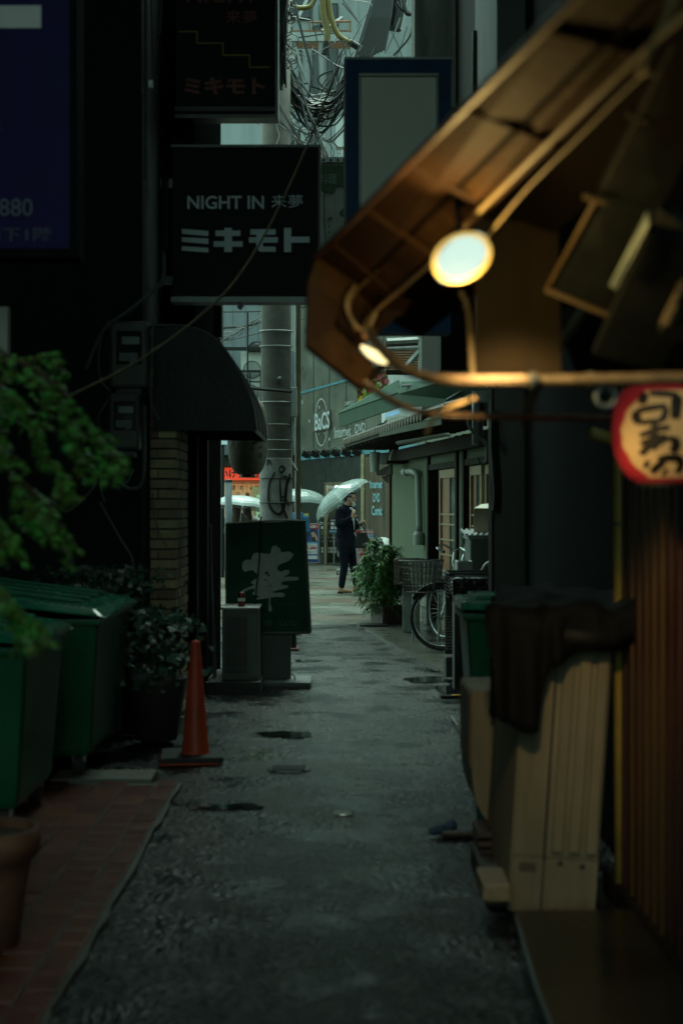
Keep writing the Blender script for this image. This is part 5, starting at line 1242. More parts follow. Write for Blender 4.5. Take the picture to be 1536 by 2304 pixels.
t = hung_sign('hanging_sign', 'upper dark hanging sign with a thin yellow staircase line and faded red characters', 395, -60, 624, 258, z, sgb)
MB().bx(P(393,0,z).x, P(626,0,z).x, z-.01, z+.15, P(0,266,z).z, P(0,258,z).z).build('bottom_rail', blackm, t, True)
MB().bx(P(393,0,z).x, P(626,0,z).x, z-.005, z, P(0,250,z).z, P(0,240,z).z).build('dim_band', M('dim_band',(.035,.035,.032),.5), t, True)
MB().bx(P(619,0,z).x, P(626,0,z).x, z-.012, z+.15, P(0,258,z).z, P(0,-60,z).z).build('edge_strip', blackm, t, True)
lm = MB()
for a,b_,c,d in ((402,70,445,73),(442,73,445,99),(445,96,503,99),(500,99,503,126),(503,123,563,126),(560,126,563,153),(563,150,608,153)): lm.bx(P(a,0,z).x,P(c,0,z).x,z-.008,z-.001,P(0,d,z).z,P(0,b_,z).z)
lm.build('stair_line', M('yellow_line',(.3,.22,.03),.6,bump=0), t, True)
ptext('ミキモト', 414, 175, 597, 214, z, letterdim, t, .05); ptext('来夢', 508, 24, 578, 54, z, letterdim, t, .01); ptext('NIGHT', 420, -30, 580, 8, z, letterdim, t, .01)
# narrow green and white sign
z = 14
t = hung_sign('narrow_sign', 'narrow white and dark green sign with leaf shapes and a Japanese cooking label', 722, 366, 778, 600, z, M('sign_white_dull',(.2,.215,.195),.5), .12)
mb = MB(); mb.bx(P(722,0,z).x,P(778,0,z).x,z-.006,z-.001,P(0,418,z).z,P(0,372,z).z); mb.plate([P(a,b_,z-.003) for a,b_ in ((722,418),(778,418),(778,421),(764,420),(756,424),(754,433),(746,437),(738,433),(730,434),(722,430))], -.002)
for pts in (((737,491),(743,488),(748,489),(746,494),(740,498)),((762,480),(770,470),(778,465),(778,487),(768,488)),((738,508),(742,506),(742,514)),((738,522),(741,519),(743,527)),((750,528),(755,526),(754,531))): mb.plate([P(a,b_,z-.003) for a,b_ in pts], -.002)
mb.build('green_print', M('print_darkgreen',(.012,.045,.014),.5,bump=0), t, True)
MB().bx(P(720,0,z).x,P(780,0,z).x,z-.02,z+.14,P(0,366,z).z,P(0,354,z).z).build('top_rail', steel, t, True)
for px in (728,744,760,773): MB().tube([P(px,360,z-.02),P(px,360,z-.03)], .012,10).build('bolt', blackm, t, True)
ptext('料理', 718, 391, 757, 414, z, M('letter_green',(.14,.2,.17),.6,bump=0), t, .0)
# large blue framed blank sign
z = 9.0
t = thing('blank_sign', 'tall blank grey sign board in a dark blue frame attached to the right building', 'sign', (P(895,0,z).x, z, P(0,745,z).z))
MB().bx(P(777,0,z).x, P(1014,0,z).x, z, z+.2, P(0,748,z).z, P(0,133,z).z).build('frame', M('frame_blue',(.008,.05,.13),.6,var=.3,scale=3,spec=.2), t, True)
MB().bx(P(774,0,z).x, P(1018,0,z).x, z+.0, z+.21, P(0,133,z).z, P(0,128,z).z).build('top_cap', greyp, t, True)
MB().bx(P(773,0,z).x, P(778,0,z).x, z-.004, z+.204, P(0,748,z).z, P(0,133,z).z).build('edge_trim', M('trim_brown',(.1,.09,.07),.5,metal=.3), t, True)
mb = MB()
for (a,b_,c,d) in ((806,166,986,174),(806,715,986,722),(806,174,812,715),(980,174,986,715)): mb.bx(P(a,0,z).x,P(c,0,z).x,z-.022,z,P(0,d,z).z,P(0,b_,z).z)
mb.build('inner_frame', M('inner_frame_grey',(.13,.14,.12),.4,metal=.3), t, True, bevel=.004)
MB().bx(P(812,0,z).x,P(980,0,z).x,z-.008,z,P(0,715,z).z,P(0,174,z).z).build('face', M('blank_face',(.66,.68,.6),.6,var=.06,scale=2,bump=.03), t, True)
MB().bx(P(1014,0,z).x,1.02,z+.05,z+.12,P(0,250,z).z,P(0,235,z).z).bx(P(1014,0,z).x,1.02,z+.05,z+.12,P(0,650,z).z,P(0,635,z).z).build('wall_bracket', blackm, t, True)
# dark blue purple sign at the left edge
z = 6.0
t = hung_sign('purple_sign', 'blurred dark purple sign with a white block, a phone number and Japanese characters at the left edge', -260, -60, 158, 560, z, M('sign_purple',(.015,.009,.08),.6,var=.15,bump=.02,spec=.15), .16)
t['label'] = 'dark purple sign with a white block and a phone number at the left edge'
MB().bx(P(-262,0,z).x, P(176,0,z).x, z-.01, z+.17, P(0,578,z).z, P(0,560,z).z).bx(P(158,0,z).x,P(174,0,z).x,z-.01,z+.17,P(0,560,z).z,P(0,-60,z).z).build('frame', M('black_frame',(.008,.009,.009),.9,spec=.05), t, True)  # frame in one even near-black colour
rect(whp, t, z, -100, 12, 93, 63, 'white_block')
ptext('06-2212-1880', -215, 448, 75, 487, z, M('letter_purple_grey',(.1,.13,.18),.6,bump=0), t, .0); ptext('地下1階', -40, 512, 118, 544, z, M('letter_purple_dim',(.055,.055,.11),.6,bump=0), t, .01); ptext('R', -14, 270, 7, 292, z, MATS['letter_purple_dim'], t)
t = thing('sign_post', 'pale grey upright strip at the right edge of the purple sign', 'post', P(178,0,6.25))
MB().tube([P(166,-60,6.25),P(176,270,6.25)], .014).build('strip', greyp, t, True); MB().tube([P(177,278,6.25),P(178,335,6.25)], .02).build('lower_strip', palep, t, True)
MB().bx(P(0,0,6.3).x-.05,P(0,0,6.3).x+.035,6.3,6.35,P(0,800,6.3).z,P(0,690,6.3).z).build('wall_pipe', greyp, t, True)
# left near wall
t = thing('left_building', 'dark unlit wall of the near left building behind the wheeled bins', 'building', (-3.5, 2, 0))
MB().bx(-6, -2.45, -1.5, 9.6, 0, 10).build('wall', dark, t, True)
mb = MB()
for k in range(12): mb.bx(-2.45,-2.42, -2+k*.95, -1.95+k*.95, 0, 6)
mb.build('batten', darkwood, t, True)
# thin diagonal wire in front
o = MB().tube(spline([P(150,895,6.6),P(330,800,7),P(500,665,7.4),P(600,520,7.8),P(690,330,8.2),P(760,150,8.6)],8), .0065, 6).build('diagonal_wire', M('wire_brown',(.13,.11,.06),.6)); tag(o, 'thin brown wire slanting across the NIGHT IN sign up to the right', 'wire')
# narrow building behind the meters: white framed window seen under the big sign
t = thing('window_frame', 'pale framed narrow window seen below the left end of the large dark sign', 'window', P(460,700,12.5))
MB().bx(P(441,0,12.5).x,P(482,0,12.5).x,12.5,12.55,hz(760,12.5),hz(684,12.5)).build('frame', greyp, t, True); MB().bx(P(450,0,12.5).x,P(474,0,12.5).x,12.49,12.5,hz(760,12.5),hz(688,12.5)).build('pane', glassw, t, True)
MB().bx(P(484,0,12.5).x,P(500,0,12.5).x,12.45,12.6,hz(760,12.5),hz(684,12.5)).build('post', blackm, t, True)

# ------------------------------------------------------------------ outdoor unit, green flower sign, cone
z = 11.9
fs = thing('flower_sign', 'tilted dark green standing sign with a large white brushed flower character', 'sign board', (P(600,0,z).x, z, 0))
c0, c1, c2, c3 = P(509,1425,z+.05), P(697,1424,z-.03), P(684,1172,z-.03), P(509,1178,z+.05)
gs = M('sign_green', (.009,.06,.038), .6, var=.2, scale=3, bump=.05, spec=.2)
MB().plate([c0,c1,c2,c3], -.12).build('panel', gs, fs, True)
mb = MB(); ed = M('sign_edge', (.09,.1,.08), .5, metal=.2)
mb.tube([c0,c1], .012,6); mb.tube([c1,c2], .014,6); mb.tube(spline([c2,P(620,1171,z),c3],5), .011,6); mb.tube([c0,c3], .008,6); mb.build('edging', ed, fs, True)
out = [(345,780),(352,752),(365,740),(390,733),(412,737),(430,690),(455,682),(480,682),(520,690),(560,688),(568,650),(580,630),(600,626),(618,640),(632,650),(642,680),(670,675),(700,672),(735,690),(725,715),(700,740),(670,755),(640,765),(612,785),(612,810),(640,825),(668,812),(700,810),(706,828),(690,848),(655,862),(700,862),(765,862),(776,874),(765,888),(700,892),(652,898),(640,922),(692,928),(697,938),(680,948),(620,962),(565,978),(600,985),(640,980),(668,992),(668,1010),(640,1016),(600,1012),(560,1022),(558,1070),(572,1095),(568,1120),(556,1128),(545,1112),(546,1085),(550,1022),(500,1030),(455,1036),(452,1026),(480,1012),(430,998),(425,985),(440,975),(440,950),(385,965),(335,988),(328,978),(380,950),(440,925),(416,912),(415,900),(450,880),(475,855),(450,835),(425,812),(395,818),(365,826),(348,808)]
cw = [P(440+a/3.339, 1040+b_/3.339, z-.045) for a, b_ in out]
# keep the print on the slanted panel
def onpanel(p):
    u = (p.x-c0.x)/(c1.x-c0.x); return Vector((p.x, c0.y+(c1.y-c0.y)*u-.004, p.z))
fl = MB().poly([onpanel(p) for p in cw]); fl.build('flower_character', M('faded_white',(.4,.43,.4),.7,var=.15,scale=20), fs, True)
fl = MB()
for (a,b_,r_) in ((534,832,13),(548,850,9),(522,885,8),(562,925,7),(535,935,6),(545,900,4)): fl.poly([onpanel(P(440+(a+r_*1.2*math.cos(q*.7))/3.339,1040+(b_+r_*math.sin(q*.7)*(.7+.3*(q%2)))/3.339,z))+Vector((0,-.003,0)) for q in range(9)])
fl.build('ink_gaps', gs, fs, True)
lg = M('letter_sign_green',(.05,.1,.08),.6,bump=0)
def fn_panel(x0,y0,x1,y1):
    return lambda u, v: onpanel(P(x0+(x1-x0)*u, y1+(y0-y1)*v, z))
text('料理  はな', None, None, None, lg, fs, .01, True, fn=fn_panel(566,1395,671,1409)); text('DINING ROOM HANA', None, None, None, lg, fs, 0, True, fn=fn_panel(617,1357,669,1361)); text('・ ・ ・ ・ ・', None,None,None,lg,fs,0,True,fn=fn_panel(560,1195,660,1198))
MB().bx(P(578,0,z).x, P(654,0,z).x, z+.02, z+.1, .06, hz(1425,z)).build('stem_panel', M('stem_grey',(.06,.075,.065),.55,var=.2), fs, True)
MB().bx(P(585,0,z).x, P(700,0,z).x, z-.22, z+.28, .02, .055).build('base_plate', M('base_grey',(.09,.1,.095),.5,var=.3), fs, True, bevel=.006); MB().bx(P(583,0,z).x, P(699,0,z).x, z-.2, z+.26, 0, .02).build('base_feet', blackp, fs, True)
MB().tube(spline([P(654,1515,z),P(661,1520,z-.03),P(663,1530,z-.05),P(655,1533,z)],4), .006).build('cable_loop', cable, fs, True)
MB().tube(spline([P(590,1165,z-.08),P(586,1172,z-.1),P(583,1260,z-.09),P(575,1340,z-.09),P(572,1400,z-.08)],5), .006).build('hanging_cable', cable, fs, True)
t = thing('low_post', 'low dark box post just behind the right side of the green flower sign', 'post', (P(660,0,14.9).x, 14.9, 0))
MB().bx(P(654,0,14.9).x, P(666,0,14.9).x, 14.9, 15.1, .02, .5).build('post', blackp, t, True); MB().bx(P(650,0,14.8).x, P(672,0,14.8).x, 14.8, 15.15, 0, .02).build('foot', M('foot_red',(.08,.012,.01),.6), t, True)
z = 11.45
t = thing('air_conditioner', 'grey green outdoor unit with a slatted grille left of the flower sign', 'air conditioner', (P(538,0,z).x, z, 0))
acg = M('unit_grey', (.085,.1,.08), .5, var=.25, streak=True)
x0, x1, xm = P(499,0,z).x, P(582,0,z).x, P(555,0,z).x; h0, h1 = .1, hz(1372,z)
MB().bx(x0,x1,z,z+.75,h0,h1).build('casing', acg, t, True, bevel=.01)
MB().bx(x0-.008,x1+.004,z-.01,z+.76,h1,h1+.018).build('top_cover', greyp, t, True, bevel=.004)
MB().bx(x0+.03,xm,z-.006,z,h0+.06,h1-.06).build('grille_recess', blackp, t, True)
mb = MB()
for px in (511,523,535,547): mb.bx(P(px,0,z).x-.003,P(px,0,z).x+.003,z-.014,z-.006,h0+.06,h1-.06)
for k in range(4): mb.bx(x0+.03,xm,z-.012,z-.004,h0+.1+k*.14,h0+.105+k*.14)
mb.build('grille_bars', acg, t, True); MB().bx(xm+.008,x1-.012,z-.01,z,h0+.03,h1-.03).build('side_panel', M('unit_side',(.12,.14,.11),.5,streak=True), t, True, bevel=.004)
MB().bx(x0-.12,x1+.02,z-.12,z+.8,0,.1).build('plinth', M('plinth',(.035,.038,.034),.7,bump=.4), t, True)
t = thing('drink_can', 'small dark red drink can standing on the grey green outdoor unit', 'can', (P(541,0,z).x, z+.12, h1+.018))
MB().lathe([(.001,0),(.024,0),(.03,.008),(.03,.1),(.025,.115),(.001,.112)], n=18).build('can', M('can_red',(.12,.015,.012),.3,metal=.5), t, smooth=True); MB().lathe([(.0305,.045),(.0305,.07)], n=18).build('label_band', whp, t, smooth=True)
# traffic cone
z = zg(1712); cx = P(440,0,z).x
t = thing('traffic_cone', 'orange traffic cone on a black base plate beside the ivy', 'traffic cone', (cx, z, .004))
orm = M('cone_orange', (.4,.05,.018), .5, spec=.3, var=.2, scale=5, bump=.1)
MB().lathe([(.087,.045),(.08,.06),(.028,.69),(.022,.705),(.001,.71)], n=28).build('cone_body', orm, t, smooth=True)
MB().box((-.02,0,.028),(.36,.36,.035),(0,0,R(6))).build('weight_plate', rubber, t, bevel=.01)
MB().box((-.035,-.01,.008),(.34,.34,.012),(0,0,R(6))).build('cone_foot', orm, t, bevel=.003)
# ------------------------------------------------------------------ green wheeled bins
def wheelie(loc, w, d, h, label, rz=0, group='green wheeled bins', s=.13):
    t = thing('wheeled_bin', label, 'bin', loc, rz, group)
    b = MB(); ti = .05
    b.add([(-w/2+ti,-d/2+ti,.12),(w/2-ti,-d/2+ti,.12),(w/2-ti,d/2-ti,.12),(-w/2+ti,d/2-ti,.12),(-w/2,-d/2,h*.9),(w/2,-d/2,h*.9),(w/2,d/2,h*.9),(-w/2,d/2,h*.9)],[(0,3,2,1),(4,5,6,7),(0,1,5,4),(1,2,6,5),(2,3,7,6),(3,0,4,7)])
    b.build('bin_body', greenpl, t, bevel=.045)
    r = MB(); r.bx(-w/2-.02,w/2+.02,-d/2-.02,d/2+.02,h*.86,h*.9); r.build('rim', greenpl, t, bevel=.012)
    for k in (-.3,.3): MB().box((k*w,-d/2+.012,h*.5),(.03,.03,h*.6),(R(4),0,0)).build('stiffening_rib', greenpl, t, bevel=.008)
    l = MB(); hh = h*.905
    l.add([(-w/2-.04,-d/2-.04,hh+s),(w/2+.05,-d/2-.04,hh),(w/2+.05,d/2+.04,hh),(-w/2-.04,d/2+.04,hh+s),(-w/2-.02,-d/2+.02,hh+s+.05),(w/2-.02,-d/2+.02,hh+.05),(w/2-.02,d/2-.02,hh+.05),(-w/2-.02,d/2-.02,hh+s+.05)],[(0,3,2,1),(4,5,6,7),(0,1,5,4),(1,2,6,5),(2,3,7,6),(3,0,4,7)])
    lid = l.build('lid', greenlid, t, bevel=.018)
    for k in range(4):
        y = -d/2+d*(k+.7)/4.6; q = MB(); q.add([(-w/2+.05,y,hh+s+.045),(w/2-.12,y,hh+.062),(w/2-.12,y+.06,hh+.062),(-w/2+.05,y+.06,hh+s+.045),(-w/2+.05,y,hh+s+.068),(w/2-.12,y,hh+.085),(w/2-.12,y+.06,hh+.085),(-w/2+.05,y+.06,hh+s+.068)],[(0,3,2,1),(4,5,6,7),(0,1,5,4),(1,2,6,5),(2,3,7,6),(3,0,4,7)]); q.build('lid_ridge', greenlid, lid, bevel=.006)
    MB().box((w/2+.06,0,hh+.03),(.03,d*.45,.04)).build('lid_handle', greenlid, lid, bevel=.01)
    for sx in (-1,1):
        for sy in (-1,1): 
            wh = MB(); wh.tube([(sx*(w/2-.12)-.025,sy*(d/2-.12),.07),(sx*(w/2-.12)+.025,sy*(d/2-.12),.07)], .07, 18); wh.build('wheel', rubber, t)
            MB().box((sx*(w/2-.12),sy*(d/2-.12),.12),(.07,.05,.06)).build('castor_fork', steel, t)
    return t
wheelie((-1.27-.52, 7.6+.62, .026), 1.04, 1.2, .97, 'further green wheeled bin of the left pair, with droplets on its sloping lid')
wheelie((-1.36-.52, 6.25+.46, .026), 1.04, .9, .95, 'nearer green wheeled bin of the left pair, partly behind the maple leaves')
t = wheelie((P(1034,0,7.6).x+.34, 7.9, .028), .6, .55, 1.0, 'green wheeled bin with a shiny lid on the right, partly under the black cloth', R(0), 'green wheeled bins', .015)
# wet drops catch light on the lids: tiny water beads
def beads(label, cx, cy, z0, w, d, n, slope=0):
    mb = MB(); rnd = random.Random(n)
    for k in range(n):
        x, y = rnd.uniform(-w/2,w/2), rnd.uniform(-d/2,d/2); r_ = rnd.uniform(.002,.006)
        mb.lathe([(.001,r_*.7),(r_*.7,r_*.5),(r_,0)], (cx+x,cy+y,z0-slope*(x+w/2)), 6)
    tag(mb.build('raindrops', M('drops',(.3,.35,.33),.05,bump=0,spec=.9), None, smooth=True), label, 'raindrops', kind='stuff')
beads('raindrops on the lid of the further left bin', -1.55, 8.0, 1.018, .6, .9, 160, .12)
t = thing('wooden_lath', 'orange brown wooden lath leaning against the right green bin', 'lath', (P(1065,1830,7.55).x, 7.55, .03))
MB().plate([(P(1058,0,7.4).x,7.42,.05),(P(1078,0,7.4).x,7.42,.05),(P(1092,0,7.8).x,7.8,.72),(P(1076,0,7.8).x,7.8,.72)], .012).build('lath', M('lath_wood',(.3,.15,.05),.6), t, True)
# ------------------------------------------------------------------ terracotta pot, ivy pots
t = thing('terracotta_pot', 'dark terracotta flower pot cut by the left edge of the picture', 'plant pot', (P(-25,0,4.75).x, 4.75, .03))
MB().lathe([(.001,0),(.1,0),(.125,.2),(.145,.3),(.165,.31),(.175,.36),(.165,.4),(.15,.4),(.145,.36),(.001,.35)], n=32).build('pot', terra, t, smooth=True)
MB().lathe([(.001,.372),(.147,.365)], n=20).build('soil', MATS['soil'], t)
MB().tube(spline([(0,0,.36),(-.03,.02,.8),(-.08,0,1.4),(-.02,-.05,2.0)],6), [.02]*18+[.012], 8).build('stem', M('bark',(.06,.045,.03),.8,bump=.6), t, smooth=True)
def ivy(px, z, w, h0, h1, n, label, pot=True, d=.4):
    cx = P(px,0,z).x; t = thing('ivy_plant', label, 'plant', (cx, z, .03)); mb = MB(); rnd = random.Random(n); st = MB()
    for k in range(n):
        u = rnd.gauss(0,.45); v = rnd.gauss(0,.5); h = h0+(h1-h0)*rnd.random()**.8
        u *= 1-.3*abs(h-(h0+h1)/2)/(h1-h0)
        p = Vector((u*w, v*d, h)); s = rnd.uniform(.018,.038); a = rnd.uniform(0,6.28)
        nn = Vector((rnd.uniform(-.6,.6), rnd.uniform(-1,.2), rnd.uniform(.1,1))).normalized(); e1 = nn.orthogonal().normalized(); e1 = Matrix.Rotation(a,3,nn) @ e1; e2 = nn.cross(e1)
        mb.poly([p+e1*s*1.1, p+e1*s*.35+e2*s*.6, p-e1*s*.2+e2*s*.9, p-e1*s*.5, p-e1*s*.2-e2*s*.9, p+e1*s*.35-e2*s*.6])
    for k in range(14):
        a = rnd.uniform(0,6.28); st.tube(spline([(0,0,h0*.8),(w*.3*math.cos(a),d*.3*math.sin(a),(h0+h1)/2),(w*.6*math.cos(a),d*.5*math.sin(a),h0+(h1-h0)*rnd.random())],5), .004, 4)
    mb.build('foliage', leafd, t); st.build('stems', MATS['stem_green'], t)
    if pot: MB().lathe([(.001,0),(.13,0),(.19,h0+.02),(.2,h0+.06),(.18,h0+.06),(.001,h0+.03)], n=28).build('pot', M('pot_dark',(.02,.018,.016),.6,bump=.4), t, smooth=True)
    return t
ivy(352, 9.0, .27, .33, .82, 620, 'dark glossy ivy in a black pot between the bins and the cone')
ivy(225, 9.15, .42, .9, 1.08, 340, 'dark low shrub just showing above the lids of the left bins', True, .25)
ivy(315, 9.2, .06, .5, 1.05, 90, 'thin trailing ivy stem hanging beside the brick pillar', False, .1)
# ------------------------------------------------------------------ maple in the left foreground
t = thing('maple_tree', 'green maple tree with drooping leafy branches reaching in from the left edge', 'tree', (P(-620,0,4.9).x, 4.9, .0))
base = Vector(t.location); br = MB(); lf = MB(); rnd = random.Random(12)
br.tube(spline([base, base+Vector((.05,0,.8)), base+Vector((.2,-.05,1.7)), base+Vector((.55,-.1,2.25))],8), [.05]*10+[.04]*8+[.025]*7, 10)
br.build('trunk', MATS['bark'], t, True, True)
def mleaf(p, s, droop):
    a = rnd.uniform(0,6.28); nn = Vector((rnd.uniform(-.5,.5), rnd.uniform(-.8,.1), 1)).normalized(); e1 = nn.orthogonal().normalized(); e1 = Matrix.Rotation(a,3,nn) @ e1; e1 = (e1*.8+Vector((.3,0,-.55))*droop).normalized(); e2 = nn.cross(e1).normalized()
    pts = []
    for i in range(7):
        ang = (-1.9+i*3.8/6); L = s*1.15*(1-.5*abs(ang)/1.9)
        pts.append(p+(e1*math.cos(ang)+e2*math.sin(ang))*L)
        if i < 6: am = ang+3.8/12; pts.append(p+(e1*math.cos(am)+e2*math.sin(am))*s*.24)
    lf.add([p-e1*s*.1]+pts, [(0,i+1,i+2) for i in range(len(pts)-1)])
branches = [([(-160,700),(0,790),(110,850),(180,930),(235,1000),(275,1030)],4.7,1.0),([(-160,760),(-20,850),(60,930),(110,1030),(150,1100)],4.55,1.1),([(-150,760),(20,810),(110,800),(125,800)],4.95,.8),
            ([(60,830),(120,900),(165,985),(180,1045)],4.75,.85),([(-120,800),(-20,960),(20,1060),(50,1130),(90,1160)],4.5,1.0),([(20,1060),(90,1120),(130,1170),(148,1240)],4.6,.7),
            ([(-200,1200),(-60,1290),(10,1340),(60,1390),(85,1412)],4.2,1.0),([(-150,1050),(-60,1130),(-10,1170),(22,1210)],4.4,.9),([(-160,720),(-60,780),(-10,900),(5,1000)],4.85,1.1)]
for pts, zz, dens in branches:
    p = spline([P(a,b_,zz+.03*i) for i,(a,b_) in enumerate(pts)], 14)
    o = MB().tube(p, [.009*(1-.85*i/(len(p)-1)) for i in range(len(p))], 5).build('branch', MATS['bark'], t, True)
    tw = MB()
    for i in range(8, len(p), 3):
        L_ = rnd.uniform(.07,.17)*(1.1-.5*i/len(p)); d = Vector((rnd.uniform(-.15,.75), rnd.uniform(-.5,.5), rnd.uniform(-1.1,-.25))).normalized()
        e = [p[i]+d*L_*q/5-Vector((0,0,.012*(q/5)**2)) for q in range(6)]; tw.tube(e, .0015, 3)
        for q in range(1,6):
            for k in range(2 if dens > .8 else 1): mleaf(e[q]+Vector((rnd.gauss(0,.006),rnd.gauss(0,.012),rnd.gauss(-.004,.006))), rnd.uniform(.02,.04), rnd.uniform(.9,1.8))
        mleaf(p[i]+Vector((0,0,.008)), rnd.uniform(.025,.04), 1.0)
    for k in range(5): mleaf(p[-1]+Vector((rnd.gauss(0,.008),rnd.gauss(0,.01),rnd.gauss(0,.01))), .035, 1.6)
    tw.build('twig', MATS['bark'], o, False)
    for c_ in o.children: c_.data.transform(Matrix.Translation(-base))
lf.build('foliage', leafy, t, True)

# ================================================================== right side buildings
t = thing('right_bar_building', 'dark timber right building carrying the blank blue framed sign', 'building', (3, 9.3, 0))
MB().bx(1.015, 6, 9.25, 9.45, 0, 3.1).bx(1.75, 6, 9.46, 12.7, 0, 3.1).bx(1.03, 1.74, 9.46, 10.5, 2.5, 3.1).build('wall', darkwood, t, True)
MB().bx(.86, 6, 11.6, 12.7, 2.62, 3.6).build('jetty', darkwood, t, True)
MB().bx(.68, 1.08, 12.2, 12.75, 4.85, 9.5).build('grey_pillar', M('old_timber',(.17,.18,.155),.8,var=.55,scale=9,bump=.7,bscale=40,streak=True), t, True)
MB().bx(.70, 1.09, 11.9, 12.15, 3.6, 4.84).build('pillar_base', darkwood, t, True)
MB().bx(1.03, 6, 10.4, 12.7, 3.1, 10).build('upper_wall', darkwood, t, True)
MB().tube([P(1068,70,10.3),P(1066,250,10.3)], .02, 6).build('upper_pipe', M('pipe_dull',(.09,.11,.1),.4), t, True)
cb = M('clad_board', (.07,.08,.07), .6, var=.15, streak=True)
MB().bx(P(1117,0,9.0).x, 6, 9.0, 10.4, 3.35, 10).build('cladding', cb, t, True)
mb = MB()
for k in range(8): mb.bx(P(1205,0,9).x+k*.3, P(1205,0,9).x+k*.3+.006, 8.994, 9.0, 3.35, 10)
mb.build('cladding_joints', blackp, t, True)
MB().lathe([(.001,-.02),(.03,-.015),(.035,0)], P(1243,17,8.98), 14, (R(90),0,0)).build('round_fitting', palep, t, True)
MB().bx(P(1113,0,9.2).x, P(1250,0,9.2).x, 9.2, 9.25, .05, 2.35).build('door', M('door_dark',(.03,.027,.018),.45,var=.3,streak=True), t, True)
MB().bx(P(1252,0,9.18).x, P(1400,0,9.18).x, 9.22, 9.25, .05, 2.35).build('dark_shutter', blackp, t, True)
for px in (1253,): MB().bx(P(px,0,9.15).x, P(px+12,0,9.15).x, 9.15, 9.25, 0, 2.4).build('door_post', blackp, t, True)
MB().tube(spline([P(1085,880,9.1),P(1085,905,9.1)],2), .05, 12).build('hanging_can', pipew, t, True)
t = thing('curved_pipe', 'pale hose curling down from the eave to a hook beside the dark building edge', 'hose', P(1070,930,11.4))
MB().tube(spline([P(1052,930,11.4),P(1056,960,11.4),P(1075,985,11.4),P(1092,995,11.4),P(1095,1020,11.4),P(1092,1040,11.4),P(1080,1042,11.4),P(1073,1030,11.4)],6), .014, 8).build('hose', pipew, t, True, True)
MB().tube([P(1074,880,11.5),P(1074,1000,11.5)], .045, 12).build('metal_tube', steel, t, True, True)
wire('black downpipe along the dark building edge', [P(1112,925,9.15),P(1112,1000,9.15),P(1118,1100,9.15),P(1116,1150,9.15)], .03, blackm, 'downpipe')
wire('inner curved pipe on the dark right wall', [P(1125,955,9.1),P(1128,990,9.1),P(1140,1010,9.1)], .014, MATS['pipe_dull'], 'pipe')
# near right timber lattice wall lit by the lamp
t = thing('lattice_wall', 'warm brown upright timber lattice wall at the right edge', 'wall', (1.1, 4, 0))
mb = MB(); rnd = random.Random(2)
slm = M('lattice_wood', (.042,.016,.006), .45, var=.3, island=.4, streak=True)
for k in range(26): y = 2.4+k*.118; mb.bx(1.06, 1.11, y, y+.05, .1, 2.08)
mb.build('slats', slm, t, True)
MB().bx(1.13, 1.2, 2.2, 5.6, 0, 2.2).build('back_boards', M('back_wood',(.05,.022,.012),.6,streak=True,island=.2), t, True)
MB().bx(1.04, 1.12, 2.2, 5.55, 0, .1).bx(1.04, 1.12, 2.2, 5.55, 2.08, 2.14).build('rails', darkwood, t, True)
t = thing('right_building', 'unlit upper mass of the near right building above the canopy', 'building', (3, 2, 0))
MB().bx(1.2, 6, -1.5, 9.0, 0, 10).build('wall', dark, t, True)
t = thing('shade_roof', 'unseen flat slab added overhead to shade the near alley', 'roof', (0, 6, 7.6))
MB().bx(-2.45, 1.2, 1.2, 10.2, 7.6, 7.7).build('shade_slab', dark, t, True)  # unseen slab, added to keep sky light off the near ground
# bamboo pole
t = thing('yellow_post', 'yellowed upright post with a black band beside the lattice wall', 'post', P(1395,1370,5.3)); t.location.z = 0
mb = MB(); mb.tube([(P(1395,0,5.3).x,5.3,0),(P(1393,0,5.3).x,5.3,hz(1010,5.3)),P(1380,990,5.3),P(1330,975,5.25)], .024, 12); mb.build('post', M('post_yellow',(.3,.22,.05),.55,var=.3), t, True, True)
MB().tube([P(1395,1182,5.3),P(1395,1176,5.3)], .027, 12).build('band', blackp, t, True)
# ------------------------------------------------------------------ canopy with lamp
cn = thing('timber_canopy', 'slanting brown timber canopy jutting over the alley from the upper right', 'canopy', P(1000,300,3.0))
def quad(name, a, b_, c, d, th, mat, par=cn): return MB().plate([a,b_,c,d], th).build(name, mat, par, True)
Z0, Z1 = 4.0, 1.97
quad('fascia_board', P(712,582,Z0), P(1330,-40,Z1), P(1480,-20,1.99), P(800,645,4.04), .02, woodd)
quad('soffit_board', P(802,647,4.05), P(1482,-18,2.0), P(1575,-5,2.03), P(848,700,4.12), .02, wood)
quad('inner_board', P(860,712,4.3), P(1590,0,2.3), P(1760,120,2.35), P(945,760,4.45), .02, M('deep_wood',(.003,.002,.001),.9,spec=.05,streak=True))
MB().tube([P(709,580,Z0), P(1320,-34,Z1)], .009, 6).build('edge_bead', M('edge_brown',(.1,.05,.035),.5), cn, True)
quad('side_board', P(1066,860,3.42), P(1070,420,3.38), P(1250,300,3.3), P(1262,860,3.42), .02, M('glow_catcher',(.009,.006,.0022),.8,var=.3,spec=.1,streak=True))  # board added behind the lamp to catch an amber glow
MB().tube([P(803,645,4.03),P(1482,-19,1.985)], .006, 6).build('groove_strip', M('groove_black',(.01,.008,.006),.9,spec=.05), cn, True)  # near-black strip drawn as the groove between the boards
MB().tube([P(850,703,4.11),P(1577,-4,2.02)], .007, 6).build('lower_bead', woodd, cn, True)
for k_ in range(5):
    q_ = .12+.2*k_; a_ = P(712,582,Z0).lerp(P(1330,-40,Z1), q_); b_ = P(848,700,4.12).lerp(P(1575,-5,2.03), q_)
    MB().tube([a_-Vector((0,0,.006)), b_-Vector((0,0,.012))], .009, 4).build('rib', woodd, cn, True)
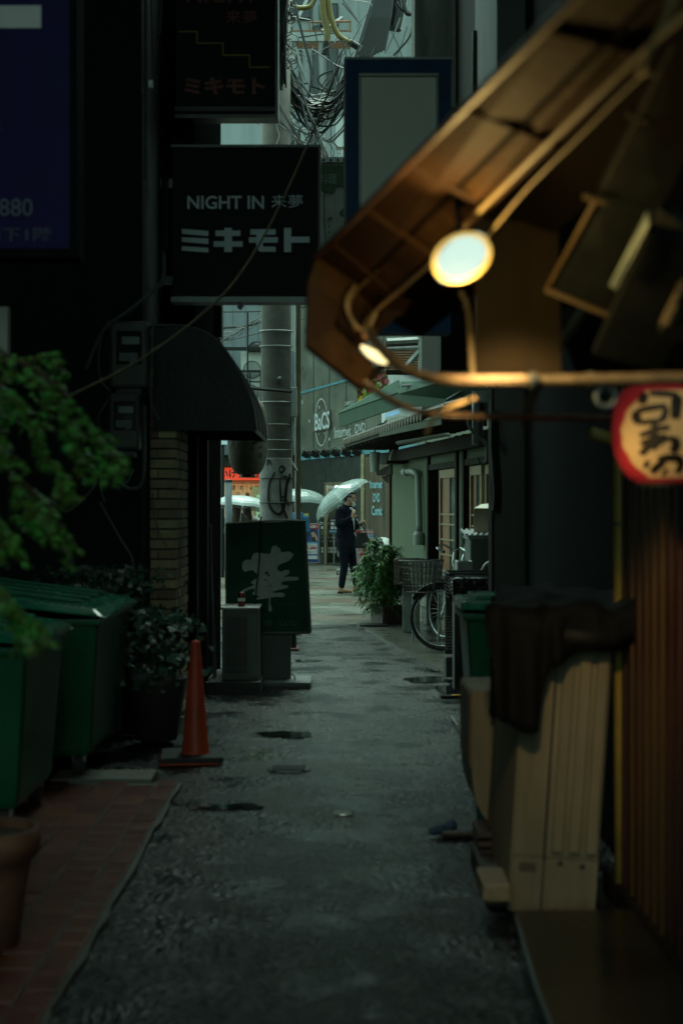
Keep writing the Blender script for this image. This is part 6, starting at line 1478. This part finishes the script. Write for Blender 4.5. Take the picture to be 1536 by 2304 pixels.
# end frame turned down
quad('end_board', P(708,582,4.0), P(688,640,4.0), P(760,690,4.02), P(802,646,4.04), .03, wood)
quad('end_board', P(688,640,4.0), P(685,784,4.0), P(742,742,4.02), P(760,690,4.02), .03, woodd)
quad('end_board', P(685,784,4.0), P(812,884,3.98), P(838,830,4.02), P(742,742,4.02), .03, wood)
quad('back_panel', P(760,688,4.1), P(742,742,4.1), P(800,792,4.12), P(905,700,4.15), .02, woodd)
quad('back_panel', P(800,648,4.12), P(760,688,4.12), P(905,702,4.18), P(960,610,4.0), .02, wood)
quad('end_board', P(838,830,4.02), P(812,884,3.98), P(835,862,4.0), P(868,828,4.05), .03, darkwood)
# cords and cables under the canopy
def cord(label, pts, r, mat, name='canopy_cable'): o = MB().tube(spline(pts,8), r, 8).build(name, mat, None, False, True); return tag(o, label, 'cable')
cab = M('cable_tan', (.38,.28,.14), .45)
cord('tan cable running along the canopy past the lamp', [P(822,752,4.05),P(830,715,4.0),P(960,600,3.5),P(1052,500,3.1),P(1270,285,2.45),P(1455,108,2.1),P(1560,20,1.95)], .0045, cab)
cord('second tan cable tied beside the canopy cable', [P(800,745,4.05),P(785,690,4.0),P(805,650,4.0),P(900,560,3.6)], .004, cab)
cord('thin cable hanging lower beside the canopy cable', [P(1085,545,3.1),P(1180,430,2.8),P(1300,310,2.5),P(1440,172,2.2),P(1470,172,2.15)], .002, cab)
cord('steep cable at the upper right corner', [P(1520,-20,2.0),P(1490,60,2.05),P(1460,120,2.1),P(1440,165,2.15)], .006, cab)
cord('looped cord knot at the canopy end', [P(800,640,3.95),P(783,670,3.92),P(782,700,3.92),P(800,730,3.9),P(822,745,3.9),P(838,720,3.9),P(846,700,3.9)], .005, cab)
MB_ = MB(); MB_.lathe([(.001,-.014),(.012,-.008),(.014,0),(.012,.008),(.001,.014)], P(824,752,3.9), 12); tag(MB_.build('cable_end', M('knob',(.35,.22,.1),.5), None, smooth=True), 'small round cable end below the loop at the canopy end', 'knob')
# lamp
lz = 3.0; lc = P(1038,580,lz)
lamp = thing('round_lamp', 'round glowing lamp hanging under the timber canopy', 'lamp', lc, rot=(0,0,0))
m = Euler((R(90),R(-28),0))
MB().lathe([(.001,.006),(.035,.005),(.047,0)], (0,0,0), 32, (R(90),0,0)).build('lens', M('lamp_lens',(.01,.01,.01),.5,emit=3.9,ecol=(.72,1,.88),bump=0,spec=0), lamp)
lens = lamp.children[0]
for v in lens.data.vertices:
    x, zz = v.co.x*1.22, v.co.z*.93; a = R(28); v.co.x, v.co.z = x*math.cos(a)-zz*math.sin(a), x*math.sin(a)+zz*math.cos(a)
MB().lathe([(.047,-.004),(.049,-.006),(.04,-.02),(.02,-.03),(.001,-.032)], (0,0,0), 28, (R(90),0,0)).build('housing', blackm, lamp, smooth=True)
for v in lamp.children[1].data.vertices:
    x, zz = v.co.x*1.2, v.co.z*.92; a = R(28); v.co.x, v.co.z = x*math.cos(a)-zz*math.sin(a), x*math.sin(a)+zz*math.cos(a)
MB().lathe([(.0455,.004),(.0545,.001)], (0,0,0), 32, (R(90),0,0)).build('lens_halo', M('lens_halo_glow',(.3,.2,.05),.5,emit=3,ecol=(1,.72,.18),bump=0), lamp)  # glowing ring imitates the yellow falloff round the lamp
for v in lamp.children[2].data.vertices:
    x, zz = v.co.x*1.22, v.co.z*.93; a = R(28); v.co.x, v.co.z = x*math.cos(a)-zz*math.sin(a), x*math.sin(a)+zz*math.cos(a)
MB().tube([(0,.06,0),(.0,.07,.17)], .008).build('stem', blackm, lamp)
def lampl(loc, e, col, r_, par=None, nm='lamp_light'):
    l = bpy.data.lights.new(nm, 'POINT'); l.energy = e; l.color = col; l.shadow_soft_size = r_; o = bpy.data.objects.new(nm, l); COL.objects.link(o); o.location = loc; return o
lampl(lc+Vector((.0,-.035,-.085)), 3.8, (1,.68,.22), .05)
spl = bpy.data.lights.new('added_unit_spot','SPOT'); spl.energy = 30; spl.color = (1,.66,.28); spl.spot_size = R(44); spl.spot_blend = .7; spl.shadow_soft_size = .04
spo = bpy.data.objects.new('added_unit_spot', spl); COL.objects.link(spo); spo.location = lc+Vector((.03,-.07,-.06)); spo.rotation_euler = (Vector((.95,5.3,.7))-spo.location).to_track_quat('-Z','Y').to_euler()  # added spot on the beige unit, stands in for an unseen light further right
# second little lamp tube at the canopy end
l2 = thing('tube_lamp', 'small bright yellow lamp tube tucked into the end of the canopy', 'lamp', P(845,798,3.93))
MB().tube(spline([P(812,778,3.93),P(835,795,3.93),P(872,815,3.93)],5), [.004,.006,.008,.01,.012,.013,.014,.014,.014,.012,.007], 10).build('tube', M('lamp_tube',(1,.9,.5),.3,emit=7,ecol=(1,.82,.4),bump=0), l2, True, True)
MB().box(P(848,788,3.95),(.05,.02,.015),(0,R(40),0)).build('holder', blackm, l2, True)
lampl(P(800,806,3.85), .07, (1,.55,.2), .02, nm='tube_light')
# pipe frame of the awning
pr_ = M('pipe_rust', (.13,.09,.055), .6, metal=.1, var=.5, scale=20)
fr = thing('awning_rails', 'rusty pair of horizontal pipes crossing the right side above the red lantern', 'pipe', P(1300,855,3.1))
MB().tube(spline([P(1640,848,2.9),P(1300,855,3.05),P(1020,856,3.2),P(950,846,3.35),P(890,815,3.5),P(842,765,3.7),P(836,745,3.8)],8), .0135, 12).build('upper_pipe', pr_, fr, True, True)
MB().tube(spline([P(1640,942,4.35),P(1400,941,4.2),P(1050,936,3.6),P(940,925,3.4),P(870,895,3.6),P(822,862,3.8)],8), .0095, 12).build('lower_pipe', pr_, fr, True, True)
for (a,b_,c,d) in ((1075,700,1050,835),(1345,1000,1360,860)): pass
MB().tube(spline([P(1060,850,3.2),P(1062,830,3.25),P(1052,700,3.4),P(1035,655,3.4)],5), .006).build('hanging_strap', M('strap_brown',(.04,.03,.012),.7), fr, True, True)
q = MB(); torus(q, (0,0,0), .021, .005, 24, 8)
for v in q.v: v += P(1362,893,3.05)
q.build('ring', steel, fr, True, True)
for px in (1190,1320): q = MB(); q.tube([P(px,855,3.08),P(px+14,855,3.08)], .017, 12); q.build('pipe_clamp', steel, fr, True)
MB().tube(spline([P(960,975,3.4),P(985,930,3.35),P(1070,895,3.3)],4), .005).build('tie', cab, fr, True)
# wall-side posts near the lamp: slanted brackets
t = thing('slanted_strut', 'slanting pale strut below the roof tiles on the right', 'strut', P(1260,760,3.7))
MB().tube([P(1315,690,3.6),P(1225,830,3.8),P(1190,905,3.85),P(1186,960,3.85)], .014, 8).build('strut', M('strut_tan',(.08,.065,.03),.7), t, True, True)
MB().tube([P(1280,700,3.7),P(1205,850,3.85)], .012, 8).build('second_strut', darkwood, t, True, True)
# roof tiles seen from below at the right
rt = thing('tiled_roof_edge', 'dark overlapping roof tiles slanting down at the upper right', 'roof', P(1400,600,3.2))
tm = M('kawara', (.007,.009,.009), .45, spec=.3, var=.3, scale=8, bump=.15)
dv = lambda a, b_, zz: P(a,b_,zz)
def tile(x0,y0,x1,y1,x2,y2,x3,y3, za, zb, th=.03, name='tile'):
    MB().plate([P(x0,y0,za),P(x1,y1,za),P(x2,y2,zb),P(x3,y3,zb)], -th).build(name, tm, rt, True, bevel=.006)
tile(1228,655,1375,712,1492,470,1340,445, 3.3,3.0)
tile(1340,445,1492,470,1590,270,1430,262, 2.98,2.7)
tile(1430,262,1590,270,1700,60,1530,60, 2.68,2.4)
tile(1330,800,1490,840,1620,560,1455,520, 3.2,2.9)
tile(1400,700,1470,730,1560,520,1480,470, 3.28,2.95)
tile(1480,752,1600,800,1700,620,1540,640, 2.95,2.8)
MB().tube([P(1228,652,3.28),P(1375,712,3.28)], .008, 6).build('tile_rim_highlight', M('rim_tan',(.07,.045,.018),.6), rt, True)
MB().tube([P(1228,652,3.28),P(1340,448,2.98)], .005, 6).build('tile_rim_highlight', MATS['rim_tan'], rt, True)
MB().tube([P(1312,440,2.96),P(1362,456,2.96)], .007, 6).build('tile_rim_highlight', MATS['rim_tan'], rt, True)  # tan rod laid in as the highlight on this tile's top edge
MB().tube([P(1410,255,2.7),P(1460,272,2.7)], .006, 6).build('tile_rim_highlight', MATS['rim_tan'], rt, True)  # likewise a highlight, built as a tan rod
MB().plate([P(1375,640,3.0),P(1392,650,3.0),P(1465,500,2.85),P(1462,470,2.85)], .01).build('ridge_highlight', M('highlight_grey',(.16,.2,.18),.4,metal=.3), rt, True, bevel=.003)  # grey strip laid on the tile as a painted highlight
MB().tube([P(1500,730,2.9),P(1545,640,2.85)], .016, 8).build('tile_roll', MATS['rim_tan'], rt, True)
MB().plate([P(1180,700,3.9),P(1185,560,3.9),P(1215,540,3.9),P(1225,560,3.9),P(1222,700,3.9)], .01).build('paper_notice', M('notice',(.12,.12,.11),.7), rt, True)
# upper dark roof mass behind tiles
MB().plate([P(1230,660,4.4),P(1250,300,4.0),P(1700,-80,3.4),P(1800,900,4.0),P(1300,850,4.5)], .04).build('roof_boards', M('roof_boards',(.006,.005,.003),.9,spec=.05,streak=True), rt, True)
# red lantern
z = 3.9; lc = P(1492,980,z); s = z/F
rl, lp = lantern((lc.x, z, lc.z), 0, [(60*s,110*s),(88*s,103*s),(108*s,70*s),(115*s,20*s),(114*s,-15*s),(104*s,-55*s),(84*s,-88*s),(56*s,-108*s)], M('lantern_red',(.35,.02,.03),.6,var=.12,bump=0,emit=.22,ecol=(1,.06,.07)), 'round red and cream lantern with bold black brush characters at the right edge', None)
rad = on_lantern(lp, 0, 0, 0, 0, 0, 0)
cream = M('lantern_cream',(.5,.36,.17),.6,var=.1,bump=0,emit=.5,ecol=(1,.55,.18))
# cream panel with a wavy edge wrapped round the front
mb = MB(); N = 44; rows = 16
def lf2(a, h, off): r_ = rad(h)+off; return Vector((r_*math.sin(a), -r_*math.cos(a), h))
vs = []
for j in range(rows+1):
    h = (-97+ (192)*j/rows)*s; v = j/rows
    wa = -1.12*(math.sin(math.pi*min(1,max(0,.12+.78*v)))**.55) + .03*math.sin(j*1.9)
    wb = 1.3
    for i in range(N+1): vs.append(lf2(wa+(wb-wa)*i/N, h, .0025))
mb.add(vs, [(j*(N+1)+i, j*(N+1)+i+1, (j+1)*(N+1)+i+1, (j+1)*(N+1)+i) for j in range(rows) for i in range(N)])
mb.build('cream_panel', cream, rl, False, True)
blk2 = M('brush_black', (.015,.01,.006), .6, bump=0)
def lstroke(mb, pts, w):
    p = spline([Vector((x,y,0)) for x,y in pts], 6); k = len(p); vs = []
    for i, q in enumerate(p):
        d = (p[min(i+1,k-1)]-p[max(i-1,0)]).normalized(); n = Vector((-d.y,d.x,0))*w*1.8*(.75+.25*math.sin(math.pi*i/(k-1)))
        for g in (1,-1):
            px, py = q.x+n.x*g, q.y+n.y*g; h = (980-py)*s; r_ = rad(h)+.005; xx = max(-.985,min(.985,(px-1492)*s/r_)); vs.append(Vector((r_*xx, -r_*math.sqrt(1-xx*xx), h)))
    mb.add(vs, [(2*i,2*i+1,2*i+3,2*i+2) for i in range(k-1)])
mb = MB()
for pts, w in (([(1431,890),(1427,903),(1422,915)],5),([(1440,892),(1470,894),(1500,897)],4),([(1498,897),(1494,915),(1490,950)],7),([(1414,930),(1412,945),(1419,958)],5),([(1414,930),(1440,925),(1472,921)],4),([(1472,924),(1466,945),(1455,955)],4),([(1419,957),(1440,955),(1462,954)],3.5),
               ([(1447,958),(1446,985),(1438,1005),(1422,1026)],5),([(1418,985),(1432,980),(1450,972),(1478,968)],4),([(1420,1003),(1436,996),(1470,985)],3.5),([(1452,1015),(1448,1010),(1465,996),(1488,990)],3.5),([(1488,990),(1492,1008),(1484,1022)],6),
               ([(1430,1046),(1440,1048)],5),([(1446,1064),(1458,1052),(1470,1040)],5),([(1470,1063),(1478,1066)],5),([(1456,1038),(1475,1034),(1500,1036),(1507,1050),(1500,1066)],5),
               ([(1520,905),(1528,925),(1524,960)],4),([(1532,950),(1522,975)],3)): lstroke(mb, pts, w)
mb.build('brush_writing', blk2, rl)
MB().lathe([(.001,.006),(62*s,.006),(64*s,-.006),(.001,-.006)], (0,0,110*s), 24).build('top_ring', blackp, rl); MB().lathe([(.001,.006),(58*s,.006),(56*s,-.006),(.001,-.006)], (0,0,-110*s), 24).build('bottom_ring', blackp, rl)
MB().tube([(0,0,110*s),(0,0,.17)], .003).build('cord', cable, rl)
# ------------------------------------------------------------------ outdoor units on the right with cloth
z = 5.2; tilt = R(3.8)
u = thing('air_conditioner', 'tall beige ribbed outdoor unit leaning slightly in the right foreground', 'air conditioner', (P(1238,0,z).x, z, .008), rot=(0,tilt,R(0)))
k = z/F; H_ = 1.015
MB().bx(-100*k,100*k,.0,.75,0,H_).build('casing', beige, u, bevel=.012)
mb = MB()
for (a, b_) in ((-95,-27),): mb.bx(a*k,b_*k,-.006,0,130*k,H_-.02)
mb.build('left_panel', beige, u, bevel=.003)
mb = MB(); mb.bx(-22*k,96*k,-.008,0,130*k,H_-.02); mb.build('right_panel', beige, u, bevel=.004)
mb = MB()
for a in (-10, 28, 66): mb.bx(a*k,(a+24)*k,-.03,-.008,145*k,H_-.05)
mb.build('panel_ribs', beige, u, bevel=.004)
MB().bx(-98*k,98*k,-.01,0,6*k,122*k).build('lower_panel', beige, u, bevel=.003)
MB().bx(-80*k,-42*k,-.013,-.01,95*k,115*k).build('louvre_vent', M('vent_shadow',(.06,.05,.035),.6), u)
MB().bx(-26*k,-22*k,-.012,0,6*k,H_-.02).build('seam', blackp, u)
for a, h in ((12,118),(62,114),(8,10),(60,8)): MB().lathe([(.001,.004),(.009,.002),(.01,0)], (a*k,-.012,h*k), 10, (R(90),0,0)).build('screw', blackm, u)
z2 = 6.0; k2 = z2/F
u2 = thing('air_conditioner', 'rounded beige unit standing behind the tall ribbed beige unit', 'air conditioner', (P(1105,0,z2).x, z2, .14))
pts = []
w_ = 44*k2; hb = 0; R_ = 70*k2
prof = [(w_,0,0),(w_,0,(1885-1420)*k2)]
pf = [(-w_,.58),(w_,.58),(w_,0)]+[(w_-.03-(2*w_-.03)*math.sin(a*math.pi/16), .24*(1-math.cos(a*math.pi/16))) for a in range(0,9)]
MB().plate([Vector((x,0,h)) for x,h in pf], .5).build('casing', beige, u2)
MB().bx(-w_-.008,-w_+.03,.02,.48,.26,.57).build('dark_side', M('unit_side_dark',(.1,.075,.03),.6), u2)
MB().bx(-w_*.2,w_,.1,.4,-.1,0).build('stand', blackm, u2)
t = thing('unit_plinth', 'dark block and pale corner stone under the right foreground units', 'block', (P(1140,0,5.4).x, 5.4, 0))
MB().bx(P(1085,0,5.45).x, P(1340,0,5.45).x, 5.32, 5.95, .004, .1).build('plinth', M('plinth_dark',(.02,.018,.014),.6,bump=.4), t, True)
MB().bx(P(1082,0,5.1).x, P(1145,0,5.1).x, 5.05, 5.3, .095, .16).build('corner_stone', M('stone_tan',(.2,.16,.1),.6,bump=.5), t, True, bevel=.01)
t = thing('milk_crate', 'dark brown slatted crate at the foot of the rounded beige unit', 'crate', (P(1095,0,6.0).x, 5.9, .006))
mb = MB()
for kk in range(5): mb.bx(P(1066,0,5.9).x, P(1118,0,5.9).x, 5.75, 6.0, .02+kk*.035, .04+kk*.035)
mb.build('slats', M('crate_dark',(.04,.025,.02),.6), t, True)
t = thing('teal_bottle', 'dark teal bottle standing left of the beige foreground unit', 'bottle', (P(1088,0,6.3).x, 6.3, .02))
MB().lathe([(.001,0),(.035,0),(.035,.15),(.015,.2),(.014,.25),(.001,.25)], n=16).build('bottle', M('bottle_teal',(.01,.13,.1),.25), t, smooth=True)
t = thing('blue_rag', 'small blue rag on dark litter beside the rounded beige unit', 'rag', P(990,1880,zg(1885)))
fuse('rag', [('e',(0,0,.03),(.03,.04,.025)),('e',(.05,.02,.04),(.03,.03,.03)),('e',(-.03,.0,.02),(.025,.03,.02))], M('rag_blue',(.012,.04,.09),.7,bump=.8), t, .01, 1)
MB().bx(.0,.28,-.05,.12,0,.03).build('litter', M('litter_dark',(.012,.012,.012),.5,bump=.8,bscale=20), t, bevel=.01)
t = thing('orange_scrap', 'dark scrap of wood with an orange patch lying at the foot of the right bin', 'scrap', (P(1020,0,zg(1580)).x, zg(1580), .03))
MB().box((0,0,.012),(.2,.08,.024)).build('wood_scrap', darkwood, t); MB().box((.02,-.01,.026),(.07,.04,.004)).build('orange_patch', orangep, t)
# black cloth: draped grid over the units with a round lid
t = thing('black_cloth', 'black cloth draped over the beige units and the right green bin', 'cloth', P(1250,1400,5.4))
cl = M('cloth_black', (.0035,.004,.004), .75, spec=.12, var=.3, bump=.5, bscale=25)
mb = MB(); NX, NY = 34, 46; vs = []
xe, xw, yb, yf, Ht = .55, .62, 6.5, 5.06, 1.15
for i in range(NX+1):
    a = -.08+(xw+.08)*i/NX
    for j in range(NY+1):
        w = 0 if a < .2 else 1; sm_ = min(1, max(0, (a-.19)/.03)); dmax = .39+.05*math.sin(a*9)-(.39-.17)*sm_
        b_ = j/NY*(yb-yf+dmax)
        x0 = xe+.2*max(0,(min(yb, yb-min(j/NY*(yb-yf+dmax), yb-yf))-5.06))/1.4
        x = x0+max(a,0)*(1.15-(x0-xe)-.03-xe)/.62*.98-.02*math.sin(j*.4)*(a<0); drop = max(-a,0); y = yb-min(b_, yb-yf); d2 = max(0, b_-(yb-yf))
        h = Ht-drop*(.95)-d2 + .018*noise.noise(Vector((x*6,y*4,a*5)))*2 + .012*math.sin(x*21+y*3)
        if d2 > 0: y -= (.028*math.sin(x*38+1+3*math.sin(x*9))+.012*math.sin(x*90))*min(1,d2*4)+.014
        if b_ < .3 and a>0: h -= .02
        vs.append(Vector((x, y, h)))
mb.add(vs, [(i*(NY+1)+j, i*(NY+1)+j+1, (i+1)*(NY+1)+j+1, (i+1)*(NY+1)+j) for i in range(NX) for j in range(NY)])
o = mb.build('cloth', cl, t, True, True); sm = o.modifiers.new('t','SOLIDIFY'); sm.thickness = .008
t = thing('tub_lid', 'round dark tub lid on top of the tall beige unit', 'lid', P(1300,1430,5.25))
mb = MB(); c = Vector((.9,5.13,1.06))
mb.lathe([(.001,.03),(.17,.025),(.2,.01),(.205,-.03),(.19,-.06),(.001,-.06)], (c.x,c.y+.1,c.z), 36, (R(3),R(4),0)); mb.build('lid', M('lid_black',(.006,.006,.005),.6,spec=.15), t, True, True)
mb = MB(); mb.lathe([(.13,.033),(.17,.026)], (c.x,c.y+.1,c.z+.004), 36, (R(3),R(4),0)); mb.build('brown_ring', M('lid_brown',(.03,.022,.008),.6), t, True)
# grass free litter, pale stick on the alley
tag(MB().tube([P(1015,1613,zg(1620)),P(1030,1632,zg(1650))], .006).build('stick', M('stick_pale',(.3,.27,.2),.7)), 'pale stick lying on the asphalt beside the right bin', 'stick')
